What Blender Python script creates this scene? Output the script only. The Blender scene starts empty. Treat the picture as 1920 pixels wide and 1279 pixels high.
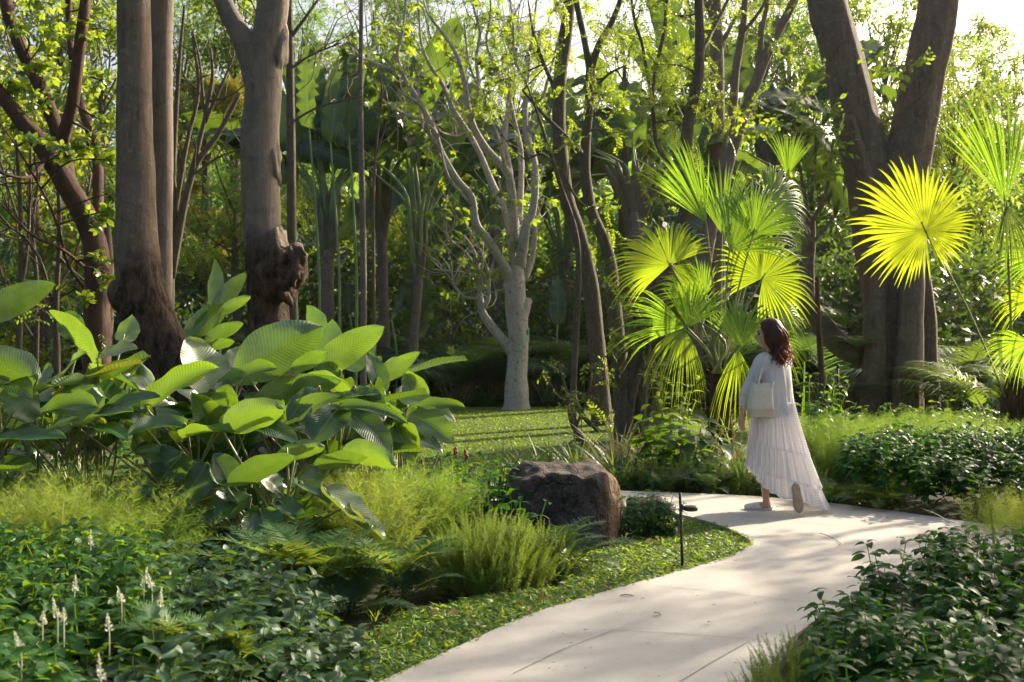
import bpy, bmesh, math
import numpy as np
from mathutils import Vector, Matrix
from mathutils.geometry import tessellate_polygon

SC = bpy.context.scene
COL = SC.collection
RNG = np.random.default_rng(11)
FPX = 40 / 36 * 1920      # focal length in photograph pixels (40 mm lens)
CAMZ = 1.45

def P(px, py, Y):
    """a point seen at photograph pixel (px, py), Y metres away"""
    return np.array([(px - 960) / FPX * Y, Y, CAMZ - (py - 639.5) / FPX * Y])

def G(px, py, z=0.0):
    Y = (CAMZ - z) * FPX / (py - 639.5)
    return np.array([(px - 960) / FPX * Y, Y, z])

def GX(px, Y, z=0.0):
    return np.array([(px - 960) / FPX * Y, Y, z])

def met(w, Y):
    return w / FPX * Y

# ------------------------------------------------------------------ mesh building
ORI = {}

class MB:
    def __init__(s):
        s.v = []; s.f = []; s.r = []; s.l = []; s.n = 0
    def add(s, v, f, r=.5, l=None):
        v = np.asarray(v, float).reshape(-1, 3); k = len(v)
        s.v.append(v)
        for ff in (f if isinstance(f, list) else [f]):
            s.f.append(np.asarray(ff, np.int64) + s.n)
        s.r.append(np.broadcast_to(np.asarray(r, float), (k,)))
        s.l.append(np.zeros((k, 2)) if l is None else np.asarray(l, float).reshape(-1, 2))
        s.n += k
    def tpl(s):
        return (np.concatenate(s.v), np.concatenate(s.f), np.concatenate(s.l), np.concatenate(s.r))
    def build(s, name, mat, parent=None, smooth=True):
        V = np.concatenate(s.v)
        if parent is not None:
            V = V - ORI[parent.name]
        me = bpy.data.meshes.new(name)
        me.vertices.add(len(V)); me.vertices.foreach_set('co', V.astype(np.float32).ravel())
        idx = np.concatenate([f.ravel() for f in s.f])
        tot = np.concatenate([np.full(len(f), f.shape[1]) for f in s.f])
        st = np.concatenate([[0], np.cumsum(tot)[:-1]])
        me.loops.add(len(idx)); me.loops.foreach_set('vertex_index', idx.astype(np.int32))
        me.polygons.add(len(tot)); me.polygons.foreach_set('loop_start', st.astype(np.int32))
        me.polygons.foreach_set('use_smooth', np.full(len(tot), smooth))
        me.update(calc_edges=True)
        a = me.attributes.new('rnd', 'FLOAT', 'POINT')
        a.data.foreach_set('value', np.concatenate(s.r).astype(np.float32))
        L = np.concatenate(s.l)
        a = me.attributes.new('lc', 'FLOAT_VECTOR', 'POINT')
        a.data.foreach_set('vector', np.column_stack([L, np.zeros(len(L))]).astype(np.float32).ravel())
        me.materials.append(mat)
        o = bpy.data.objects.new(name, me); COL.objects.link(o)
        if parent is not None:
            o.parent = parent
            ORI[o.name] = ORI[parent.name]
        else:
            ORI[o.name] = np.zeros(3)
        return o

def tag(o, label, cat, group=None):
    o['label'] = label; o['category'] = cat
    if group: o['group'] = group
    return o

def thing(name, label, cat, loc, group=None):
    o = bpy.data.objects.new(name, None); COL.objects.link(o)
    o.empty_display_size = .1
    o.location = Vector(loc); ORI[o.name] = np.array(loc, float)
    return tag(o, label, cat, group)

def dup(root, loc, rz, scale, label):
    c = root.copy(); COL.objects.link(c)
    c.location = Vector(loc); c.rotation_euler = (0, 0, rz); c.scale = (scale,) * 3
    c['label'] = label
    for ch in list(root.children):
        d = ch.copy(); COL.objects.link(d); d.parent = c
        for g in list(ch.children):
            e = g.copy(); COL.objects.link(e); e.parent = d
    return c

def unit(a):
    a = np.asarray(a, float)
    return a / np.maximum(np.linalg.norm(a, axis=-1, keepdims=True), 1e-9)

def frames(d, n):
    d = unit(d); x = np.cross(d, n); x = unit(x); n2 = np.cross(x, d)
    return np.stack([x, d, n2], -1)

def scatter(mb, t, pos, d, n, s, r=None):
    """many copies of a template: local y goes along d, local z towards n"""
    v, f, l, r0 = t
    pos = np.atleast_2d(pos); N = len(pos)
    d = np.broadcast_to(d, (N, 3)); n = np.broadcast_to(n, (N, 3))
    R = frames(d, n)
    s = np.asarray(s, float)
    if s.ndim == 0: s = np.full(N, float(s))
    sv = (s[:, None, None] * v[None]) if s.ndim == 1 else s[:, None, :] * v[None]
    V = np.einsum('nij,nkj->nki', R, sv) + pos[:, None]
    F_ = (f[None] + (np.arange(N) * len(v))[:, None, None]).reshape(-1, f.shape[1])
    if r is None: r = RNG.random(N)
    rr = np.clip(np.asarray(r)[:, None] + (r0[None] - .5) * .5, 0, 1).ravel()
    mb.add(V.reshape(-1, 3), F_, rr, np.tile(l, (N, 1)))

def catmull(p, k=5):
    p = np.asarray(p, float)
    if len(p) < 3: 
        t = np.linspace(0, 1, k + 1)[:, None]
        return p[0] * (1 - t) + p[-1] * t
    q = np.vstack([2 * p[0] - p[1], p, 2 * p[-1] - p[-2]])
    out = []
    for i in range(1, len(q) - 2):
        a, b, c, d = q[i - 1], q[i], q[i + 1], q[i + 2]
        for t in np.linspace(0, 1, k, endpoint=False):
            out.append(.5 * (2 * b + (c - a) * t + (2 * a - 5 * b + 4 * c - d) * t * t + (3 * b - a - 3 * c + d) * t ** 3))
    out.append(p[-1])
    return np.array(out)

def tube(mb, pts, seg=10, rough=0., k=5, r=.5, flat=None, lobes=0., seed=0):
    """pts: rows of x, y, z, radius; swept with parallel transport, both ends closed"""
    p = catmull(pts, k) if k > 1 else np.asarray(pts, float)
    c = p[:, :3]; rad = np.maximum(p[:, 3], .0004)
    n = len(c)
    T = unit(np.gradient(c, axis=0))
    ref = np.array([1., 0, 0]) if abs(T[0][0]) < .8 else np.array([0, 1., 0])
    u = unit(np.cross(np.cross(T[0], ref), T[0])); U = [u]
    for i in range(1, n):
        u = u - T[i] * np.dot(u, T[i]); u = unit(u); U.append(u)
    U = np.array(U); W = np.cross(T, U)
    a = np.linspace(0, 2 * np.pi, seg, endpoint=False)
    ln = np.concatenate([[0], np.cumsum(np.linalg.norm(np.diff(c, axis=0), axis=1))])
    rr = np.repeat(rad[:, None], seg, 1)
    g = np.random.default_rng(seed + n * 7 + seg)
    if rough:
        for fr in (1, 2, 3, 5):
            ph = g.random(4) * 6.28
            rr = rr * (1 + rough / fr ** .6 * np.sin(a[None] * fr + ph[0] + 1.3 * np.sin(ln[:, None] * fr * 1.7 + ph[2])) * np.sin(ln[:, None] * (1.1 + fr * 1.9) + ph[1]))
    if lobes:
        ph = g.random(3) * 6.28
        rr = rr * (1 + lobes * (np.sin(a[None] * 5 + ph[0] + .4 * ln[:, None]) + .6 * np.sin(a[None] * 8 + ph[1] - .3 * ln[:, None])))
    V = c[:, None] + rr[..., None] * (np.cos(a)[None, :, None] * U[:, None] + np.sin(a)[None, :, None] * W[:, None])
    V = V.reshape(-1, 3)
    i = np.arange(n - 1)[:, None] * seg; j = np.arange(seg)[None]; j2 = (j + 1) % seg
    F_ = np.stack([i + j, i + j2, i + seg + j2, i + seg + j], -1).reshape(-1, 4)
    L = np.stack([np.broadcast_to(a / 6.2832, (n, seg)), np.broadcast_to(ln[:, None], (n, seg))], -1).reshape(-1, 2)
    V = np.vstack([V, c[0] - T[0] * rad[0] * .3, c[-1] + T[-1] * rad[-1] * .4]); L = np.vstack([L, [0, 0], [0, ln[-1]]])
    b0, b1 = n * seg, n * seg + 1
    jj = np.arange(seg); jn = (jj + 1) % seg
    cap = np.vstack([np.stack([np.full(seg, b0), jn, jj], -1), np.stack([np.full(seg, b1), (n - 1) * seg + jj, (n - 1) * seg + jn], -1)])
    mb.add(V, [F_, cap], r, L)

def blob(mb, c, rad, seed=0, rough=.25, seg=14, scale=(1, 1, 1), r=.5, freq=2.):
    g = np.random.default_rng(seed)
    nv = seg // 2 + 1
    th = np.linspace(0.02, np.pi - .02, nv); ph = np.linspace(0, 2 * np.pi, seg, endpoint=False)
    D = np.stack([np.sin(th)[:, None] * np.cos(ph), np.sin(th)[:, None] * np.sin(ph), np.repeat(np.cos(th)[:, None], seg, 1)], -1).reshape(-1, 3)
    k = np.ones(len(D))
    for q in range(9):
        w = g.normal(size=3) * freq * (1 + .35 * q)
        k += rough / (1 + .5 * q) * np.sin(D @ w + g.random() * 6.28)
    V = np.asarray(c) + D * (k * rad)[:, None] * np.asarray(scale)
    i = np.arange(nv - 1)[:, None] * seg; j = np.arange(seg)[None]; j2 = (j + 1) % seg
    F_ = np.stack([i + j, i + seg + j, i + seg + j2, i + j2], -1).reshape(-1, 4)
    L = np.stack([np.broadcast_to(ph / 6.2832, (nv, seg)), np.repeat(th[:, None], seg, 1) * rad], -1).reshape(-1, 2)
    mb.add(V, F_, r, L)

def in_poly(pts, poly):
    x, y = pts[:, 0], pts[:, 1]; poly = np.asarray(poly)[:, :2]
    ins = np.zeros(len(pts), bool); n = len(poly)
    for i in range(n):
        x1, y1 = poly[i]; x2, y2 = poly[(i + 1) % n]
        c = ((y1 > y) != (y2 > y)) & (x < (x2 - x1) * (y - y1) / (y2 - y1 + 1e-12) + x1)
        ins ^= c
    return ins

def sample_poly(poly, n, seed=0):
    g = np.random.default_rng(seed); poly = np.asarray(poly)[:, :2]
    lo, hi = poly.min(0), poly.max(0); out = np.zeros((0, 2))
    while len(out) < n:
        q = lo + g.random((n * 2, 2)) * (hi - lo)
        out = np.vstack([out, q[in_poly(q, poly)]])
    return out[:n]

def sheet(name, poly, z0, z1, mat, parent=None):
    """flat slab with the outline poly, top at z1"""
    poly = np.asarray(poly)[:, :2]; n = len(poly)
    tri = tessellate_polygon([[Vector((p[0], p[1], 0)) for p in poly]])
    V = np.vstack([np.column_stack([poly, np.full(n, z1)]), np.column_stack([poly, np.full(n, z0)])])
    tri = np.array(tri); a = poly[tri]
    s = np.cross(a[:, 1] - a[:, 0], a[:, 2] - a[:, 0]); tri[s < 0] = tri[s < 0][:, ::-1]
    i = np.arange(n); j = (i + 1) % n
    area = np.sum(poly[i, 0] * poly[j, 1] - poly[j, 0] * poly[i, 1])
    q = np.stack([i, i + n, j + n, j], -1)
    if area < 0: q = q[:, ::-1]
    q = q[:, ::-1] if False else q
    mb = MB(); mb.add(V, [tri, q], .5)
    o = mb.build(name, mat, parent, smooth=False)
    return o

# ------------------------------------------------------------------ leaf templates (local: y along, z up)
def leaf_t(L=1., W=.4, nl=4, nw=2, fold=.2, curl=.5, a=.8, b=.8, wave=0., tip=0.):
    t = np.linspace(0, 1, nl + 1); u = np.linspace(-1, 1, nw + 1)
    w = W / 2 * np.maximum(np.sin(np.pi * np.clip(t, 0, 1) ** a), 0) ** b
    w = np.maximum(w, W * .012)
    ph = curl * t
    y = np.sin(ph) / curl if abs(curl) > 1e-3 else t
    z = -(1 - np.cos(ph)) / curl if abs(curl) > 1e-3 else 0 * t
    X = u[None] * w[:, None]
    Z = z[:, None] * L + np.abs(u)[None] * w[:, None] * fold + wave * W * np.sin(t[:, None] * 9 + u[None] * 1.5) * np.abs(u)[None]
    Y = np.repeat((y * L)[:, None], nw + 1, 1)
    V = np.stack([X, Y, Z], -1).reshape(-1, 3)
    k = nw + 1
    i = np.arange(nl)[:, None] * k; j = np.arange(nw)[None]
    F_ = np.stack([i + j, i + j + 1, i + k + j + 1, i + k + j], -1).reshape(-1, 4)
    Lc = np.stack([np.repeat(u[None], nl + 1, 0), np.repeat(t[:, None], k, 1)], -1).reshape(-1, 2)
    return V, F_, Lc, np.full(len(V), .5)

def diamond(W=.5, fold=.12, mid=.45):
    V = np.array([[0, 0, 0], [W / 2, mid, fold], [0, 1, 0.], [-W / 2, mid, fold]])
    return V, np.array([[0, 1, 2, 3]]), np.array([[0, 0], [1, .5], [0, 1], [-1, .5]], float), np.full(4, .5)

def strip_t(nl=3, W=.05, curl=.8, taper=1.):
    t = np.linspace(0, 1, nl + 1)
    w = W / 2 * (1 - t ** 1.5 * taper * .95)
    y = np.sin(curl * t) / curl; z = -(1 - np.cos(curl * t)) / curl
    V = np.stack([np.stack([-w, y, z], -1), np.stack([w, y, z], -1)], 1).reshape(-1, 3)
    i = np.arange(nl) * 2
    F_ = np.stack([i, i + 1, i + 3, i + 2], -1)
    L = np.stack([np.tile([-1., 1.], nl + 1), np.repeat(t, 2)], -1)
    return V, F_, L, np.full(len(V), .5)

def twig_quads(mb, p0, p1, w):
    """thin crossed twig with four sides"""
    p0, p1 = np.asarray(p0, float), np.asarray(p1, float)
    tube(mb, np.vstack([np.append(p0, w), np.append(p1, w * .5)]), seg=4, k=2)

def sprig_t(leaf, n=9, size=.28, L=1., droop=.3, seed=0, mode='alt'):
    """a twig of leaves: leaves alternate along a curved axis of length L"""
    g = np.random.default_rng(seed); mb = MB()
    t = np.linspace(.12, 1, n)
    ax = np.stack([.06 * np.sin(t * 5 + seed), t * L, -droop * t * t], -1)
    side = np.where(np.arange(n) % 2 == 0, 1., -1.)
    d = np.stack([side * (.9 + .2 * g.random(n)) * (1 - .75 * (t > .97)), .55 + .3 * g.random(n), g.normal(size=n) * .3 - .15], -1)
    nn = np.stack([g.normal(size=n) * .35, g.normal(size=n) * .35, np.ones(n)], -1)
    scatter(mb, leaf, ax, d, nn, size * (.7 + .6 * g.random(n)), g.random(n))
    return mb.tpl()

def whorl_t(leaf, n=5, size=1., spread=1., seed=0):
    g = np.random.default_rng(seed); mb = MB()
    a = np.linspace(-2.2, 2.2, n) + g.normal(size=n) * .12
    d = np.stack([np.sin(a) * spread, np.cos(a), -.25 + g.normal(size=n) * .15], -1)
    nn = np.stack([g.normal(size=n) * .2, g.normal(size=n) * .2, np.ones(n)], -1)
    scatter(mb, leaf, np.zeros((n, 3)), d, nn, size * (1 - .13 * np.abs(a)) , g.random(n))
    return mb.tpl()

def pinnate_t(n=22, leafW=.12, leafL=.3, curl=1.1, vee=.25, sweep=.6, nl=1, seed=0, tipw=.25, gap=.14):
    """a feather frond of length 1: leaflets both sides of an arching midrib"""
    g = np.random.default_rng(seed); mb = MB()
    t = np.linspace(gap, 1, n)
    ph = curl * t
    c = np.stack([0 * t, np.sin(ph) / curl, -(1 - np.cos(ph)) / curl], -1)
    T = np.stack([0 * t, np.cos(ph), -np.sin(ph)], -1); Nn = np.stack([0 * t, np.sin(ph), np.cos(ph)], -1)
    prof = leafL * np.maximum(np.sin(np.pi * (0.12 + .86 * t) ** .8), tipw * .5)
    lf = diamond(leafW / leafL, .0, .3) if nl == 1 else strip_t(nl, leafW / leafL, .9)
    for sgn in (1, -1):
        d = sgn * np.array([1., 0, 0]) + T * sweep + Nn * vee + g.normal(size=(n, 3)) * .08
        scatter(mb, lf, c, d, Nn + sgn * np.array([-.3, 0, 0]), prof * (.85 + .3 * g.random(n)), .5 + .3 * (g.random(n) - .5))
    # midrib
    tt = np.linspace(0, 1, 8); ph = curl * tt
    cc = np.stack([0 * tt, np.sin(ph) / curl, -(1 - np.cos(ph)) / curl], -1)
    w = .009 * (1 - .7 * tt)
    V = np.stack([cc + np.stack([-w, 0 * w, 0 * w], -1), cc + np.stack([w, 0 * w, w], -1)], 1).reshape(-1, 3)
    i = np.arange(7) * 2
    mb.add(V, np.stack([i, i + 1, i + 3, i + 2], -1), .9, np.zeros((16, 2)))
    return mb.tpl()

def plume_t(n=1000, seed=0, needle=.2, w=.09):
    """foxtail plume of length 1: short needles all round a stem"""
    g = np.random.default_rng(seed); mb = MB()
    t = g.random(n) ** .9; a = g.random(n) * 6.283
    bend = .12
    c = np.stack([bend * t * t, t, 0 * t], -1)
    d = np.stack([np.cos(a), .15 + .5 * g.random(n) + .5 * t, np.sin(a)], -1)
    s = needle * (1.05 - .8 * t ** 1.6) * (.7 + .6 * g.random(n))
    scatter(mb, diamond(w, 0, .4), c, d, g.normal(size=(n, 3)), s, .1 + .85 * t)
    return mb.tpl()

def feather_t(n=190, seed=0, needle=.15, w=.03, up=.3):
    """one thread-leaved stem of length 1"""
    g = np.random.default_rng(seed); mb = MB()
    t = .08 + .92 * g.random(n) ** .75; a = g.random(n) * 6.283
    lean = g.normal() * .25
    c = np.stack([lean * t * t, t, .05 * np.sin(t * 5)], -1)
    d = np.stack([np.cos(a), up + .5 * g.random(n), np.sin(a)], -1)
    s = needle * (1.25 - .8 * t) * (.5 + .9 * g.random(n))
    # each needle forks into three threads
    thread = diamond(w, 0, .4)
    scatter(mb, thread, c, d, g.normal(size=(n, 3)), s, .3 + .5 * t)
    e = c + unit(d) * (s * .5)[:, None]
    for q in range(3):
        scatter(mb, thread, e, d + g.normal(size=(n, 3)) * .55, g.normal(size=(n, 3)), s * .6, .3 + .5 * t)
    tw = np.linspace(0, 1, 5)
    cc = np.stack([lean * tw * tw, tw, .05 * np.sin(tw * 5)], -1); w_ = .0012
    V = np.stack([cc - [w_, 0, 0], cc + [w_, 0, w_]], 1).reshape(-1, 3); i = np.arange(4) * 2
    mb.add(V, np.stack([i, i + 1, i + 3, i + 2], -1), .8, np.zeros((10, 2)))
    return mb.tpl()

def plant_t(leaf, pairs=4, size=.3, h=1., seed=0, up=.35, whorl=2, terminal=True):
    """an upright leafy stem of height h, leaves in opposite pairs or whorls, top ones smaller"""
    g = np.random.default_rng(seed); mb = MB()
    for k in range(pairs):
        t = .25 + .75 * k / max(pairs - 1, 1)
        a0 = k * 1.57 + g.random() * .6
        for q in range(whorl):
            a = a0 + q * 6.283 / whorl + g.normal() * .2
            s = size * (1.1 - .45 * (t ** 3)) * (.8 + .4 * g.random())
            dz = up * (.3 + t) + g.normal() * .15
            scatter(mb, leaf, np.array([[.04 * g.normal(), .04 * g.normal(), h * t]]), np.array([math.cos(a), math.sin(a), dz]), np.array([0, 0, 1.]) + g.normal(size=3) * .2, np.array([s]), np.array([.25 + .5 * t * g.random() + .1]))
    w = .012
    V = np.array([[-w, 0, 0], [w, 0, 0], [w * .5, 0, h], [-w * .5, 0, h], [0, -w, 0], [0, w, 0], [0, w * .5, h], [0, -w * .5, h]])
    mb.add(V, np.array([[0, 1, 2, 3], [4, 5, 6, 7]]), .6, np.zeros((8, 2)))
    return mb.tpl()

# ------------------------------------------------------------------ materials
def new_mat(name):
    m = bpy.data.materials.new(name); m.use_nodes = True
    nt = m.node_tree; nt.nodes.clear()
    out = nt.nodes.new('ShaderNodeOutputMaterial')
    return m, nt, out

def N(nt, t, **k):
    n = nt.nodes.new(t)
    for a, b in k.items(): setattr(n, a, b)
    return n

def ramp(nt, fac, stops):
    r = N(nt, 'ShaderNodeValToRGB'); e = r.color_ramp.elements
    while len(e) < len(stops): e.new(.5)
    for x, (p, c) in zip(e, stops):
        x.position = p; x.color = (*c, 1)
    nt.links.new(fac, r.inputs[0]); return r.outputs[0]

def mixc(nt, fac, a, b, bt='MIX'):
    m = N(nt, 'ShaderNodeMix', data_type='RGBA', blend_type=bt)
    for i, x in ((0, fac), (6, a), (7, b)):
        if hasattr(x, 'links'): nt.links.new(x, m.inputs[i])
        elif isinstance(x, (int, float)): m.inputs[i].default_value = x
        else: m.inputs[i].default_value = (*x, 1)
    return m.outputs[2]

def math_(nt, op, a, b=None):
    m = N(nt, 'ShaderNodeMath', operation=op)
    for i, x in ((0, a), (1, b)):
        if x is None: continue
        if hasattr(x, 'links'): nt.links.new(x, m.inputs[i])
        else: m.inputs[i].default_value = x
    return m.outputs[0]

def attr(nt, name):
    return N(nt, 'ShaderNodeAttribute', attribute_name=name)

def leaf_mat(name, c0, c1, tr, fac=.4, rough=.45, spec=.5, rib=None, under=None, ribs=0., tip=None, spots=False):
    """leaf: colour runs c0..c1 leaf by leaf, tr is the colour of light coming through"""
    m, nt, out = new_mat(name)
    rnd = attr(nt, 'rnd').outputs['Fac']
    col = ramp(nt, rnd, [(0, c0), (1, c1)])
    lc = attr(nt, 'lc').outputs['Vector']
    sx = N(nt, 'ShaderNodeSeparateXYZ'); nt.links.new(lc, sx.inputs[0])
    au = math_(nt, 'ABSOLUTE', sx.outputs[0])
    bs = N(nt, 'ShaderNodeBsdfPrincipled')
    if under is not None:
        ge = N(nt, 'ShaderNodeNewGeometry')
        col = mixc(nt, ge.outputs['Backfacing'], col, under)
    if rib is not None:
        k = ramp(nt, au, [(0, (1, 1, 1)), (.07, (0, 0, 0))])
        col = mixc(nt, k, col, rib)
    if tip is not None:
        k = ramp(nt, sx.outputs[1], [(.8, (0, 0, 0)), (1, (1, 1, 1))])
        col = mixc(nt, k, col, tip)
    tcol = mixc(nt, rnd, tuple(x * .75 for x in tr), tr)
    if ribs:
        # side veins running out from the midrib
        ph = math_(nt, 'SUBTRACT', math_(nt, 'MULTIPLY', sx.outputs[1], ribs), math_(nt, 'MULTIPLY', au, ribs * .16))
        sn = math_(nt, 'SINE', ph)
        bp = N(nt, 'ShaderNodeBump'); bp.inputs['Strength'].default_value = .22; bp.inputs['Distance'].default_value = .008
        nt.links.new(sn, bp.inputs['Height']); nt.links.new(bp.outputs[0], bs.inputs['Normal'])
        kk = ramp(nt, math_(nt, 'ADD', math_(nt, 'MULTIPLY', sn, .5), .5), [(0, (.72, .72, .72)), (1, (1.1, 1.1, 1.1))])
        tcol = mixc(nt, 1., tcol, kk, 'MULTIPLY')
        col = mixc(nt, .3, col, ramp(nt, math_(nt, 'ADD', math_(nt, 'MULTIPLY', sn, .5), .5), [(0, (.62, .66, .6)), (1, (1.2, 1.2, 1.15))]), 'MULTIPLY')
    if spots:
        tx = N(nt, 'ShaderNodeTexCoord'); vo = N(nt, 'ShaderNodeTexNoise'); vo.inputs['Scale'].default_value = 9
        nt.links.new(tx.outputs['Object'], vo.inputs['Vector'])
        k = ramp(nt, vo.outputs[0], [(.35, (.66, .7, .64)), (.65, (1.2, 1.14, 1.0))])
        col = mixc(nt, 1., col, k, 'MULTIPLY')
        v2 = N(nt, 'ShaderNodeTexNoise'); v2.inputs['Scale'].default_value = 55; v2.inputs['Detail'].default_value = 3; nt.links.new(tx.outputs['Object'], v2.inputs['Vector'])
        col = mixc(nt, ramp(nt, v2.outputs[0], [(.68, (0, 0, 0)), (.73, (.8, .8, .8))]), col, (.2, .2, .07))
        ed = ramp(nt, math_(nt, 'ADD', au, math_(nt, 'MULTIPLY', vo.outputs[0], .35)), [(1.1, (0, 0, 0)), (1.2, (1, 1, 1))])
        col = mixc(nt, math_(nt, 'MULTIPLY', ed, .7), col, (.26, .2, .05))
    nt.links.new(col, bs.inputs['Base Color'])
    bs.inputs['Roughness'].default_value = rough
    bs.inputs['Specular IOR Level'].default_value = spec
    tl = N(nt, 'ShaderNodeBsdfTranslucent'); nt.links.new(tcol, tl.inputs[0])
    mx = N(nt, 'ShaderNodeMixShader'); mx.inputs[0].default_value = fac
    nt.links.new(bs.outputs[0], mx.inputs[1]); nt.links.new(tl.outputs[0], mx.inputs[2])
    nt.links.new(mx.outputs[0], out.inputs[0])
    return m

def bark_mat(name, c0, c1, c2=None, scale=6., stretch=.25, bump=.5, ring=False, patch=None, rough_z=None):
    """bark: fissures stretched along the trunk (lc = turn, length along)"""
    m, nt, out = new_mat(name)
    bs = N(nt, 'ShaderNodeBsdfPrincipled'); bs.inputs['Roughness'].default_value = .85
    bs.inputs['Specular IOR Level'].default_value = .25
    tx = N(nt, 'ShaderNodeTexCoord'); mp = N(nt, 'ShaderNodeMapping')
    nt.links.new(tx.outputs['Object'], mp.inputs[0])
    mp.inputs['Scale'].default_value = (scale, scale, scale * stretch)
    no = N(nt, 'ShaderNodeTexNoise'); no.inputs['Scale'].default_value = 2.2; no.inputs['Detail'].default_value = 12; no.inputs['Roughness'].default_value = .74
    nt.links.new(mp.outputs[0], no.inputs['Vector'])
    col = ramp(nt, no.outputs[0], [(.3, c0), (.7, c1)])
    n2 = N(nt, 'ShaderNodeTexNoise'); n2.inputs['Scale'].default_value = 1.6; n2.inputs['Detail'].default_value = 4
    nt.links.new(tx.outputs['Object'], n2.inputs['Vector'])
    if c2 is not None:
        k = ramp(nt, n2.outputs[0], [(.48, (0, 0, 0)), (.66, (1, 1, 1))])
        col = mixc(nt, k, col, c2)
    n3 = N(nt, 'ShaderNodeTexNoise'); n3.inputs['Scale'].default_value = scale * 7; n3.inputs['Detail'].default_value = 8; n3.inputs['Roughness'].default_value = .7
    nt.links.new(mp.outputs[0], n3.inputs['Vector'])
    col = mixc(nt, .55, col, ramp(nt, n3.outputs[0], [(.3, (.45, .45, .45)), (.72, (1.3, 1.3, 1.3))]), 'MULTIPLY')
    if patch is not None:
        n4 = N(nt, 'ShaderNodeTexNoise'); n4.inputs['Scale'].default_value = 14; n4.inputs['Detail'].default_value = 3
        nt.links.new(tx.outputs['Object'], n4.inputs['Vector'])
        k = ramp(nt, n4.outputs[0], [(.58, (0, 0, 0)), (.68, (1, 1, 1))])
        col = mixc(nt, math_(nt, 'MULTIPLY', k, .6), col, patch)
    if rough_z is not None:
        # old corky bark on the lower trunk
        sz = N(nt, 'ShaderNodeSeparateXYZ'); nt.links.new(tx.outputs['Object'], sz.inputs[0])
        n5 = N(nt, 'ShaderNodeTexNoise'); n5.inputs['Scale'].default_value = 13; n5.inputs['Detail'].default_value = 6; n5.inputs['Roughness'].default_value = .7
        m5 = N(nt, 'ShaderNodeMapping'); m5.inputs['Scale'].default_value = (1, 1, .4); nt.links.new(tx.outputs['Object'], m5.inputs[0]); nt.links.new(m5.outputs[0], n5.inputs['Vector'])
        k5 = ramp(nt, math_(nt, 'SUBTRACT', math_(nt, 'ADD', math_(nt, 'MULTIPLY', n2.outputs[0], .9), .55 + rough_z * .5 - .45), math_(nt, 'MULTIPLY', sz.outputs[2], .5)), [(.4, (0, 0, 0)), (.62, (1, 1, 1))])
        col = mixc(nt, k5, col, ramp(nt, n5.outputs[0], [(.36, (.022, .014, .009)), (.62, (.2, .13, .085))]))
    hgt = math_(nt, 'ADD', math_(nt, 'MULTIPLY', no.outputs[0], 1.), math_(nt, 'MULTIPLY', n3.outputs[0], .5))
    if rough_z is not None:
        hgt = math_(nt, 'ADD', hgt, math_(nt, 'MULTIPLY', math_(nt, 'MULTIPLY', n5.outputs[0], k5), 3.))
    if ring:
        sx = N(nt, 'ShaderNodeSeparateXYZ'); nt.links.new(attr(nt, 'lc').outputs['Vector'], sx.inputs[0])
        sn = math_(nt, 'SINE', math_(nt, 'ADD', math_(nt, 'MULTIPLY', sx.outputs[1], 11.), math_(nt, 'MULTIPLY', n2.outputs[0], 26.)))
        k = ramp(nt, sn, [(.55, (0, 0, 0)), (1., (1, 1, 1))])
        col = mixc(nt, math_(nt, 'MULTIPLY', k, .22), col, tuple(x * .45 for x in c0))
        hgt = math_(nt, 'SUBTRACT', hgt, math_(nt, 'MULTIPLY', k, .12))
    nt.links.new(col, bs.inputs['Base Color'])
    bp = N(nt, 'ShaderNodeBump'); bp.inputs['Strength'].default_value = min(1., bump * 1.3); bp.inputs['Distance'].default_value = .05
    nt.links.new(hgt, bp.inputs['Height']); nt.links.new(bp.outputs[0], bs.inputs['Normal'])
    nt.links.new(bs.outputs[0], out.inputs[0])
    return m

def plain(name, c, rough=.6, spec=.4, noise=None, scale=20., bump=0., trans=None, tfac=.3, metal=0.):
    m, nt, out = new_mat(name)
    bs = N(nt, 'ShaderNodeBsdfPrincipled'); bs.inputs['Roughness'].default_value = rough
    bs.inputs['Specular IOR Level'].default_value = spec; bs.inputs['Metallic'].default_value = metal
    bs.inputs['Base Color'].default_value = (*c, 1)
    if noise is not None:
        tx = N(nt, 'ShaderNodeTexCoord'); no = N(nt, 'ShaderNodeTexNoise'); no.inputs['Scale'].default_value = scale; no.inputs['Detail'].default_value = 6
        nt.links.new(tx.outputs['Object'], no.inputs['Vector'])
        nt.links.new(ramp(nt, no.outputs[0], [(.3, c), (.7, noise)]), bs.inputs['Base Color'])
        if bump:
            bp = N(nt, 'ShaderNodeBump'); bp.inputs['Strength'].default_value = bump; bp.inputs['Distance'].default_value = .02
            nt.links.new(no.outputs[0], bp.inputs['Height']); nt.links.new(bp.outputs[0], bs.inputs['Normal'])
    if trans is not None:
        tl = N(nt, 'ShaderNodeBsdfTranslucent'); tl.inputs[0].default_value = (*trans, 1)
        mx = N(nt, 'ShaderNodeMixShader'); mx.inputs[0].default_value = tfac
        nt.links.new(bs.outputs[0], mx.inputs[1]); nt.links.new(tl.outputs[0], mx.inputs[2])
        nt.links.new(mx.outputs[0], out.inputs[0])
    else:
        nt.links.new(bs.outputs[0], out.inputs[0])
    return m
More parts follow.
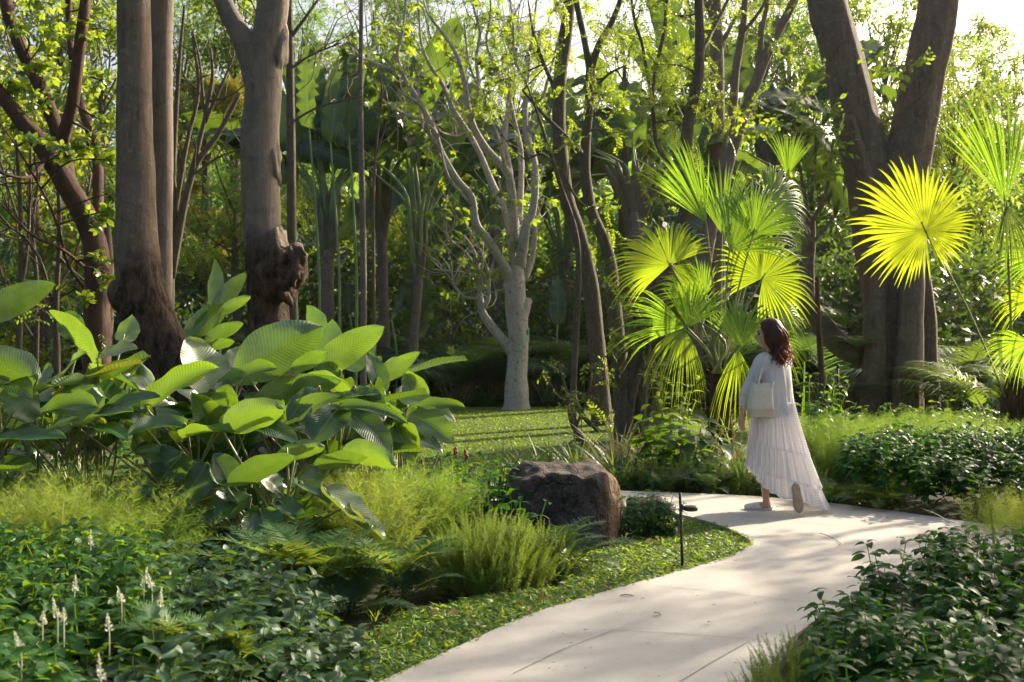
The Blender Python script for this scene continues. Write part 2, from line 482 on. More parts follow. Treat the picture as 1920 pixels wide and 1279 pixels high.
# ------------------------------------------------------------------ world, sun, camera
SUN_AZ = math.radians(47.0); SUN_EL = math.radians(27.0)
S = Vector((math.sin(SUN_AZ) * math.cos(SUN_EL), math.cos(SUN_AZ) * math.cos(SUN_EL), math.sin(SUN_EL)))
w = bpy.data.worlds.new('World'); SC.world = w; w.use_nodes = True
bg = w.node_tree.nodes['Background']; sky = w.node_tree.nodes.new('ShaderNodeTexSky')
sky.sky_type = 'NISHITA'; sky.sun_disc = False; sky.sun_elevation = SUN_EL; sky.sun_rotation = SUN_AZ
sky.air_density = 1.0; sky.dust_density = 7.0; sky.ozone_density = 1.0
w.node_tree.links.new(sky.outputs[0], bg.inputs[0]); bg.inputs[1].default_value = .12
sl = bpy.data.lights.new('sun', 'SUN'); sl.energy = 5.0; sl.angle = math.radians(1.); sl.color = (1, .87, .68)
so = bpy.data.objects.new('sun', sl); COL.objects.link(so)
so.rotation_euler = S.to_track_quat('Z', 'Y').to_euler(); so.location = (20, 20, 30)
cd = bpy.data.cameras.new('camera'); cd.lens = 40; cd.sensor_width = 36; cd.clip_end = 600
cd.dof.use_dof = True; cd.dof.focus_distance = 9.8; cd.dof.aperture_fstop = 4.5
cam = bpy.data.objects.new('camera', cd); COL.objects.link(cam); SC.camera = cam
cam.location = (0, 0, CAMZ); cam.rotation_euler = (math.pi / 2, 0, 0)
SC.view_settings.view_transform = 'Standard'; SC.view_settings.look = 'None'
SC.view_settings.exposure = 1.2; SC.view_settings.gamma = 1
cy = SC.cycles
cy.max_bounces = 7; cy.diffuse_bounces = 4; cy.glossy_bounces = 2; cy.transmission_bounces = 4; cy.transparent_max_bounces = 6
cy.caustics_reflective = False; cy.caustics_refractive = False
cy.sample_clamp_indirect = 6

# ------------------------------------------------------------------ materials
M = {}
M['bark_grey'] = bark_mat('bark grey brown', (.17, .12, .085), (.42, .32, .235), (.31, .24, .18), 6, .14, .8, ring=True, patch=(.4, .36, .31), rough_z=2.2)
M['bark_burl'] = bark_mat('bark grey brown with corky foot', (.17, .13, .095), (.42, .34, .265), (.31, .255, .205), 6, .14, .7, ring=True, patch=(.33, .3, .26), rough_z=2.4)
M['bark_rough'] = bark_mat('bark rough dark', (.035, .024, .018), (.17, .125, .09), (.09, .065, .05), 9, .22, 1.)
M['bark_pale'] = bark_mat('bark pale', (.42, .37, .32), (.76, .7, .62), (.55, .48, .4), 8, .5, .9, patch=(.16, .125, .1), rough_z=None)
M['bark_smooth'] = bark_mat('bark smooth pale brown', (.13, .1, .075), (.24, .19, .145), None, 3, .3, .35, ring=True)
M['bark_red'] = bark_mat('bark reddish', (.07, .036, .024), (.2, .115, .08), (.08, .05, .04), 6, .4, .6)
M['bark_dark'] = bark_mat('bark olive brown', (.075, .058, .038), (.2, .165, .115), (.13, .11, .08), 7, .3, .6, patch=(.2, .19, .15))
M['bark_fig'] = bark_mat('bark fig', (.13, .09, .065), (.32, .235, .17), (.21, .16, .12), 5, .12, .9, ring=True, patch=(.3, .26, .21))
M['bark_palm'] = bark_mat('palm trunk', (.13, .105, .085), (.32, .27, .225), (.22, .17, .14), 6, 1.5, .6, ring=True)
M['fibre'] = bark_mat('palm fibre', (.045, .022, .012), (.22, .12, .06), (.1, .06, .035), 12, .3, 1.2)
M['sheath'] = bark_mat('dry leaf sheath', (.1, .09, .06), (.3, .26, .2), (.2, .2, .11), 10, .08, .7)
M['twig'] = bark_mat('twig', (.09, .065, .045), (.22, .17, .12), None, 12, .3, .4)
M['stem'] = plain('green stem', (.16, .24, .09), .5, .4, (.24, .3, .13), 6)
M['stem_pale'] = plain('petiole yellow green', (.2, .24, .08), .45, .4, (.3, .3, .13), 5)
M['canna'] = leaf_mat('broad leaf', (.01, .054, .013), (.028, .1, .018), (.26, .46, .02), .24, .27, .8, rib=(.16, .24, .09), under=(.2, .27, .14), ribs=170., tip=None, spots=True)
M['canna_old'] = leaf_mat('ageing broad leaf', (.06, .11, .02), (.12, .16, .03), (.42, .5, .03), .28, .45, .4, rib=(.24, .24, .09), under=(.22, .26, .1), ribs=170., spots=True)
M['canna_young'] = leaf_mat('young broad leaf', (.03, .1, .018), (.06, .15, .025), (.36, .58, .03), .3, .28, .7, rib=(.2, .28, .1), under=(.2, .29, .13), ribs=170., spots=True)
M['canna_sheen'] = leaf_mat('broad leaf painted sheen', (.16, .22, .12), (.24, .3, .18), (.32, .42, .06), .3, .3, .8, rib=(.3, .34, .2), under=(.24, .3, .19), ribs=170., spots=True)  # glancing sun sheen put into a pale copy of the leaf colour
M['banana'] = leaf_mat('paddle leaf', (.016, .055, .024), (.04, .1, .03), (.26, .42, .03), .3, .38, .6, rib=(.14, .22, .08), ribs=240., spots=True)
M['fan_backlit'] = leaf_mat('fan palm leaf painted backlit', (.11, .17, .02), (.17, .21, .03), (.64, .76, .02), .5, .42, .5, tip=(.3, .2, .05))  # backlit copy of the fan leaf, glow put into yellower colours
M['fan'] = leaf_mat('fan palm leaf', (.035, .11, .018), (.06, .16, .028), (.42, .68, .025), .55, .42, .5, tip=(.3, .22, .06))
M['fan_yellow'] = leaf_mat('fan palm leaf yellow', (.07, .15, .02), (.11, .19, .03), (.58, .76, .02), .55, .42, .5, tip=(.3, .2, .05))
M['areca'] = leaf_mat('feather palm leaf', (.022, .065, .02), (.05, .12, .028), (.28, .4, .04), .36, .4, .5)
M['areca_shaded'] = leaf_mat('feather palm leaf painted shaded', (.02, .066, .024), (.04, .11, .03), (.18, .32, .04), .32, .42, .5)  # copy of the feather palm leaf, deep shade painted in as darker green
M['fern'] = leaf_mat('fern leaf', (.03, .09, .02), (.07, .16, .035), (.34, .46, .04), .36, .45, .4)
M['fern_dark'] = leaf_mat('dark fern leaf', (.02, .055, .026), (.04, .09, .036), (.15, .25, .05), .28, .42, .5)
M['foxtail'] = leaf_mat('foxtail needles', (.035, .1, .018), (.09, .18, .032), (.36, .48, .04), .38, .5, .3)
M['feather'] = leaf_mat('thread leaves', (.03, .1, .016), (.07, .17, .03), (.34, .52, .04), .42, .5, .3)
M['feather_lit'] = leaf_mat('thread leaves painted sunlit', (.055, .13, .02), (.12, .2, .04), (.5, .6, .07), .45, .5, .3)  # sunlit copy of the thread leaf, sun put into brighter colours
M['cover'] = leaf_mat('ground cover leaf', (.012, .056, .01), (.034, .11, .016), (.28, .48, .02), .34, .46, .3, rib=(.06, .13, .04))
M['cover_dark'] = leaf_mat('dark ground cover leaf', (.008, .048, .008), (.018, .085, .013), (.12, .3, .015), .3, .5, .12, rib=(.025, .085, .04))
M['cover_blue'] = leaf_mat('blunt ground cover leaf', (.02, .058, .024), (.04, .1, .034), (.22, .36, .04), .24, .5, .3, rib=(.08, .14, .06))
M['grass'] = leaf_mat('lawn blade', (.045, .12, .015), (.1, .2, .025), (.46, .6, .04), .4, .5, .35)
M['strap'] = leaf_mat('strap grass', (.03, .08, .02), (.08, .15, .04), (.3, .4, .06), .3, .45, .4)
M['straw'] = leaf_mat('dry strap grass', (.12, .13, .05), (.3, .27, .13), (.4, .36, .12), .3, .55, .3)
M['crown'] = leaf_mat('tree leaf', (.03, .075, .015), (.08, .15, .025), (.44, .52, .03), .45, .42, .5)
M['crown_lit'] = leaf_mat('tree leaf painted sunlit', (.045, .11, .016), (.1, .19, .03), (.46, .6, .04), .46, .42, .5)  # tree leaf as if sunlit: light put into the brighter colours
M['crown_far'] = leaf_mat('far tree leaf', (.026, .08, .02), (.07, .15, .035), (.32, .52, .06), .46, .5, .35)
M['crown_olive'] = leaf_mat('yellowing tree leaf', (.07, .1, .02), (.16, .17, .035), (.6, .52, .05), .48, .5, .35)
M['crown_dark'] = leaf_mat('tree leaf painted shaded', (.014, .05, .016), (.036, .092, .024), (.18, .3, .03), .34, .42, .5)  # tree leaf with understory shade put into its darker colours
M['flower_white'] = plain('white flower', (.66, .66, .52), .6, .3, trans=(.7, .7, .5))
M['flower_red'] = plain('red flower', (.3, .03, .02), .5, .4, (.2, .03, .02), 9)

# ------------------------------------------------------------------ ground, path, lawns
def soil():
    m, nt, out = new_mat('soil and leaf litter')
    bs = N(nt, 'ShaderNodeBsdfPrincipled'); bs.inputs['Roughness'].default_value = .95; bs.inputs['Specular IOR Level'].default_value = .1
    tx = N(nt, 'ShaderNodeTexCoord')
    a = N(nt, 'ShaderNodeTexNoise'); a.inputs['Scale'].default_value = 5; a.inputs['Detail'].default_value = 9
    nt.links.new(tx.outputs['Object'], a.inputs['Vector'])
    b = N(nt, 'ShaderNodeTexNoise'); b.inputs['Scale'].default_value = .6; b.inputs['Detail'].default_value = 3
    nt.links.new(tx.outputs['Object'], b.inputs['Vector'])
    c = ramp(nt, a.outputs[0], [(.3, (.018, .014, .01)), (.7, (.07, .052, .035))])
    c = mixc(nt, ramp(nt, b.outputs[0], [(.4, (0, 0, 0)), (.6, (.8, .8, .8))]), c, (.022, .04, .014))
    nt.links.new(c, bs.inputs['Base Color'])
    bp = N(nt, 'ShaderNodeBump'); bp.inputs['Distance'].default_value = .03; nt.links.new(a.outputs[0], bp.inputs['Height']); nt.links.new(bp.outputs[0], bs.inputs['Normal'])
    nt.links.new(bs.outputs[0], out.inputs[0]); return m

def turf():
    m, nt, out = new_mat('turf')
    bs = N(nt, 'ShaderNodeBsdfPrincipled'); bs.inputs['Roughness'].default_value = .9; bs.inputs['Specular IOR Level'].default_value = .15
    tx = N(nt, 'ShaderNodeTexCoord')
    a = N(nt, 'ShaderNodeTexNoise'); a.inputs['Scale'].default_value = 30; a.inputs['Detail'].default_value = 6
    nt.links.new(tx.outputs['Object'], a.inputs['Vector'])
    b = N(nt, 'ShaderNodeTexNoise'); b.inputs['Scale'].default_value = 1.1; b.inputs['Detail'].default_value = 4
    nt.links.new(tx.outputs['Object'], b.inputs['Vector'])
    c = ramp(nt, a.outputs[0], [(.3, (.045, .075, .014)), (.7, (.12, .18, .03))])
    c = mixc(nt, ramp(nt, b.outputs[0], [(.55, (0, 0, 0)), (.75, (.6, .6, .6))]), c, (.13, .12, .045))
    nt.links.new(c, bs.inputs['Base Color'])
    bp = N(nt, 'ShaderNodeBump'); bp.inputs['Distance'].default_value = .03; nt.links.new(a.outputs[0], bp.inputs['Height']); nt.links.new(bp.outputs[0], bs.inputs['Normal'])
    nt.links.new(bs.outputs[0], out.inputs[0]); return m

def paving():
    m, nt, out = new_mat('pale washed concrete')
    bs = N(nt, 'ShaderNodeBsdfPrincipled'); bs.inputs['Roughness'].default_value = .8; bs.inputs['Specular IOR Level'].default_value = .25
    tx = N(nt, 'ShaderNodeTexCoord')
    a = N(nt, 'ShaderNodeTexNoise'); a.inputs['Scale'].default_value = 2.2; a.inputs['Detail'].default_value = 8; a.inputs['Roughness'].default_value = .65
    b = N(nt, 'ShaderNodeTexNoise'); b.inputs['Scale'].default_value = 160; b.inputs['Detail'].default_value = 3
    d = N(nt, 'ShaderNodeTexNoise'); d.inputs['Scale'].default_value = 24; d.inputs['Detail'].default_value = 5
    for q in (a, b, d): nt.links.new(tx.outputs['Object'], q.inputs['Vector'])
    c = ramp(nt, a.outputs[0], [(.3, (.37, .345, .305)), (.7, (.47, .44, .395))])
    c = mixc(nt, .5, c, ramp(nt, b.outputs[0], [(.3, (.72, .72, .72)), (.7, (1.15, 1.15, 1.15))]), 'MULTIPLY')
    c = mixc(nt, .6, c, ramp(nt, d.outputs[0], [(.28, (.8, .79, .76)), (.42, (1, 1, 1))]), 'MULTIPLY')
    nt.links.new(c, bs.inputs['Base Color'])
    bp = N(nt, 'ShaderNodeBump'); bp.inputs['Distance'].default_value = .003; bp.inputs['Strength'].default_value = .5; nt.links.new(b.outputs[0], bp.inputs['Height']); nt.links.new(bp.outputs[0], bs.inputs['Normal'])
    nt.links.new(bs.outputs[0], out.inputs[0]); return m

n = 90
gx = np.sign(np.linspace(-1, 1, n)) * np.abs(np.linspace(-1, 1, n)) ** 2.2 * 220
gy = np.linspace(0, 1, n) ** 2.0 * 300 - 6
XX, YY = np.meshgrid(gx, gy)
ZZ = np.full_like(XX, -.1) + .05 * np.sin(XX * .7) * np.sin(YY * .5) * (YY > 27)
i = np.arange(n - 1)[:, None] * n; j = np.arange(n - 1)[None]
mb = MB(); mb.add(np.stack([XX, YY, ZZ], -1).reshape(-1, 3), np.stack([i + j, i + j + 1, i + n + j + 1, i + n + j], -1).reshape(-1, 4))
ground = mb.build('ground', soil()); ground['kind'] = 'structure'

def curve2(p, k=10):
    return catmull(np.asarray(p, float), k)

INNER = curve2([(-2.2, 2.0), (-1.35, 3.4), (-.57, 4.84), (-.25, 5.42), (.11, 6.06), (.5, 6.55), (.92, 7.03), (1.29, 7.45), (1.6, 7.9), (1.73, 8.31), (1.64, 8.96), (1.29, 9.7), (.7, 10.1), (-.3, 10.4), (-1.6, 10.8)])
OUTER = curve2([(-1.6, 12.4), (-.4, 11.8), (.4, 11.3), (1.09, 11.02), (1.7, 10.85), (2.3, 10.62), (2.83, 10.22), (3.2, 9.8), (3.51, 9.37), (3.85, 8.95), (4.6, 8.6), (6, 8.3), (9, 8.1)])
RIGHT = curve2([(9, 6.4), (6, 6.5), (4.2, 6.75), (3.2, 6.75), (2.45, 6.55), (1.85, 6.2), (1.45, 5.7), (1.2, 5.2), (1.0, 4.6), (.6, 3.6), (-.1, 2.0)])
path_poly = np.vstack([INNER, OUTER, RIGHT])
path = sheet('path', path_poly, -.2, 0., paving()); path['kind'] = 'structure'
# joints: thin dark saw cuts, lying on the slab
jm = plain('joint', (.25, .225, .195), .9, .1)
mb = MB()
def joint(p, wd=.005):
    q = curve2(p, 8); d = unit(np.gradient(q, axis=0)); nrm = np.stack([-d[:, 1], d[:, 0]], -1) * wd / 2
    n = len(q)
    V = np.stack([np.column_stack([q - nrm, np.full(n, .004)]), np.column_stack([q + nrm, np.full(n, .004)])], 1).reshape(-1, 3)
    i = np.arange(n - 1) * 2
    mb.add(V, np.stack([i, i + 2, i + 3, i + 1], -1))
g2 = lambda *a: G(*a)[:2]
joint([g2(1130, 1181), g2(1310, 1192), g2(1492, 1207)])
joint([g2(1232, 1099), g2(1360, 1112), g2(1505, 1130)])
joint([g2(962, 1264), g2(1060, 1217), g2(1150, 1183)])
joint([g2(1275, 1279), g2(1340, 1240), g2(1402, 1205)])
joint([g2(1262, 963), g2(1400, 968), g2(1560, 985), g2(1700, 990)])
joint([g2(1406, 1012), g2(1520, 1030), g2(1640, 1045)])
joint([g2(1440, 930), g2(1500, 945), g2(1600, 962)])
jo = mb.build('path_joint', jm); jo['kind'] = 'structure'

FRONT_LAWN = np.array([G(*p)[:2] for p in [(640, 1279), (690, 1180), (760, 1140), (900, 1110), (1060, 1090), (1060, 1040), (1170, 1012), (1255, 962), (1285, 972)]] + [tuple(q) for q in INNER[::-1] if 4.6 < q[1] < 9.3] + [(-.9, 4.4)])
fl = sheet('front_lawn', FRONT_LAWN, -.2, -.035, turf()); fl['kind'] = 'structure'
BACK_LAWN = np.array([(-6, 12.6), (0, 12.2), (2, 11.6), (6, 11.8), (10, 14), (12, 20), (11, 25.6), (3, 25.2), (0, 25.5), (-4, 25.2), (-7, 22)])
bl = sheet('back_lawn', BACK_LAWN, -.2, -.03, turf()); bl['kind'] = 'structure'

blade = strip_t(2, .26, .9)
def sow(name, poly, n, z, L0, L1, mat, label, seed=0, keep=None, w=1.):
    p = sample_poly(poly, n, seed); g = np.random.default_rng(seed)
    if keep is not None: p = p[keep(p)]
    n = len(p); a = g.random(n) * 6.283
    zz = np.full(n, z) if np.isscalar(z) else z(p)
    d = np.column_stack([np.cos(a), np.sin(a), .35 + .9 * g.random(n)])
    mb = MB(); s = L0 + (L1 - L0) * g.random(n)
    patch = .5 + .16 * np.sin(p[:, 0] * 2.3 + 1.7 * np.sin(p[:, 1] * .9)) * np.sin(p[:, 0] * 1.1 - p[:, 1] * .6)
    scatter(mb, blade, np.column_stack([p, zz]), d, np.array([0, 0, 1.]) + .3 * g.normal(size=(n, 3)), np.stack([s * w, s, s], -1), np.clip(patch + .35 * g.normal(size=n), 0, 1))
    o = mb.build(name, mat); o['kind'] = 'stuff'; o['label'] = label; o['category'] = 'grass'; return o
sow('lawn_grass', FRONT_LAWN, 26000, -.035, .03, .075, M['grass'], 'short broad bladed grass between the boulder and the curved path', 3)
sow('lawn_grass', BACK_LAWN, 120000, -.03, .03, .065, M['grass'], 'sunlit back lawn around the pale branching tree', 4, keep=lambda p: np.abs(p[:, 0] / p[:, 1] - .07) < .36, w=1.2)

# blades leaning over the edge of the slab
g = np.random.default_rng(9); e = INNER[(INNER[:, 1] > 4.3) & (INNER[:, 1] < 9.4)]; nd = unit(np.gradient(e, axis=0)); nrm = np.stack([-nd[:, 1], nd[:, 0]], -1)
k = g.integers(0, len(e), 1500); off = -.05 + .06 * g.random(1500); jit = g.normal(size=1500) * .05
p = e[k] + nrm[k] * -off[:, None] + nd[k] * jit[:, None]
mb = MB(); a = g.random(1500) * 6.28
scatter(mb, blade, np.column_stack([p, np.where(off < -.01, -.03, -.005)]), np.column_stack([np.cos(a), np.sin(a), .3 + .8 * g.random(1500)]), np.array([0, 0, 1.]) + .3 * g.normal(size=(1500, 3)), .025 + .04 * g.random(1500))
eg = mb.build('lawn_grass', M['grass']); eg['kind'] = 'stuff'; eg['label'] = 'uneven fringe of grass leaning over the inner path edge'; eg['category'] = 'grass'
dl = leaf_t(1, .5, 3, 2, .4, 1.2, .8, .8); n = 150
p = np.vstack([sample_poly(FRONT_LAWN, 70, 5), sample_poly(BACK_LAWN, 80, 6)]); a = g.random(n) * 6.28
M['dry'] = leaf_mat('dry leaf', (.2, .12, .05), (.42, .32, .14), (.4, .3, .1), .2, .7, .2)
mb = MB(); scatter(mb, dl, np.column_stack([p, np.full(n, .012)]), np.column_stack([np.cos(a), np.sin(a), .2 * g.normal(size=n)]), np.array([0, 0, 1.]) + .4 * g.normal(size=(n, 3)), .025 + .05 * g.random(n))
ll = mb.build('fallen_leaves', M['dry']); ll['kind'] = 'stuff'; ll['label'] = 'scattered dry leaves lying in the lawns'; ll['category'] = 'fallen leaves'
# ------------------------------------------------------------------ trees
SHADE = [('leafy tree standing right beside the viewpoint over the dark bed', 8.2, 11.3, 6.5, 1.9, 901, 16, .42), ('leafy tree a little farther right beyond the view', 13.2, 14.6, 8, 2.2, 902, 14, .5),
  ('leafy tree close at right hand outside the view', 7.4, 7.6, 6, 1.8, 903, 14, .45), ('leafy tree left of the viewpoint', -7.5, 4, 9, 3, 907, 34, .35), ('leafy tree far left outside the view', -9.5, 10, 9, 3, 908, 30, .4)]
def limb3(pts, Y):
    """photograph points (px, py, width px, extra depth) -> x, y, z, radius"""
    out = []
    for q in pts:
        y = Y + (q[3] if len(q) > 3 else 0)
        out.append([*P(q[0], q[1], y), met(q[2], y) / 2])
    return np.array(out)

def grow(mb, L3, n, length, seed, up=.4, rad=.012, start=.35, tips=None, wig=.25, side=1.):
    """thin wandering twigs leaving a limb; their tips (position, direction) go to tips"""
    g = np.random.default_rng(seed)
    c = catmull(L3, 4)
    for q in range(n):
        i = int((start + (1 - start) * g.random()) * (len(c) - 1))
        p = c[i, :3].copy(); T = unit(c[min(i + 1, len(c) - 1), :3] - c[max(i - 1, 0), :3])
        d = unit(T * .8 + g.normal(size=3) * side + np.array([0, 0, up]))
        ln = length * (.5 + g.random()); m = 6
        r0 = min(rad, c[i, 3] * .8); pts = []
        for k in range(m):
            pts.append([*p, r0 * (1 - .8 * k / m)])
            d = unit(d + g.normal(size=3) * wig + np.array([0, 0, up * .15])); p = p + d * ln / m
        tube(mb, pts, seg=5, k=2, seed=q)
        if tips is not None:
            tips.append((p, d)); tips.append((np.array(pts[3][:3]), unit(d + g.normal(size=3) * .6)))

def cluster(mb, tpl, c, r, n, size, seed, droop=.0, flat=.7, mbw=None, src=None):
    g = np.random.default_rng(seed)
    u = unit(g.normal(size=(n, 3))); rr = r * g.random(n) ** .45
    pos = c + u * rr[:, None] * np.array([1, 1, flat])
    d = u * .8 + g.normal(size=(n, 3)) * .5 + np.array([0, 0, -droop])
    nn = np.array([0, 0, 1.]) + g.normal(size=(n, 3)) * .45
    scatter(mb, tpl, pos - unit(d) * size * .5, d, nn, size * (.7 + .6 * g.random(n)), np.clip(.5 + g.normal(size=n) * .28, 0, 1))
    if mbw is not None:
        if src is not None:
            i = np.argmin(np.linalg.norm(src[:, :3] - c, axis=1)); s = src[i]
            mid = (s[:3] + c) / 2 + g.normal(size=3) * .08 * np.linalg.norm(s[:3] - c)
            tube(mbw, [[*s[:3], min(.02, s[3])], [*mid, .012], [*c, .006]], seg=5, k=4)
        for k in range(min(n, 10)):
            tube(mbw, [[*c, .006], [*((c + pos[k]) / 2 + g.normal(size=3) * .03), .005], [*pos[k], .002]], seg=4, k=2)

small = diamond(.5, .06, .5)
obov = leaf_t(1, .55, 3, 2, .15, .5, 1.25, .7)
ovat = leaf_t(1, .42, 3, 2, .2, .7, .8, .8)
SPR_SMALL = [sprig_t(small, 19, .15, 1., .25, s) for s in range(3)]
SPR_OVAL = [sprig_t(ovat, 9, .26, 1., .3, s) for s in range(3)]
SPR_OBOV = [sprig_t(obov, 6, .36, 1., .2, s) for s in range(3)]
SPR_PALM = [whorl_t(obov, 5, .62, 1., s) for s in range(3)]
SPR_FAR = [sprig_t(small, 9, .3, 1., .3, s) for s in range(3)]
SPR_PINN = [pinnate_t(9, .11, .26, .6, .05, .5, seed=s) for s in range(2)]

def make_tree(name, label, cat, Y, trunks, branches=(), bark='bark_grey', crown=(), spr=None, size=.3, leaf='crown', extra=None, group=None,
              seg=16, rough=.04, lobes=0., twigs=0, twig_len=.8, tipleaf=0, seed=0, bbark=None, bseg=9, per=3):
    t3 = [limb3(p, Y) for p in trunks]
    base = t3[0][0, :3].copy(); base[2] = 0
    o = thing(name, label, cat, base, group)
    mb = MB()
    for q, L3 in enumerate(t3): tube(mb, L3, seg, rough, 6, seed=seed + q, lobes=lobes)
    if extra: extra(mb)
    mb.build('trunk', M[bark], o)
    b3 = [limb3(p, Y) for p in branches]
    src = np.vstack([catmull(x, 5) for x in t3 + b3])
    tips = []
    if b3 or twigs or crown:
        mb = MB()
        for q, L3 in enumerate(b3): tube(mb, L3, bseg, rough, 5, seed=seed + 50 + q)
        for q, L3 in enumerate(b3 or t3):
            if twigs: grow(mb, L3, twigs, twig_len, seed + 90 + q, tips=tips)
        lm = MB(); g = np.random.default_rng(seed)
        for q, c in enumerate(crown):
            px, py, r, n = c[:4]; dy = c[4] if len(c) > 4 else g.normal() * .4
            cluster(lm, spr[q % len(spr)], P(px, py, Y + dy), met(r, Y), n, size, seed * 31 + q, mbw=mb, src=src)
        if tipleaf and tips:
            pos = np.array([t[0] for t in tips]); d = np.array([t[1] for t in tips])
            for q in range(per):
                k = g.random(len(pos)) < tipleaf
                dd = d[k] + g.normal(size=(k.sum(), 3)) * .6
                scatter(lm, spr[q % len(spr)], pos[k] - unit(dd) * size * .2, dd, np.array([0, 0, 1.]) + g.normal(size=(k.sum(), 3)) * .4, size * (.6 + .7 * g.random(k.sum())))
        if mb.n: mb.build('branchwork', M[bbark or bark], o)
        if lm.n: lm.build('crown', M[leaf], o)
    return o

# --- big trees standing at the left
def knobs(*ks):
    def f(mb):
        for q, (px, py, r, Y, sc) in enumerate(ks):
            blob(mb, P(px, py, Y), met(r, Y), 40 + q, .16, 22, sc, freq=2.2)
    return f
make_tree('broadleaf_tree', 'thick brown trunk bent at its rough base, front one of the close pair at left', 'tree', 12,
    [[(500, 915, 120), (462, 830, 112), (405, 748, 102), (340, 690, 98), (298, 640, 96), (270, 565, 92), (259, 490, 84), (255, 400, 74), (252, 250, 66), (252, 100, 62), (250, 0, 62), (248, -200, 58), (255, -420, 50), (262, -640, 40)]],
    [[(250, -260, 34), (200, -420, 28), (120, -600, 18, .6), (40, -760, 8, 1)], [(255, -420, 32), (330, -560, 24, -.5), (420, -700, 14, -1)], [(260, -600, 30), (250, -740, 20, .6), (270, -900, 10, 1)]],
    'bark_grey', [(60, -700, 130, 26), (400, -700, 130, 26), (270, -880, 140, 26)], SPR_PALM, .34, 'crown', knobs((231, 482, 17, 11.95, (.8, 1, 1.9)), (236, 556, 26, 11.9, (1.05, 1, 1.25)), (250, 575, 34, 11.95, (1, 1, 1.5))), seg=22, rough=.035, lobes=.012, seed=1)
make_tree('broadleaf_tree', 'straight smooth pale trunk standing just behind the bent brown trunk', 'tree', 13.6,
    [[(297, 880, 52), (295, 720, 46), (301, 560, 42), (303, 300, 42), (301, 100, 44), (303, 0, 44), (312, -300, 36), (316, -560, 26)]],
    [[(314, -380, 22), (370, -520, 15, .8), (410, -640, 8, 1.2)], [(315, -500, 20), (270, -640, 14, 1), (250, -760, 6, 1.4)]],
    'bark_smooth', [(400, -640, 110, 20), (260, -760, 120, 22)], SPR_PALM, .34, 'crown', seg=18, rough=.02, seed=2)
def burl(mb):
    blob(mb, P(516, 505, 11.85), met(46, 12), 17, .14, 34, (1, .95, 1.35), freq=3)
    blob(mb, P(538, 500, 11.8), met(30, 12), 7, .2, 34, (1, 1, 1.25), freq=3.2)
    blob(mb, P(557, 482, 11.75), met(16, 12), 8, .22, 22, (1, 1, 1.1), freq=3)
    blob(mb, P(528, 535, 11.8), met(26, 12), 9, .2, 24, (1, 1, 1.3), freq=3)
    blob(mb, P(514, 308, 12), met(22, 12), 10, .2, 22, (.8, 1, 1.7))
    blob(mb, P(520, 90, 12), met(25, 12), 11, .14, 22, (.75, 1, 2.2))
    tube(mb, limb3([(545, 510, 34, -.2), (560, 492, 30, -.25), (566, 478, 24, -.3)], 12), 12, .12)
make_tree('broadleaf_tree', 'forked brown trunk with a large burl low on its right side', 'tree', 12,
    [[(530, 915, 118), (515, 700, 90), (506, 610, 80), (500, 520, 76), (492, 440, 73), (489, 330, 72), (487, 250, 71), (495, 150, 66), (505, 60, 60), (513, -20, 58), (520, -300, 50), (520, -560, 36)],
     [(486, 185, 46), (466, 96, 46), (442, 50, 38), (418, 0, 34), (392, -80, 30), (370, -260, 24), (350, -480, 16)]],
    [[(518, -350, 28), (590, -500, 20, .5), (650, -640, 10, 1)], [(520, -500, 26), (500, -660, 16, -.4), (520, -800, 8, -.8)]],
    'bark_burl', [(350, -520, 120, 22), (640, -640, 130, 26), (515, -800, 140, 26)], SPR_PALM, .34, 'crown', burl, seg=22, rough=.03, lobes=.01, seed=3)

# --- reddish branching tree far left with palmate sprays
make_tree('leaning_tree', 'reddish brown branching tree with bright palmate leaf sprays at far left', 'tree', 15,
    [[(190, 880, 64), (182, 720, 54), (181, 600, 50), (184, 500, 46), (166, 420, 43), (122, 340, 40), (76, 268, 36), (45, 232, 30), (0, 175, 26), (-50, 110, 22), (-120, 0, 14)]],
    [[(132, 356, 30), (110, 255, 28, .2), (76, 165, 26, .3), (40, 92, 24, .4), (15, 20, 22, .5), (0, -80, 16, .6)],
     [(116, 268, 26), (136, 192, 24, -.2), (150, 85, 22, -.3), (160, 0, 20, -.3), (166, -90, 16)],
     [(184, 470, 22), (183, 300, 20, .6), (170, 246, 20, .8), (150, 190, 14, 1), (134, 100, 13, 1), (128, 0, 12, 1.2), (126, -60, 8)],
     [(90, 290, 12), (60, 330, 8, -.5), (20, 330, 5, -.8), (-20, 310, 3, -1)], [(180, 520, 8), (120, 470, 6, -.7), (60, 440, 5, -1), (0, 380, 3, -1.2)],
     [(178, 560, 7), (130, 500, 6, -.5), (100, 400, 5, -.8), (40, 290, 4, -1), (0, 230, 3, -1)]],
    'bark_red', [(40, 55, 30, 9), (72, 130, 45, 18), (150, 130, 45, 18), (188, 150, 35, 12), (60, 262, 24, 8, -1), (165, 270, 42, 16, -.6), (120, 282, 46, 18, -.6), (205, 395, 28, 9, -.5), (212, 360, 24, 8), (188, 410, 34, 12, -.4), (85, 190, 40, 14), (150, 60, 50, 16), (20, 160, 40, 14), (215, 300, 30, 9), (190, 480, 26, 8, -.5), (200, 520, 28, 8, -.5), (100, 60, 50, 16), (30, 235, 36, 11), (230, 60, 40, 12), (60, 0, 60, 18), (160, 560, 22, 6, -.4), (205, 230, 30, 9, -.4)],
    SPR_PALM, .21, 'crown_lit', seg=14, seed=4, twigs=5, twig_len=.9)

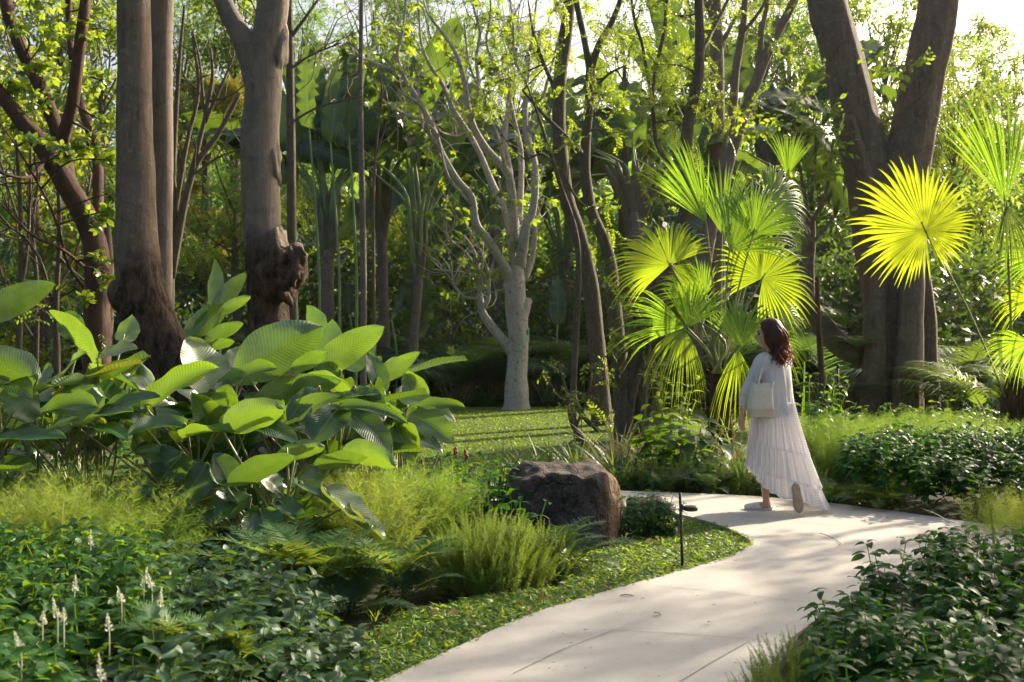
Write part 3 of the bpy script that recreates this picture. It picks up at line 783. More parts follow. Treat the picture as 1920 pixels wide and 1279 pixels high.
# --- thin pale stems and twiggy saplings at left
def sapling(label, Y, lines, bark='twig', crown=(), spr=SPR_OVAL, size=.22, leaf='crown_lit', twigs=0, tl=.5, seed=0, group=None, tipleaf=0, name='sapling'):
    return make_tree(name, label, 'sapling', Y, lines[:1], lines[1:], bark, crown, spr, size, leaf, seg=8, bseg=6, rough=.03, twigs=twigs, twig_len=tl, seed=seed, group=group, tipleaf=tipleaf)
sapling('two thin pale stems rising side by side at the far left edge', 16, [[(35, 880, 14), (36, 640, 13), (40, 520, 11), (38, 380, 9), (30, 250, 6)], [(36, 560, 8), (50, 480, 7), (56, 380, 6), (58, 280, 5)]], twigs=7, tl=.8, seed=5)
sapling('thin dark knotted stem between the left edge and the reddish tree', 15.5, [[(108, 880, 15), (107, 700, 14), (106, 560, 11), (112, 440, 9), (108, 330, 7), (100, 200, 5)], [(106, 600, 8), (80, 500, 6), (50, 450, 5), (10, 420, 4)], [(108, 480, 6), (150, 520, 5), (200, 560, 4)]], twigs=8, tl=.8, seed=6, crown=[(75, 580, 30, 8), (190, 560, 22, 7), (20, 560, 40, 8)], tipleaf=.3)
sapling('bare twiggy sapling with curved pale shoots near the left edge', 17, [[(64, 880, 9), (70, 560, 8), (62, 420, 6), (80, 300, 4)], [(66, 500, 6), (30, 400, 5), (0, 300, 4)], [(66, 600, 6), (140, 480, 5), (170, 330, 4)], [(66, 640, 6), (20, 560, 5), (-20, 440, 4)]], twigs=9, tl=.9, seed=7)
sapling('bundle of long arching grey green stems between the two thick trunks', 17, [[(318, 860, 13), (322, 500, 12), (326, 300, 10), (336, 120, 8), (346, 10, 5)], [(322, 480, 13), (345, 380, 11), (380, 240, 9), (398, 150, 7), (395, 90, 4)], [(322, 520, 14), (360, 330, 12), (410, 250, 10), (450, 175, 8)], [(325, 420, 10), (350, 270, 9), (372, 170, 7), (360, 60, 4)], [(385, 230, 6), (420, 150, 5), (440, 100, 3)], [(385, 230, 6), (375, 120, 4), (362, 60, 3)], [(392, 190, 6), (430, 180, 4), (470, 150, 3)], [(360, 330, 6), (420, 290, 4), (500, 270, 3)]], bark='stem_grey' if 'stem_grey' in M else 'twig', twigs=3, tl=.8, seed=8)
sapling('slim grey trunk with fine bare twigs right of the forked trunk', 19, [[(556, 700, 20), (550, 600, 19), (547, 400, 18), (545, 200, 16), (543, 60, 14), (540, -50, 11), (536, -200, 8)], [(545, 70, 9), (575, 30, 6), (610, -20, 4), (640, -60, 3)], [(545, 130, 6), (580, 105, 4), (640, 80, 3)], [(545, 230, 5), (600, 200, 4), (680, 180, 3)], [(544, 100, 5), (505, 70, 4), (470, 0, 3)]], bark='bark_dark', twigs=6, tl=1.2, seed=9)
sapling('slender ringed grey pole trunk in front of the paddle leaved palms', 22, [[(682, 755, 13), (682, 600, 12), (680, 400, 12), (676, 200, 10), (678, 0, 8), (680, -160, 6)]], bark='bark_palm', seed=10, twigs=4, tl=.8, tipleaf=.9, leaf='crown')
sapling('thinnest pale stem leaning beside the slender grey pole trunk', 22.5, [[(703, 755, 8), (702, 640, 7), (700, 400, 6), (705, 280, 5), (716, 170, 4), (706, 120, 3)], [(703, 300, 4), (722, 240, 3), (735, 200, 2)]], seed=11, twigs=3, tl=.6)

# --- pale branching tree on the lawn
PT = 24.7
make_tree('bare_tree', 'pale barked tree with many forking bare limbs on the sunlit lawn', 'tree', PT,
    [[(967, 775, 70), (968, 757, 50), (969, 700, 41), (971, 640, 38), (969, 580, 40), (967, 540, 37), (966, 500, 31)], [(975, 600, 26), (986, 572, 22), (994, 562, 12)], [(962, 548, 22), (950, 536, 16), (946, 532, 9)]],
    [[(966, 665, 24), (938, 632, 20), (914, 602, 17), (903, 580, 15), (898, 540, 9), (895, 500, 7), (888, 470, 5), (870, 440, 3)],
     [(903, 582, 10), (916, 560, 7), (918, 520, 5), (928, 480, 3)], [(900, 560, 6), (870, 556, 5), (850, 530, 4), (845, 510, 4), (812, 505, 3)], [(896, 505, 5), (870, 470, 4), (840, 445, 3), (835, 425, 2)], [(898, 520, 5), (905, 480, 4), (880, 430, 3)],
     [(960, 530, 22), (940, 490, 18, -.3), (915, 450, 17, -.5), (892, 420, 16, -.6), (884, 370, 14, -.7), (860, 340, 13, -.8), (830, 290, 12, -.9), (810, 235, 11, -1), (780, 180, 10, -1), (755, 140, 9, -1), (745, 100, 7, -1), (755, 60, 5, -1), (760, 10, 4, -1), (765, -40, 3, -1)],
     [(830, 288, 8, -.9), (805, 250, 7, -1.3), (790, 200, 6, -1.6), (745, 170, 3, -1.8)],
     [(806, 228, 6, -1), (760, 215, 5, -.5), (720, 190, 4, 0), (705, 165, 3, .3)], [(746, 135, 6, -1), (700, 117, 4, -.7), (650, 100, 3, -.5)], [(884, 385, 6, -.7), (840, 330, 5, -1), (815, 245, 5, -1.2), (770, 228, 3, -1.4)],
     [(964, 500, 18), (956, 430, 17, .4), (946, 390, 15, .5), (925, 350, 14, .6), (900, 290, 12, .7), (875, 245, 11, .8), (850, 205, 10, .8), (830, 160, 8, .8), (805, 120, 7, .8), (790, 80, 5, .8), (786, 30, 4, .8), (780, -40, 3)],
     [(966, 470, 20), (962, 400, 17, -.2), (955, 335, 16, -.4), (940, 310, 15, -.5), (905, 270, 14, -.6), (882, 220, 12, -.7), (870, 150, 10, -.8), (855, 100, 8, -.8), (828, 60, 6, -.8), (800, 20, 4, -.8), (790, -30, 3)],
     [(884, 225, 8, -.7), (898, 170, 7, -1), (893, 110, 6, -1), (900, 60, 5, -1), (888, 10, 4, -1), (895, -40, 3)],
     [(968, 440, 18, .3), (960, 380, 15, .5), (956, 320, 12, .7), (946, 260, 10, .8), (952, 190, 8, 1), (930, 130, 6, 1), (912, 80, 5, 1), (920, 20, 4), (915, -40, 3)],
     [(976, 500, 22), (985, 430, 19, -.3), (1000, 390, 14, -.4), (1003, 340, 15, -.5), (998, 290, 15, -.5), (985, 245, 12, -.5), (986, 180, 10, -.5), (992, 110, 8, -.5), (1002, 40, 5, -.5), (1010, -40, 4)],
     [(986, 250, 8, -.5), (1010, 205, 7, -.7), (1030, 140, 5, -.8), (1050, 60, 4, -1), (1060, 0, 3)],
     [(988, 160, 7, -.5), (965, 110, 5, -.8), (962, 40, 4, -.9), (950, -30, 3)],
     [(985, 525, 13, .2), (998, 482, 11, .3), (1003, 440, 9, .3), (1006, 410, 5, .3), (1020, 370, 3, .3)], [(972, 420, 14, .6), (977, 350, 12, .8), (976, 280, 10, 1), (962, 215, 8, 1), (955, 160, 6, 1), (970, 90, 4, 1)],
     [(870, 250, 6, .8), (850, 255, 5, .5), (822, 245, 3, .3)], [(955, 340, 7, -.4), (930, 250, 6, -1), (905, 180, 5, -1.4), (880, 120, 4, -1.6), (870, 40, 3, -1.7)]],
    'bark_pale', [(690, 170, 24, 14), (705, 200, 20, 10), (735, 200, 18, 8), (800, 150, 30, 12), (850, 110, 36, 14), (690, 120, 24, 10), (930, 130, 30, 12), (760, 60, 40, 14), (900, 40, 50, 18), (820, 470, 16, 6), (890, 520, 18, 8), (925, 510, 16, 7), (840, 560, 14, 6), (1015, 380, 18, 8), (860, 160, 20, 8), (905, 205, 16, 6), (960, 80, 40, 14), (1020, 100, 40, 14), (720, 60, 36, 12), (650, 90, 24, 9), (745, 290, 15, 6), (770, 215, 20, 8), (1000, 180, 26, 10)],
    SPR_PALM, .26, 'crown_lit', seg=20, rough=.07, lobes=.03, twigs=11, twig_len=1.3, tipleaf=.3, seed=12, bseg=10)

# --- dark barked trees right of it
make_tree('leaning_tree', 'olive barked trunk leaning left, close by the pale branching tree', 'tree', 20,
    [[(1130, 812, 46), (1127, 760, 38), (1124, 720, 34), (1117, 620, 31), (1105, 520, 30), (1082, 430, 28), (1062, 370, 28), (1049, 260, 26), (1050, 150, 25), (1062, 60, 24), (1070, -40, 22), (1080, -240, 14)]],
    [[(1052, 190, 10), (1020, 120, 8, .4), (1000, 60, 5, .8), (990, 0, 3, 1)], [(1062, 50, 10), (1040, 0, 7, .5), (1010, -60, 4)], [(1055, 330, 6), (1020, 290, 5, .3), (985, 300, 3, .5)]],
    'bark_dark', [(940, 150, 60, 34, .5), (985, 105, 55, 30, .5), (1010, 60, 50, 22), (910, 200, 36, 16, .6), (1040, 20, 50, 20), (1000, 210, 34, 12, .4), (1080, -40, 80, 30)], SPR_SMALL, .36, 'crown_lit', seg=14, seed=13, twigs=3, tipleaf=.5)
make_tree('forked_tree', 'dark slim trunk forking in a high narrow V above the fan palm', 'tree', 19,
    [[(1172, 825, 42), (1166, 720, 34), (1158, 640, 30), (1150, 560, 27), (1146, 500, 23), (1132, 450, 22), (1110, 400, 21), (1098, 330, 20), (1098, 270, 19), (1104, 200, 18), (1107, 130, 18)],
     [(1107, 135, 15), (1095, 70, 12), (1082, 10, 11), (1070, -60, 9), (1050, -200, 5)], [(1107, 132, 15), (1125, 80, 13), (1150, 35, 11), (1170, -30, 9), (1190, -180, 5)]],
    [[(1153, 565, 20), (1175, 530, 18, -.2), (1188, 505, 17, -.3), (1215, 470, 12, -.3), (1228, 420, 8, -.3)], [(1100, 300, 9), (1060, 255, 8, .3), (1010, 205, 6, .6), (980, 170, 4, .8)], [(1110, 400, 6), (1080, 370, 5, -.3), (1060, 330, 3, -.5)], [(1104, 180, 7), (1140, 140, 5), (1180, 120, 3)]],
    'bark_dark', [(1160, 110, 46, 20), (1190, 70, 46, 20), (1135, 60, 40, 14), (1105, 190, 36, 12), (1130, 180, 40, 16), (1170, 180, 36, 14), (1150, 250, 26, 9), (1085, 245, 26, 9), (1120, 150, 30, 10), (1075, 270, 20, 7), (1110, 470, 20, 7), (1130, 390, 20, 8), (1140, 440, 18, 8), (1050, 100, 50, 14)], SPR_SMALL, .36, 'crown_lit', seg=12, seed=14, twigs=4, tipleaf=.6)
sapling('long thin crooked stem climbing left of the olive leaning trunk', 18.5, [[(1076, 800, 13), (1075, 730, 12), (1081, 600, 12), (1085, 500, 11), (1078, 430, 10), (1055, 360, 9), (1036, 300, 7), (1010, 220, 5), (985, 150, 3)], [(1075, 745, 12), (1090, 775, 10), (1102, 790, 9), (1125, 810, 8)]], bark='bark_dark', seed=15, twigs=4, tl=.7, tipleaf=.7, spr=SPR_SMALL, size=.4)
# --- tangled clump of aerial roots and leaning stems
g_ = np.random.default_rng(5); tang = []
for q in range(26):
    x0 = 1150 + 80 * g_.random(); x1 = 1165 + 75 * g_.random(); d = g_.normal() * .35
    top = 520 + 180 * g_.random()
    tang.append([(x0, 845, 8 + 10 * g_.random(), d), ((x0 + x1) / 2 + g_.normal() * 9, 770, 7 + 9 * g_.random(), d), (x1 + g_.normal() * 6, 690, 6 + 7 * g_.random(), d * .8), (1190 + 40 * g_.random(), top, 4, d * .5)])
make_tree('strangler_fig', 'gnarled clump of twisted roots and leaning stems left of the fan palm', 'tree', 16.8,
    [[(1195, 850, 80), (1196, 780, 70), (1202, 700, 54), (1212, 620, 44), (1236, 540, 38), (1262, 470, 32), (1283, 410, 28), (1292, 350, 24), (1286, 280, 21), (1292, 215, 20), (1310, 140, 18), (1312, 60, 17), (1310, -40, 15), (1312, -200, 8)],
     [(1165, 850, 44), (1172, 780, 36), (1185, 710, 28), (1200, 640, 22)], [(1222, 850, 40), (1222, 770, 34), (1216, 690, 26), (1212, 630, 20)]],
    tang + [[(1212, 620, 22), (1200, 560, 18, .3), (1218, 500, 15, .4), (1255, 440, 13, .5), (1290, 380, 10, .6)], [(1292, 340, 14), (1245, 290, 11, .4), (1228, 250, 9, .6), (1225, 160, 8, .8), (1245, 60, 7, .9), (1250, 0, 6, 1), (1260, -60, 4)], [(1228, 230, 6, .6), (1205, 90, 6, .6), (1190, 40, 6, .6), (1180, -30, 4, .6)], [(1314, 100, 9), (1345, 40, 7, .4), (1375, -20, 5, .6)], [(1200, 700, 12), (1230, 650, 10, -.3), (1262, 560, 8, -.4), (1300, 500, 6, -.5)]],
    'bark_dark', [(1230, 120, 46, 20), (1260, 160, 44, 18), (1290, 110, 40, 14), (1240, 200, 40, 16), (1280, 230, 36, 12), (1330, 190, 40, 14), (1210, 330, 26, 10), (1240, 370, 24, 9), (1180, 560, 26, 9), (1170, 640, 30, 12), (1160, 700, 30, 12), (1220, 690, 26, 9), (1250, 620, 26, 9), (1320, 60, 44, 14), (1270, 30, 60, 20), (1200, 20, 50, 14), (1190, 760, 22, 7), (1300, 300, 30, 10)], SPR_SMALL, .36, 'crown_lit', seg=14, rough=.1, lobes=.09, seed=16, bseg=7, twigs=0)
make_tree('tall_tree', 'thick straight grey trunk rising behind the fan palm', 'tree', 29,
    [[(1345, 790, 40), (1345, 600, 34), (1344, 300, 29), (1345, 150, 27), (1340, 0, 25), (1338, -200, 18)]], [[(1344, 120, 12), (1365, 60, 8), (1400, 0, 5)], [(1343, 40, 10), (1310, -20, 7), (1290, -90, 4)]],
    'bark_smooth', [(1320, 0, 90, 30), (1390, -20, 80, 26), (1350, 70, 40, 10)], SPR_SMALL, .5, 'crown', seed=17, twigs=4, tipleaf=.6)
make_tree('leaning_tree', 'grey brown trunk slanting up to the right behind the fan palm', 'tree', 27,
    [[(1290, 790, 34), (1310, 560, 30), (1340, 390, 27), (1380, 260, 24), (1412, 170, 20), (1448, 80, 18), (1490, 0, 15), (1540, -110, 9)], [(1345, 380, 20), (1372, 220, 17, .4), (1380, 130, 15, .5), (1394, 40, 13, .5), (1400, -60, 10, .6)]],
    [[(1412, 170, 12), (1424, 110, 11), (1428, 60, 10), (1440, 0, 8), (1445, -60, 5)], [(1394, 60, 7, .5), (1425, 20, 6), (1450, -30, 4)], [(1372, 270, 6), (1340, 230, 5, -.4), (1310, 200, 3, -.6)]],
    'bark_smooth', [(1400, 200, 40, 14), (1360, 250, 44, 16), (1420, 60, 70, 24), (1480, 100, 50, 16), (1390, 340, 26, 8), (1330, 140, 50, 16), (1500, 180, 44, 12), (1450, 0, 80, 24)], SPR_SMALL, .46, 'crown_lit', seed=18, twigs=4, tipleaf=.7)

# --- the big fig at right
FY = 20.5
fig = make_tree('fig_tree', 'massive fig trunk splitting in two broad limbs behind the yellow fan leaf', 'tree', FY,
    [[(1672, 806, 140), (1670, 740, 112), (1670, 660, 102), (1670, 560, 102), (1664, 470, 108), (1654, 400, 112), (1649, 350, 108)],
     [(1645, 400, 84), (1626, 320, 84), (1608, 240, 82), (1588, 150, 78), (1568, 70, 74), (1550, 0, 72), (1530, -120, 62), (1500, -320, 46), (1480, -520, 28)],
     [(1668, 430, 96), (1690, 340, 92), (1708, 260, 86), (1724, 180, 80), (1740, 100, 76), (1756, 20, 72), (1765, -60, 68), (1790, -280, 48), (1800, -480, 28)],
     [(1632, 380, 40, -.3), (1610, 300, 36, -.4), (1588, 220, 28, -.4)],
     [(1698, 812, 66, -.75), (1702, 700, 54, -.7), (1707, 600, 46, -.65), (1711, 500, 40, -.6), (1706, 400, 26, -.4)],
     [(1746, 812, 42, -.3), (1742, 700, 36, -.3), (1738, 600, 34, -.3), (1730, 520, 30, -.3), (1716, 420, 20, -.2)],
     [(1632, 812, 62, -.6), (1638, 720, 46, -.6), (1642, 620, 36, -.6), (1648, 480, 24, -.4)]],
    [[(1505, -200, 30), (1440, -330, 20), (1360, -420, 12)], [(1790, -280, 30), (1880, -420, 20), (1960, -520, 12)], [(1785, -240, 24), (1740, -400, 16), (1700, -520, 8)],
     [(1700, 640, 9, -.75), (1708, 600, 8, -.72), (1730, 570, 7, -.4)], [(1738, 806, 10, -.35), (1728, 700, 9, -.45), (1712, 620, 8, -.75), (1704, 560, 6, -.7)], [(1742, 700, 7, -.3), (1722, 660, 6, -.5), (1712, 640, 5, -.75)]],
    'bark_fig', [(1380, -420, 130, 20), (1950, -520, 130, 20), (1700, -520, 130, 20), (1485, -520, 120, 20), (1800, -500, 110, 20)], SPR_OVAL, .5, 'crown', seg=40, rough=.035, lobes=.035, seed=19, bseg=9)
# roots and stubs of the fig
mb = MB()
for q in range(26):
    x = 1570 + 75 * RNG.random()
    tube(mb, limb3([(x, 806, 5 + 6 * RNG.random(), -.5), (x + 6, 760, 4 + 5 * RNG.random(), -.55), (1615 + 18 * RNG.random(), 690 + 60 * RNG.random(), 4, -.5)], FY), 6, .05, 3)
for (x, w_) in ((1560, 14), (1590, 18), (1612, 22), (1752, 14)):
    tube(mb, limb3([(x, 812, w_, -.5), (x + (1645 - x) * .4, 785, w_ * 1.1, -.5), (1645 if x < 1700 else 1735, 730, w_, -.45)], FY), 9, .06, 4)
mb.build('root', M['bark_fig'], fig)
mb = MB()
tube(mb, limb3([(1618, 660, 46, -.2), (1590, 655, 46, -.3), (1560, 632, 43, -.3), (1532, 598, 40, -.3), (1516, 560, 32, -.3), (1514, 500, 27, -.3), (1518, 440, 24, -.3), (1520, 405, 17, -.3)], FY), 14, .05, 6)
for L in ([(1516, 440, 11, -.3), (1496, 390, 9, -.4), (1480, 350, 7, -.5), (1460, 320, 5, -.5), (1405, 290, 3, -.6)], [(1520, 420, 9, -.3), (1545, 370, 7, -.2), (1556, 320, 6, -.2), (1562, 260, 4, -.2)], [(1518, 420, 9, -.3), (1506, 350, 7, -.4), (1494, 280, 6, -.5), (1490, 220, 4, -.6)], [(1512, 470, 7, -.3), (1545, 430, 6, -.3), (1570, 400, 4, -.2)], [(1498, 560, 8, -.3), (1485, 490, 6, -.5), (1470, 440, 4, -.6)], [(1560, 290, 5, -.2), (1640, 240, 4, 0), (1690, 210, 3, 0), (1740, 170, 3, -.6)], [(1520, 380, 8, -.3), (1528, 300, 6, -.3), (1530, 240, 4, -.4)]):
    tube(mb, limb3(L, FY - .3), 7, .04, 4)
mb.build('lopped_limb', M['bark_fig'], fig)
mb = MB()
for q, (px, py, r, n) in enumerate([(1395, 225, 26, 7), (1420, 250, 20, 6), (1530, 240, 28, 9), (1555, 285, 30, 10), (1545, 330, 26, 9), (1500, 250, 26, 8), (1480, 300, 22, 6), (1570, 250, 24, 7), (1440, 330, 24, 6), (1485, 340, 20, 5), (1690, 120, 30, 6), (1735, 115, 22, 5), (1660, 110, 30, 6), (1545, 130, 22, 5), (1560, 200, 22, 6), (1500, 190, 24, 6), (1475, 400, 20, 4), (1570, 430, 18, 4), (1460, 230, 24, 6)]):
    cluster(mb, SPR_OBOV[q % 3], P(px, py, FY - .9), met(r, FY), n, .33, 700 + q)
mb.build('young_growth', M['crown_lit'], fig)

# --- crowns of the trees behind: four unit crowns, each used by several trees
def crown_mesh(seed, n_cl, n_spr, spr, size, R=3., flat=.8):
    g = np.random.default_rng(seed); mb = MB()
    for q in range(n_cl):
        u = unit(g.normal(size=3)); c = u * R * g.random() ** .4 * np.array([1, 1, flat]); c[2] += R * flat
        cluster(mb, spr[q % len(spr)], c, R * (.22 + .16 * g.random()), n_spr, size, seed * 100 + q, flat=.6)
    return mb
CROWNS = []
def back_tree(label, px, Y, bottom, top, width, kind, leaf, seed, bark='bark_dark', lean=0, lowbush=False):
    """a leafy tree: crown spans the photograph rows bottom..top"""
    zt = P(px, top, Y)[2]; zb = max(P(px, bottom, Y)[2], .2); R = met(width, Y) / 2; H = zt - zb
    base = GX(px, Y); o = thing('leafy_tree', label, 'tree', base, 'trees behind the garden')
    g = np.random.default_rng(seed); mb = MB(); lm = MB()
    bx = base[0]; hz = zb + H * .6
    top_p = np.array([bx + lean, Y, hz])
    tr = [[bx, Y, -.15, .1 + .008 * zt], [bx + lean * .3 + g.normal() * .1, Y, hz * .35, .08 + .007 * zt], [bx + lean * .6, Y, hz * .7, .06 + .005 * zt], [*top_p, .03]]
    tube(mb, tr, 10, .05, 6, seed=seed)
    ncl = int(9 + H * R * (.9 if Y < 34 else 1.9))
    ncl = min(ncl, 46 if Y < 34 else 120)
    for q in range(ncl):
        u = g.random(); zz = zb + H * (.04 + .93 * g.random())
        rr = R * (1 - .55 * abs((zz - zb) / H - .4) * 1.4) * math.sqrt(g.random()); a = g.random() * 6.283
        c = np.array([bx + lean * .7 + rr * math.cos(a), Y + rr * math.sin(a) * .8, zz])
        sz, spr, n = {'small': (.55, SPR_SMALL, 26), 'oval': (.75, SPR_OVAL, 16), 'feather': (.7, SPR_PINN, 22)}[kind]
        cluster(lm, spr[q % len(spr)], c, max(min(R, H) * (.2 + .14 * g.random()), .62), n, sz, seed * 77 + q, flat=.65, droop=.2)
        s = np.array([bx + lean * (zz / hz) * .6, Y, max(min(zz * .75, hz), .4)])
        tube(mb, [[*s, .03], [*((s + c) / 2 + np.array([0, 0, -.1]) + g.normal(size=3) * .15), .018], [*c, .006]], 5, .05, 3)
    mb.build('trunk', M[bark], o); lm.build('crown', M[leaf], o)
    return o
for a in [
    ('leafy tree filling the top left corner behind the reddish tree', 60, 26, 420, -60, 330, 'oval', 'crown', 201),
    ('light green tree seen between the reddish tree and the thick paired trunks', 190, 29, 360, -20, 220, 'oval', 'crown_lit', 202),
    ('airy yellowing feathery leaved tree between the paired trunks and the fork', 385, 33, 520, 30, 260, 'feather', 'crown_olive', 203),
    ('fine leaved pale green tree behind the bundle of arching stems', 440, 28, 640, 240, 220, 'small', 'crown_far', 204),
    ('sunlit bush like tree low behind the slim grey trunk', 590, 34, 620, 330, 210, 'small', 'crown_lit', 205),
    ('dark shrubby tree low behind the left saplings', 90, 25, 760, 420, 260, 'oval', 'crown', 206),
    ('high spreading tree at the top behind the pale branching tree', 830, 38, 240, -60, 320, 'small', 'crown_far', 207),
    ('yellow green tree at the top centre behind the narrow V fork', 1170, 32, 300, -40, 240, 'small', 'crown_lit', 208),
    ('loose leafy tree at the top behind the slanting grey trunks', 1430, 40, 260, -50, 260, 'small', 'crown_far', 209),
    ('bright leafy tree filling the gap between the two fig limbs', 1660, 42, 400, -60, 240, 'oval', 'crown_lit', 210),
    ('rounded sunlit tree right of the right fig limb', 1835, 46, 470, 60, 230, 'oval', 'crown_far', 211),
    ('dense dark bluish tree low between the lopped limb and fig trunk', 1590, 36, 640, 420, 210, 'oval', 'crown_dark', 212),
    ('tall leafy tree left of the left fig limb', 1520, 44, 420, 20, 200, 'oval', 'crown_far', 213),
    ('low leafy tree behind the yellow fan leaf at right', 1830, 36, 620, 360, 240, 'oval', 'crown_lit', 214),
    ('fine leaved tree low behind the low paddle leaf in the centre', 800, 33, 560, 380, 260, 'small', 'crown', 215),
    ('small leaved tree low behind the bark tangle', 1250, 29, 640, 480, 180, 'small', 'crown', 216),
    ('tall leafy tree closing the sky above the reddish leaning tree', 110, 36, 330, -110, 380, 'oval', 'crown', 221),
    ('pale leafy tree closing the sky between the paired trunks and the fork', 340, 40, 380, -90, 300, 'small', 'crown_far', 222),
    ('tall thin leaved tree behind the slim grey trunk', 560, 42, 330, -60, 260, 'small', 'crown_far', 223),
    ('tall tree behind the crown of the pale branching tree', 960, 44, 300, -100, 300, 'small', 'crown', 224),
    ('leafy tree closing the sky above the fan palm', 1300, 40, 280, -90, 280, 'oval', 'crown_far', 225),
    ('tall leafy tree at the top right corner', 1890, 50, 420, 30, 240, 'oval', 'crown', 226),
    ('airy tree close behind the right fig limb', 1790, 40, 520, 90, 200, 'small', 'crown_lit', 227),
    ('tall tree filling the sky between slanting trunk and fig', 1480, 46, 300, -120, 240, 'small', 'crown', 228),
    ('tall leafy tree closing the sky behind the fork limb', 440, 34, 260, -120, 240, 'oval', 'crown_lit', 229),
    ('leafy tree high behind the slender grey pole trunk', 700, 40, 230, -120, 260, 'small', 'crown', 230),
]: back_tree(*a)

# --- the wood beyond
mb = MB(); g = np.random.default_rng(77)
for q in range(200):
    Y = 42 + 34 * g.random(); px = -250 + 2500 * g.random(); x = (px - 960) / FPX * Y
    ht = (8 + 7 * g.random()) * (Y / 55) * (1.0 if px < 1500 else .8); R = 2.2 + 1.8 * g.random()
    for k in range(12):
        zz = ht * (.12 + .85 * g.random()); rr = R * (1 - .5 * abs(zz / ht - .5)) * math.sqrt(g.random()); a = g.random() * 6.28
        cluster(mb, SPR_FAR[k % 3], np.array([x + rr * math.cos(a), Y + rr * math.sin(a), zz]), 1.2 + .5 * g.random(), 15, 1.15, q * 50 + k, flat=.7)
far = mb.build('far_woods', M['crown_far']); far['kind'] = 'stuff'; far['label'] = 'distant sunlit woods closing the view behind the garden'; far['category'] = 'woods'
mb = MB()
for q in range(150):
    Y = 29 + 14 * g.random(); px = -200 + 2350 * g.random(); x = (px - 960) / FPX * Y
    for k in range(5):
        cluster(mb, SPR_FAR[k % 3], np.array([x + g.normal() * 1.2, Y + g.normal() * .8, .3 + 3.6 * g.random() ** 1.3]), .9, 14, .8, 9000 + q * 9 + k, flat=.8)
und = mb.build('undergrowth', M['crown_dark']); und['kind'] = 'stuff'; und['label'] = 'dark mass of undergrowth filling the shade under the far trees'; und['category'] = 'undergrowth'

# --- unseen trees added beside the view to shade the beds and block sky
def added_shade_tree(label, x, y, h, R, seed, n=26, zb=.45, size=.7):
    o = thing('added_shade_tree', label, 'tree', (x, y, 0), 'unseen trees added for shade'); g = np.random.default_rng(seed); mb = MB(); lm = MB()
    tube(mb, [[x, y, -.15, .2], [x + .1, y, h * .3, .15], [x - .1, y + .1, h * .6, .11], [x, y, h * .9, .04]], 10, .05, 6, seed=seed)
    for q in range(n):
        a = g.random() * 6.283; zz = h * (zb + (1 - zb) * g.random()); rr = R * math.sqrt(g.random()); c = np.array([x + rr * math.cos(a), y + rr * math.sin(a), zz])
        cluster(lm, SPR_OVAL[q % 3], c, .7 + .5 * g.random(), 15, size, seed * 61 + q, flat=.6)
        s = np.array([x, y, min(zz * .8, h * .85)]); tube(mb, [[*s, .04], [*((s + c) / 2 + g.normal(size=3) * .12), .025], [*c, .008]], 5, .05, 3)
    mb.build('trunk', M['bark_dark'], o); lm.build('crown', M['crown'], o)
for a in SHADE: added_shade_tree(*a)

for q, (x, y, h, l) in enumerate([(6.6, 10.2, 5, 'unseen slim stem added for path shadows, nearest the dark bed'), (7.3, 11.2, 6, 'unseen slim stem added for path shadows, second from the bed'), (8.6, 12.6, 6, 'unseen slim stem added for path shadows under the farther tree'), (9.3, 12.4, 6.5, 'unseen leaning stem added for path shadows near the right palm'), (7.9, 13.4, 5.5, 'unseen forked stem added for path shadows behind the right palm')]):  # unseen stems, added to cast shadow streaks across the path
    o = thing('sapling', l, 'sapling', (x, y, 0), 'unseen stems added for their shadows'); mb = MB(); g = np.random.default_rng(q + 60)
    L = np.array([[x, y, -.1, .06], [x + .1, y, h * .4, .05], [x + .3 * g.normal(), y + .2, h * .8, .04], [x + .5 * g.normal(), y + .3, h, .02]]); tube(mb, L, 9, .04, 5)
    grow(mb, L, 7, 1.6, q + 5, up=.9, rad=.025); mb.build('trunk', M['bark_dark'], o)

o = thing('sapling', 'unseen leafy sapling added to dapple the right fan palm leaf', 'sapling', (9.0, 17.9, 0), 'unseen stems added for their shadows'); mb = MB(); lm = MB()  # unseen sapling, added so its leaves dapple the yellow fan
L = np.array([[9.0, 17.9, -.1, .05], [9.0, 17.9, 2, .045], [8.8, 17.8, 4, .03], [8.6, 17.7, 5.4, .012]]); tube(mb, L, 9, .04, 5)
for q, (dx, dz) in enumerate([(0, 0), (-.25, -.28), (.3, .25), (.1, -.45)]): cluster(lm, SPR_OBOV[q % 3], np.array([8.6 + dx, 17.7 + .1 * q, 5.12 + dz]), .22, 5, .3, 4400 + q, mbw=mb, src=L)
mb.build('trunk', M['bark_dark'], o); lm.build('crown', M['crown_lit'], o)
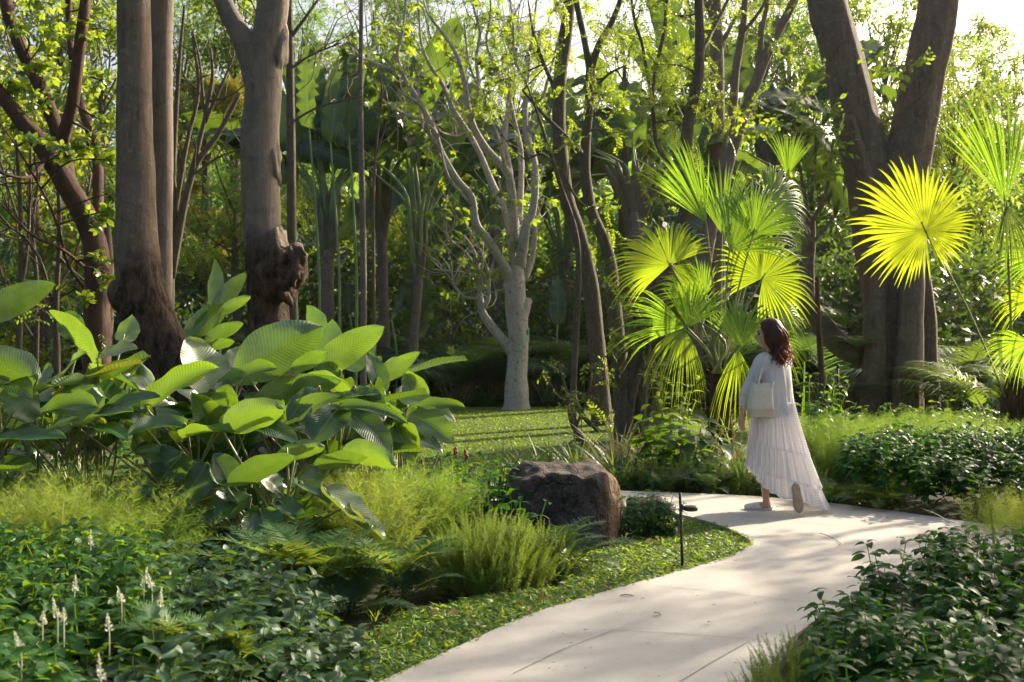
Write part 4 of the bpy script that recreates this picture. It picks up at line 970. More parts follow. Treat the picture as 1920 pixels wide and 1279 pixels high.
# ------------------------------------------------------------------ fan palms
def fan_blade(mb, hub, axis, normal, R, span, nseg=48, cone=.25, droop=.25, seed=0, split=.62, skew=0., edge=.22):
    g = np.random.default_rng(seed)
    axis = unit(axis); x = unit(np.cross(axis, normal)); z = np.cross(x, axis)
    span = math.radians(span); da = span / nseg
    ts = np.array([.02, .2, .42, split, .72, .82, .92, 1.])
    for i in range(nseg):
        a = -span / 2 + (i + .5) * da; f = abs(a) / (span / 2)
        Rl = R * (1 - edge * f ** (3 if edge < .3 else 1.2)) * (1 + g.normal() * .055 - .16 * (g.random() < .08)) * (1 + skew * math.sin(a))
        aa = a + g.normal() * .02
        dirn = math.sin(aa) * x + math.cos(aa) * axis; sd = math.cos(aa) * x - math.sin(aa) * axis
        hw = np.where(ts <= split, ts * math.tan(da / 2) * 1.04, split * math.tan(da / 2) * (1 - ((ts - split) / (1 - split)) ** 1.15)) * Rl
        hw = np.maximum(hw, .0012)
        r = ts * Rl; lift = -cone * ts ** 2 * Rl * .5
        dr = np.maximum(ts - split, 0) ** 2 * Rl * (droop + .35 * abs(g.normal()) * droop) * 2.2
        c = hub + dirn * r[:, None] + z * lift[:, None]; c[:, 2] -= dr
        ridge = z * (hw * .55)[:, None]
        V = np.stack([c - sd * hw[:, None], c + ridge, c + sd * hw[:, None]], 1).reshape(-1, 3)
        k = np.arange(len(ts) - 1)[:, None] * 3; j = np.arange(2)[None]
        F_ = np.stack([k + j, k + j + 1, k + j + 4, k + j + 3], -1).reshape(-1, 4)
        L = np.stack([np.tile([-1, 0.15, 1], len(ts)), np.repeat(np.clip(ts - .12 * g.random(), 0, 1), 3)], -1)
        mb.add(V, F_, np.clip(.5 + .2 * g.normal(), 0, 1), L)

def frond(parent, hub_px, Y, R_px, ang, span, tilt, base_px, mat='fan', seed=0, cone=.25, droop=.25, baseY=None, nseg=48, turn=0., skew=0., split=.6, edge=.22):
    """ang: direction of the middle finger in the picture plane; tilt leans the blade back (0 faces the camera)"""
    hub = P(*hub_px, Y); a = math.radians(ang)
    t = math.radians(tilt); tu = math.radians(turn)
    axis = np.array([math.cos(a), 0, math.sin(a)])
    nrm = np.array([0, -1., 0])
    # lean back about the horizontal across axis
    side = np.cross(axis, nrm)
    axis2 = axis * math.cos(t) - nrm * math.sin(t); nrm2 = nrm * math.cos(t) + axis * math.sin(t)
    nrm3 = nrm2 * math.cos(tu) + side * math.sin(tu)
    mb = MB(); fan_blade(mb, hub, axis2, nrm3, met(R_px, Y), span, nseg, cone, droop, seed, split, skew, edge)
    fr = mb.build('frond', M[mat], parent)
    b = P(*base_px, baseY or Y); mid = (hub + b) / 2 + np.array([0, .05, .12 * np.linalg.norm(hub - b)]) * .5
    mb = MB(); tube(mb, [[*b, .016], [*mid, .011], [*(hub + axis2 * .0), .009], [*(hub + axis2 * met(R_px, Y) * .1), .004]], 6, 0, 6)
    mb.build('petiole', M['stem_pale'], fr)
    return fr

def palm_trunk(parent, pts, Y, seed=0):
    mb = MB(); L3 = limb3(pts, Y); tube(mb, L3, 16, .08, 6, seed=seed, lobes=.05)
    g = np.random.default_rng(seed); c = catmull(L3, 8)
    for q in range(70):
        i = int(g.random() * (len(c) - 2)) + 1; a = g.random() * 6.283; r = c[i, 3]
        p = c[i, :3] + np.array([math.cos(a), math.sin(a), 0]) * r * .85
        d = np.array([math.cos(a) * .5, math.sin(a) * .5, 1]) * (.07 + .1 * g.random())
        tube(mb, [[*p, .022], [*(p + d * .6), .016], [*(p + d + np.array([math.cos(a), math.sin(a), -.3]) * .03), .004]], 5, .1, 3, r=g.random())
    for q in range(60):
        i = int(g.random() * (len(c) - 1)); a = g.random() * 6.283; r = c[i, 3]
        p = c[i, :3] + np.array([math.cos(a), math.sin(a), 0]) * r * .9
        e = p + np.array([math.cos(a) * .1, math.sin(a) * .1, -.08 - .1 * g.random()])
        tube(mb, [[*p, .004], [*((p + e) / 2 + np.array([math.cos(a), math.sin(a), .3]) * .03), .003], [*e, .001]], 4, 0, 3)
    mb.build('trunk', M['fibre'], parent)

fy = 14.8
pa = thing('fan_palm', 'fan palm with a dozen pleated fans behind the walking woman', 'palm', GX(1350, fy))
palm_trunk(pa, [(1352, 860, 44), (1350, 800, 46), (1350, 760, 42), (1348, 720, 34), (1350, 690, 24)], fy, 1)
B = (1352, 700)
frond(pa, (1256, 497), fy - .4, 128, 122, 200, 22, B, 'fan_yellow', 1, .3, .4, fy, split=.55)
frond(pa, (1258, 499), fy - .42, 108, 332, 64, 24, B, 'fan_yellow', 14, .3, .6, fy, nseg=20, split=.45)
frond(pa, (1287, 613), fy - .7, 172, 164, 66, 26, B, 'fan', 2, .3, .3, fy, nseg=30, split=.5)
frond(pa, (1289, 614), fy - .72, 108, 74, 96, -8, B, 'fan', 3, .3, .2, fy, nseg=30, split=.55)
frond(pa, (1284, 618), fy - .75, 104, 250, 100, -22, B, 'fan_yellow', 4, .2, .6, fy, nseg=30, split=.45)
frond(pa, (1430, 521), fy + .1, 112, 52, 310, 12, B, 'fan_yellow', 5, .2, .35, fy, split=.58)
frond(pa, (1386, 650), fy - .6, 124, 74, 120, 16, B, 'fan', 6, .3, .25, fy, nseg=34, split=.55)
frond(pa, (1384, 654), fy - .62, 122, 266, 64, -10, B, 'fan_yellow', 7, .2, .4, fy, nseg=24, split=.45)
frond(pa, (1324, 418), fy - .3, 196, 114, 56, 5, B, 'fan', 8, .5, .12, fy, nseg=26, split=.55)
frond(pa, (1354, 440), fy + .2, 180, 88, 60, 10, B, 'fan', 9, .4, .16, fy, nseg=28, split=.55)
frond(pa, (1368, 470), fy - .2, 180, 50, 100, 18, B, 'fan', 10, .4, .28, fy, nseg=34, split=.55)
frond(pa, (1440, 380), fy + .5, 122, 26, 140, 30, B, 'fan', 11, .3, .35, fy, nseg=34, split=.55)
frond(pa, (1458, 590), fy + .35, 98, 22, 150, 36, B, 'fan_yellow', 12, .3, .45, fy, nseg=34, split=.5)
frond(pa, (1476, 330), fy + .9, 112, 82, 66, 10, B, 'fan', 13, .3, .2, fy, nseg=24, split=.5)
frond(pa, (1412, 440), fy - .1, 130, 70, 130, 14, B, 'fan', 15, .35, .3, fy, nseg=40, split=.58)
frond(pa, (1322, 560), fy + .3, 110, 130, 120, 20, B, 'fan', 16, .3, .3, fy, nseg=34, split=.55)
frond(pa, (1440, 640), fy - .3, 96, 330, 110, 24, B, 'fan', 17, .3, .5, fy, nseg=34, split=.5)
mb = MB(); g = np.random.default_rng(3)
for q in range(7): tube(mb, limb3([(1345 + 3 * q - 8, 700, 7), (1340 + 9 * g.normal(), 640, 5), (1345 + 26 * g.normal(), 560 + 30 * g.random(), 4)], fy + .3 * g.normal()), 6, 0, 5)
mb.build('crownshaft', M['stem_pale'], pa)

fy2 = 15.2
pb = thing('fan_palm', 'fan palm at the right edge holding out one glowing yellow fan', 'palm', GX(1905, fy2))
palm_trunk(pb, [(1908, 855, 62), (1906, 800, 58), (1904, 760, 50), (1906, 710, 34)], fy2, 2)
B = (1903, 740)
frond(pb, (1735, 432), fy2 - .5, 150, 106, 345, -4, (1896, 770), 'fan_backlit', 21, .08, .2, fy2, nseg=66, skew=-.17, split=.63, edge=.44)
frond(pb, (1884, 382), fy2 - .4, 235, 95, 62, 4, B, 'fan', 22, .45, .12, fy2, nseg=34, split=.58)
frond(pb, (1887, 386), fy2 - .42, 130, 282, 70, -10, B, 'areca', 23, .3, .25, fy2, nseg=30)
frond(pb, (1945, 560), fy2 - .3, 84, 165, 110, 30, B, 'fan_yellow', 24, .3, .5, fy2, nseg=34, split=.5)
frond(pb, (1960, 480), fy2 + .4, 100, 150, 150, 25, B, 'fan', 25, .3, .35, fy2, split=.5)
frond(pb, (1930, 640), fy2 - .6, 84, 210, 120, 35, B, 'fan', 26, .3, .45, fy2, nseg=34, split=.5)

# ------------------------------------------------------------------ paddle leaved traveller palms
def paddle(parent, b, d, L, W, nrm, mat, seed, curl=.5):
    g = np.random.default_rng(seed)
    t = leaf_t(1, W / L, 22, 6, .28, curl, .72, .42, 0)
    v = t[0].copy()
    # wind-torn edge: notches that run in towards the midrib
    e = np.abs(t[2][:, 0])
    tear = (np.sin(t[2][:, 1] * 55 + seed) > .55) * (e > .6) * g.random(len(v)) * .14
    v[:, 2] -= tear * (.6 + g.random()); v[:, 0] *= 1 - tear * .5
    mb = MB(); scatter(mb, (v, t[1], t[2], t[3]), b[None], d, nrm, np.array([L]), [g.random()])
    return mb.build('leaf', M[mat], parent)

def traveller(label, px, Y, py_base, py_fan, n, spread, pet, blade, yaw, seed, w_trunk=36, lean=0, mats=('banana',), sheath=True, up=90, thick=1.):
    base = GX(px, Y); o = thing('traveller_palm', label, 'palm', base, 'paddle leaved palms behind the lawn')
    g = np.random.default_rng(seed)
    mb = MB(); tube(mb, limb3([(px - lean, py_base + 15, w_trunk * 1.2), (px - lean * .5, (py_base + py_fan) / 2, w_trunk), (px, py_fan, w_trunk * .9)], Y), 14, .04, 8, seed=seed)
    mb.build('trunk', M['bark_palm'], o)
    c0 = P(px, py_fan, Y); ya = math.radians(yaw); ex = np.array([math.cos(ya), math.sin(ya), 0]); ez = np.array([0, 0, 1.])
    mbs = MB()
    for q in range(n):
        a = math.radians(-spread + 2 * spread * (q + .5) / n + g.normal() * 4 + (up - 90) * -1)
        a0 = a * .45; d = math.sin(a0) * ex + math.cos(a0) * ez
        out = d + np.array([0, g.normal() * .12 - .05, 0]); out = unit(out)
        pl = met(pet * (.75 + .5 * g.random()), Y); bl = met(blade * (.8 + .4 * g.random()), Y)
        s = c0 + ex * math.sin(a) * met(w_trunk * .5, Y)
        bend = unit(math.sin(a) * ex + math.cos(a) * ez + np.array([0, 0, -.25 - .3 * abs(math.sin(a))]) + ex * math.sin(a) * .35 + g.normal(size=3) * .08)
        e = s + out * pl * .55 + bend * pl * .45
        mbp = MB(); tube(mbp, [[*s, .06 * thick], [*(s + out * pl * .3), .045 * thick], [*(s + out * pl * .6), .034 * thick], [*e, .022]], 6, 0, 5)
        bd = unit(bend + ex * math.sin(a) * .3 + np.array([g.normal() * .2, g.normal() * .25, -.1 - .5 * abs(math.sin(a))]))
        nr = unit(np.array([g.normal() * .7, -.7 + g.normal() * .6, .5])) 
        lo = paddle(o, e, bd, bl, bl * (.25 + .06 * g.random()), nr, mats[q % len(mats)], seed * 100 + q, .35 + .8 * abs(math.sin(a)) + .2 * g.random())
        mbp.build('petiole', M['stem'], lo)
        if sheath:
            tube(mbs, [[*(s - out * met(30, Y) - ez * met(40, Y)), .03], [*(s + out * met(20, Y)), met(.36 * w_trunk, Y)], [*(s + out * met(60, Y)), met(.26 * w_trunk, Y)], [*(s + out * met(100, Y) + g.normal(size=3) * .03), .04]], 7, .12, 5, seed=q)
    if sheath: mbs.build('sheath', M['sheath'], o)
    return o
traveller('tall upright traveller palm with a bright green paddle leaf left of centre', 615, 26.5, 752, 470, 13, 26, 190, 190, 10, 31, 24, thick=1.7)
traveller('second traveller palm with grey sheaths beside the slender pole trunk', 715, 27.5, 750, 430, 9, 34, 170, 190, -15, 32, 20, -10, thick=1.4)
traveller('leaning traveller palm whose lowest paddle leaf hangs over the lawn edge', 785, 26, 755, 520, 8, 24, 230, 170, 20, 33, 18, 18, thick=1.3)
traveller('traveller palm with a reddish brown sheath fan in the centre', 1190, 29, 752, 400, 12, 62, 150, 190, -8, 34, 30)
traveller('traveller palm half hidden behind the pale branching tree', 930, 31, 750, 430, 10, 52, 150, 200, 12, 35, 26, sheath=False)
traveller('dark traveller palm deep in shade between the tree trunks at centre right', 1060, 33, 750, 470, 10, 60, 170, 220, 0, 36, 26, sheath=False)
traveller('dark paddle leaved palm high behind the fan palm', 1290, 33, 750, 330, 12, 66, 170, 210, 5, 37, 26, sheath=False)
traveller('paddle leaved palm showing dark blades left of the left fig limb', 1450, 36, 748, 320, 10, 60, 150, 210, -10, 38, 26)
# individually placed large paddle leaves of the nearest ones
lone = thing('traveller_palm', 'short young traveller palm with broad leaves low on the lawn edge', 'palm', GX(770, 26), 'paddle leaved palms behind the lawn')
for q, (b, t, w_, dn) in enumerate([((775, 640), (802, 430), 62, (.4, -1, .2)), ((735, 600), (775, 500), 30, (-.3, -1, .5)), ((620, 268), (636, 92), 46, (-.2, -1, .1)), ((654, 250), (666, 50), 36, (.3, -1, .1)), ((580, 240), (562, 80), 44, (-.5, -1, .3)), ((1045, 610), (1048, 515), 34, (.2, -1, .2)), ((655, 590), (652, 530), 20, (0, -1, .3))]):
    Y = (26 if b[1] > 300 else 24) + .2 * q; b3, t3 = P(*b, Y), P(*t, Y + .2)
    L = np.linalg.norm(t3 - b3)
    paddle(lone, b3, t3 - b3, L * 1.05, met(w_, Y), np.array(dn, float), 'banana', 990 + q, .35)
    mb = MB(); r = GX(b[0] + (770 - b[0]) * .1, Y); tube(mb, [[*r, .04], [*((r + b3) / 2 + np.array([.1, 0, 0])), .03], [*b3, .018]], 6, 0, 5); mb.build('petiole', M['stem'], lone)

# ------------------------------------------------------------------ feather palms
FR_AR = [pinnate_t(40, .022, .42, 1.25, .22, .75, 3, s) for s in range(3)]
def areca(name, label, px, Y, n, L, mat, seed, h0=.3, spread=.9, group='feather palms in the shade', stem=True):
    base = GX(px, Y); o = thing(name, label, 'palm', base, group); g = np.random.default_rng(seed); mb = MB(); ms = MB()
    for q in range(n):
        a = g.random() * 6.283; s = L * (.7 + .5 * g.random())
        rt = base + np.array([math.cos(a), math.sin(a), 0]) * .25 * g.random(); st = rt + np.array([math.cos(a) * .15, math.sin(a) * .15, h0 * (.4 + g.random())])
        d = np.array([math.cos(a) * spread * (.3 + .9 * g.random()), math.sin(a) * spread * (.3 + .9 * g.random()), 1.])
        up = np.array([-math.cos(a), -math.sin(a), 1.2])
        mb = MB(); scatter(mb, FR_AR[q % 3], st[None], d, up, np.array([s])); fr = mb.build('frond', M[mat], o); ms = MB()
        tube(ms, [[*rt, .02], [*st, .014], [*(st + unit(d) * s * .2), .009]], 5, 0, 4)
        ms.build('petiole', M['stem'], fr)
    return o
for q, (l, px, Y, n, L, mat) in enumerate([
    ('dark feather palm low in the shade left of the pale tree trunk', 850, 27, 22, 2.3, 'areca_shaded'), ('dark feather palm behind the low paddle leaf', 770, 28.5, 20, 2.4, 'areca_shaded'),
    ('dark feather palm directly behind the pale tree trunk', 930, 28.5, 24, 2.6, 'areca_shaded'), ('dark feather palm just right of the pale tree trunk', 1030, 27.5, 24, 2.4, 'areca_shaded'),
    ('dark feather palm behind the olive leaning trunk', 1095, 29, 20, 2.4, 'areca_shaded'), ('shaded feather palm behind the bark tangle', 1260, 28, 22, 2.3, 'areca_shaded'),
    ('shaded feather palm left of the fan palm trunk', 1310, 26.5, 18, 2., 'areca_shaded'), ('shaded feather palm behind the woman', 1440, 27, 24, 2.6, 'areca_shaded'), ('dark feather palm beside the leaning stake', 1540, 25, 24, 2.6, 'areca_shaded'),
    ('dark feather palm low at the left behind the paired trunks', 380, 24, 22, 2.4, 'areca_shaded'), ('dark feather palm behind the burl trunk', 560, 26, 22, 2.4, 'areca_shaded'), ('dark feather palm behind the traveller palm trunks', 660, 27, 22, 2.4, 'areca_shaded'),
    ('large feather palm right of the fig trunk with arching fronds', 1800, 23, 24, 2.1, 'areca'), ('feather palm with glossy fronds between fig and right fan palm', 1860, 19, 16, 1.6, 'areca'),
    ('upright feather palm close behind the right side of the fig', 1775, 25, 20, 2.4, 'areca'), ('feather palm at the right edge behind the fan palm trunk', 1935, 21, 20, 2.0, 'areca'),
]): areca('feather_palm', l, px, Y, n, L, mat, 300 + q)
# ------------------------------------------------------------------ big leaved clumps at the left
def big_leaf(parent, b, t, W, n, mat, seed, c=.5, fold=.22):
    g = np.random.default_rng(seed)
    ch = t - b; L = np.linalg.norm(ch) * c / (2 * math.sin(c / 2))
    nl, nw = 18, 8
    v, f, l, r = leaf_t(L, W, nl, nw, fold, c, .86, .62, 0)
    u, tt = l[:, 0], l[:, 1]
    v[:, 2] += W * (.03 * np.sin(tt * 11 + g.random() * 6) * u + .035 * np.sin(tt * 17 + u * 3 + g.random() * 6) * u * u)
    if g.random() < .45: v[:, 2] += W * .5 * np.maximum(u * g.choice([-1, 1]) - .35, 0) ** 2 * 1.2
    k = c / 2; y, z = v[:, 1].copy(), v[:, 2].copy()
    v[:, 1] = y * math.cos(k) - z * math.sin(k); v[:, 2] = y * math.sin(k) + z * math.cos(k)
    mb = MB(); scatter(mb, (v, f, l, r), b[None], ch, n, np.array([1.]), [g.random()])
    return mb.build('leaf', M[mat], parent)

CL = {}
for k, (px, Y, lab) in {
    'a': (400, 8.3, 'tall broad leaved clump in the middle of the left bed with upright pale leaves'),
    'b': (590, 8.8, 'broad leaved clump leaning right in front of the burl trunk'),
    'c': (150, 8.6, 'broad leaved clump with a round backlit leaf near the left edge'),
    'd': (730, 9.6, 'broad leaved clump farthest right beside the lawn'),
    'e': (-10, 8.2, 'broad leaved clump cut off by the left edge of the view'),
    'f': (395, 10.6, 'young shoot of upright pale leaves against the bent brown trunk'),
    'g': (500, 7.7, 'low broad leaved clump in front with glowing yellow green leaves')}.items():
    CL[k] = [thing('broad_leaf_plant', lab, 'plant', GX(px, Y), 'broad leaved clumps in the left bed'), MB(), GX(px, Y)]
def lf(k, b, t, w, Y, mode, dY=0., mat='canna', c=.5, stalk=True):
    """mode: (a, side) a=1 faces up, 0 faces the camera, negative shows its underside"""
    o, ms, root = CL[k]; b3, t3 = P(*b, Y), P(*t, Y + dY)
    if len(mode) == 3: n = np.array(mode, float)
    else:
        up, sd = mode; n = np.array([sd, -1. if up >= 0 else 1., 0]) * (1 - abs(up)) + np.array([0, 0, 1.]) * abs(up) + np.array([0, .02, .05])
    s = int(abs(b[0] * 7 + b[1] * 13 + t[0])) % 9999
    if mat == 'canna': mat = ('canna_old' if s % 23 == 3 else 'canna_young' if s % 4 == 1 else 'canna')
    lo = big_leaf(o, b3, t3, met(w, Y), n, mat, s, c)
    if stalk:
        g = np.random.default_rng(s); r = root + np.array([g.normal() * .12, g.normal() * .1, -.05])
        mid = r * .45 + b3 * .55 + np.array([g.normal() * .04, 0, .06]); d = unit(t3 - b3)
        mp = MB(); tube(mp, [[*r, .013], [*mid, .01], [*b3, .007], [*(b3 + d * .06), .004]], 6, 0, 6); mp.build('petiole', M['stem_pale'], lo)
LV = [
 ('e', (-40, 600), (102, 531), 60, 8.4, (-.3, 0), .2), ('e', (70, 712), (-70, 668), 66, 8.0, (-.3, 0), -.1), ('e', (62, 728), (92, 680), 40, 8.2, (-.2, .3), .2),
 ('e', (20, 780), (66, 730), 80, 7.8, (-.2, -.2), .1), ('e', (-30, 790), (30, 720), 70, 8.1, (-.4, 0), .2), ('e', (-60, 850), (125, 822), 75, 7.4, (.75, 0), -.3), ('e', (-40, 900), (70, 880), 80, 7.2, (.6, .2), -.2),
 ('c', (186, 690), (92, 582), 58, 8.6, (-.35, .3), .3), ('c', (150, 640), (120, 585), 50, 8.9, (.3, 0), .2), ('c', (134, 806), (128, 712), 128, 7.9, (-.08, .1), .25), ('c', (184, 672), (258, 655), 60, 8.3, (.5, -.5, .7), -.1, 'canna_sheen'),
 ('c', (165, 690), (215, 725), 44, 8.4, (-.5, 0), -.1), ('c', (240, 740), (262, 678), 60, 8.6, (-.2, .4), .2), ('c', (80, 780), (185, 765), 60, 7.7, (.7, -.2), -.3), ('c', (150, 800), (250, 772), 70, 7.6, (.75, .2), -.2), ('c', (60, 830), (150, 790), 60, 7.7, (.7, 0), -.2),
 ('c', (230, 640), (246, 590), 46, 9.2, (-.2, 0), .2), ('c', (170, 800), (240, 825), 44, 7.5, (.7, .2), -.3),
 ('a', (398, 752), (352, 632), 110, 8.6, (.7, -.55, .45), .05, 'canna_sheen', .3), ('a', (392, 770), (372, 738), 60, 8.4, (.2, .4), 0, 'canna_sheen'),
 ('a', (276, 768), (412, 690), 62, 8.0, (.55, -.5), -.1), ('a', (150, 805), (300, 742), 66, 7.8, (.6, -.3), -.2), ('a', (447, 702), (606, 612), 100, 8.8, (-.12, -.2), .1, 'canna', .45),
 ('a', (455, 720), (410, 742), 46, 8.5, (-.5, 0), -.3), ('a', (410, 735), (520, 690), 50, 8.5, (.65, -.3), -.2), ('a', (430, 700), (470, 650), 56, 9.2, (-.3, 0), .2), ('a', (398, 830), (360, 735), 60, 8.3, (.5, .3), -.2),
 ('a', (330, 830), (440, 810), 70, 7.8, (.75, .2), -.2), ('a', (345, 850), (300, 905), 96, 7.6, (.5, 0), -.1), ('a', (350, 800), (240, 815), 50, 7.7, (.8, 0), -.2), ('a', (420, 800), (500, 770), 48, 7.9, (.6, 0), -.1), ('a', (270, 800), (180, 780), 60, 7.8, (.7, 0), -.2),
 ('a', (236, 890), (292, 935), 30, 7.4, (.4, .3), -.2), ('a', (330, 880), (250, 850), 54, 7.6, (.7, 0), -.1), ('a', (390, 870), (330, 960), 70, 7.6, (.4, .3), -.1),
 ('b', (590, 700), (722, 612), 62, 9.0, (-.1, -.4), .1), ('b', (640, 690), (700, 610), 70, 9.2, (-.1, .2), .2), ('b', (604, 640), (574, 572), 46, 9.6, (-.2, .2), .2), ('b', (606, 690), (622, 600), 62, 9.2, (-.25, .2), .2),
 ('b', (545, 700), (615, 660), 34, 8.7, (-.3, -.3), -.1), ('b', (500, 812), (640, 740), 56, 8.2, (.45, -.4), -.1), ('b', (470, 760), (640, 715), 62, 8.5, (-.35, -.2), 0), ('b', (606, 772), (765, 795), 34, 8.2, (.75, .2), -.2, 'canna', .8),
 ('b', (640, 760), (585, 835), 78, 8.2, (.4, 0), -.3), ('b', (720, 740), (690, 660), 40, 8.9, (.2, .5), .1), ('b', (560, 720), (660, 730), 60, 8.6, (-.5, 0), 0), ('b', (650, 770), (735, 850), 60, 8.3, (.5, .3), -.2), ('b', (600, 730), (540, 790), 54, 8.3, (.6, 0), -.2), ('b', (440, 790), (560, 830), 60, 8.0, (.65, 0), -.2), ('b', (640, 700), (590, 740), 60, 8.9, (.5, 0), -.1), ('b', (660, 730), (720, 790), 60, 8.5, (.5, .2), -.2),
 ('d', (702, 722), (788, 660), 34, 9.6, (-.15, -.3), .1), ('d', (712, 716), (744, 668), 30, 9.7, (-.2, .2), .1), ('d', (690, 700), (715, 668), 26, 9.8, (-.2, .2), .1), ('d', (765, 775), (872, 764), 34, 9.2, (.65, -.2), -.1), ('d', (745, 742), (855, 792), 52, 9.4, (.55, .3), -.1), ('d', (760, 770), (850, 830), 66, 9.1, (.35, .3), -.2), ('d', (730, 740), (690, 790), 60, 9.3, (.45, .1), -.2), ('d', (740, 800), (830, 850), 40, 9.0, (.6, 0), -.2), ('d', (700, 780), (640, 840), 50, 9.0, (.5, 0), -.2), ('d', (790, 770), (760, 700), 46, 9.6, (.3, .3), .2), ('d', (740, 800), (780, 870), 54, 8.9, (.5, 0), -.2),
 ('f', (398, 575), (402, 486), 36, 10.4, (-.12, .1), .1), ('f', (402, 580), (462, 512), 34, 10.4, (-.15, -.3), .1), ('f', (412, 590), (470, 556), 22, 10.3, (-.3, -.2), 0), ('f', (346, 630), (388, 570), 34, 10.2, (-.1, .2), .1), ('f', (366, 630), (428, 568), 36, 10.3, (.2, .4), .1), ('f', (385, 640), (456, 606), 30, 10.1, (-.25, -.2), 0, 'canna'), ('f', (390, 655), (440, 640), 24, 10.0, (-.4, 0), -.1),
 ('g', (418, 806), (532, 768), 62, 7.6, (-.35, .1), -.1), ('g', (425, 912), (552, 856), 52, 7.3, (-.35, 0), -.1), ('g', (430, 905), (400, 850), 60, 7.4, (.5, 0), 0), ('g', (585, 880), (690, 858), 44, 7.7, (-.45, 0), -.1), ('g', (640, 850), (742, 876), 52, 7.9, (-.4, .2), -.1), ('g', (530, 930), (470, 880), 56, 7.5, (.6, 0), -.1),
 ('g', (560, 905), (620, 945), 44, 7.3, (.6, .1), -.2), ('g', (602, 916), (690, 998), 80, 7.2, (.68, -.5, .55), -.1, 'canna_sheen', .45), ('g', (655, 950), (722, 1016), 44, 7.2, (.68, -.5, .55), -.1, 'canna_sheen', .5), ('g', (488, 955), (512, 1032), 74, 7.2, (.25, 0), -.1), ('g', (450, 985), (455, 1050), 50, 7.2, (.3, 0), -.1), ('g', (560, 920), (590, 870), 46, 7.6, (.3, .8), .1, 'canna_sheen'), ('g', (520, 940), (570, 980), 46, 7.3, (.5, 0), -.1), ('g', (470, 930), (400, 975), 56, 7.4, (.5, 0), -.1), ('g', (540, 985), (610, 960), 40, 7.3, (.6, 0), -.1), ('g', (520, 870), (610, 840), 44, 7.8, (-.5, 0), 0),
]
for a in LV: lf(*a)
g = np.random.default_rng(8)
for k, (px0, px1, py0, py1, Y0, n) in {'c': (-20, 280, 720, 900, 8.7, 22), 'a': (230, 470, 740, 880, 8.5, 26), 'b': (450, 680, 720, 880, 9.1, 28), 'd': (640, 780, 750, 840, 9.7, 14), 'e': (-120, 60, 700, 880, 8.4, 20), 'g': (330, 620, 900, 1000, 7.9, 14)}.items():
    for q in range(n):
        bx, by = px0 + (px1 - px0) * g.random(), py0 + (py1 - py0) * g.random()
        lf(k, (bx, by), (bx + 80 * g.normal(), by - 15 + 40 * np.clip(g.normal(), -1.5, 1)), 45 + 30 * g.random(), Y0 + .5 * g.normal() * .5, (.35 + .5 * g.random(), .5 * g.normal()), -.25 + .3 * g.normal())
for k, (o, ms, r) in CL.items():
    gg = np.random.default_rng(ord(k))
    for q in range(14):
        a = r + np.array([gg.normal() * .14, gg.normal() * .12, -.05]); e = a + np.array([gg.normal() * .15, gg.normal() * .15, .3 + .5 * gg.random()])
        tube(ms, [[*a, .014], [*((a + e) / 2 + gg.normal(size=3) * .02), .011], [*e, .006]], 6, 0, 4)
    ms.build('stem', M['stem_pale'], o)

# ------------------------------------------------------------------ bushes
PLUME = [plume_t(320, s, .1, .13) for s in range(3)]
FEATH = [feather_t(90, s) for s in range(4)]
FERN = [pinnate_t(30, .036, .24, 1.1, .12, .4, 1, s) for s in range(3)]
def bush(name, label, cat, centre, rad, h, n, tpls, mat, seed, lean=.5, var=.25, group=None, part='foliage', fill=True, shape=1., thick=None):
    """stems spread over an ellipse rad=(rx, ry), leaning outward, tallest at the middle"""
    o = thing(name, label, cat, centre, group); g = np.random.default_rng(seed); mb = MB()
    a = g.random(n) * 6.283; rr = np.sqrt(g.random(n))
    off = np.column_stack([np.cos(a) * rr * rad[0], np.sin(a) * rr * rad[1], np.zeros(n)])
    pos = np.asarray(centre) + off * np.array([.8, .8, 1]); pos[:, 2] = -.06
    d = np.column_stack([np.cos(a) * rr * lean, np.sin(a) * rr * lean, np.ones(n)]) + g.normal(size=(n, 3)) * .12
    s = h * (1 - (1 - shape) * rr ** 2) * (1 - var + 2 * var * g.random(n))
    nn = g.normal(size=(n, 3)); nn[:, 2] *= .2
    for q, t in enumerate(tpls):
        k = np.arange(n) % len(tpls) == q
        sc = s[k] if thick is None else np.stack([np.full(k.sum(), thick), s[k], np.full(k.sum(), thick)], -1)
        scatter(mb, t, pos[k], d[k], nn[k], sc, np.clip(.5 + .22 * g.normal(size=k.sum()), 0, 1))
    mb.build(part, M[mat], o); return o

def fox(label, c, rad, h, n, seed, mat='foxtail', group='foxtail ferns'):
    o = thing('foxtail_fern', label, 'fern', c, group); g = np.random.default_rng(seed); mb = MB()
    a = g.random(n) * 6.283; el = np.arccos(1 - .93 * g.random(n)); 
    d = np.column_stack([np.cos(a) * np.sin(el) * rad[0], np.sin(a) * np.sin(el) * rad[1], np.cos(el) * h + .1 * h])
    dist = np.linalg.norm(d, axis=1)
    L = np.minimum(.24, dist * .6) * (.7 + .6 * g.random(n))
    dd = unit(unit(d) * .75 + np.array([0, 0, .8]) + g.normal(size=(n, 3)) * .2)
    start = np.asarray(c) + d * (1.02 - .4 * g.random(n) ** 2)[:, None] - dd * L[:, None]
    scs = L
    for q in range(3):
        k = np.arange(n) % 3 == q
        scatter(mb, PLUME[q], start[k], dd[k], g.normal(size=(k.sum(), 3)), scs[k], np.clip(.5 + .38 * g.normal(size=k.sum()), 0, 1))
    mb.build('foliage', M[mat], o); return o
fox('large bright foxtail fern bush in front of the dark boulder', GX(915, 7.0), (.44, .4), .42, 330, 1)
fox('small low foxtail fern touching the left foot of the boulder', GX(1010, 7.25), (.28, .25), .3, 80, 2)
fox('soft foxtail fern sticking out at the bottom edge beside the path', G(1500, 1290), (.26, .3), .24, 130, 3, 'fern')
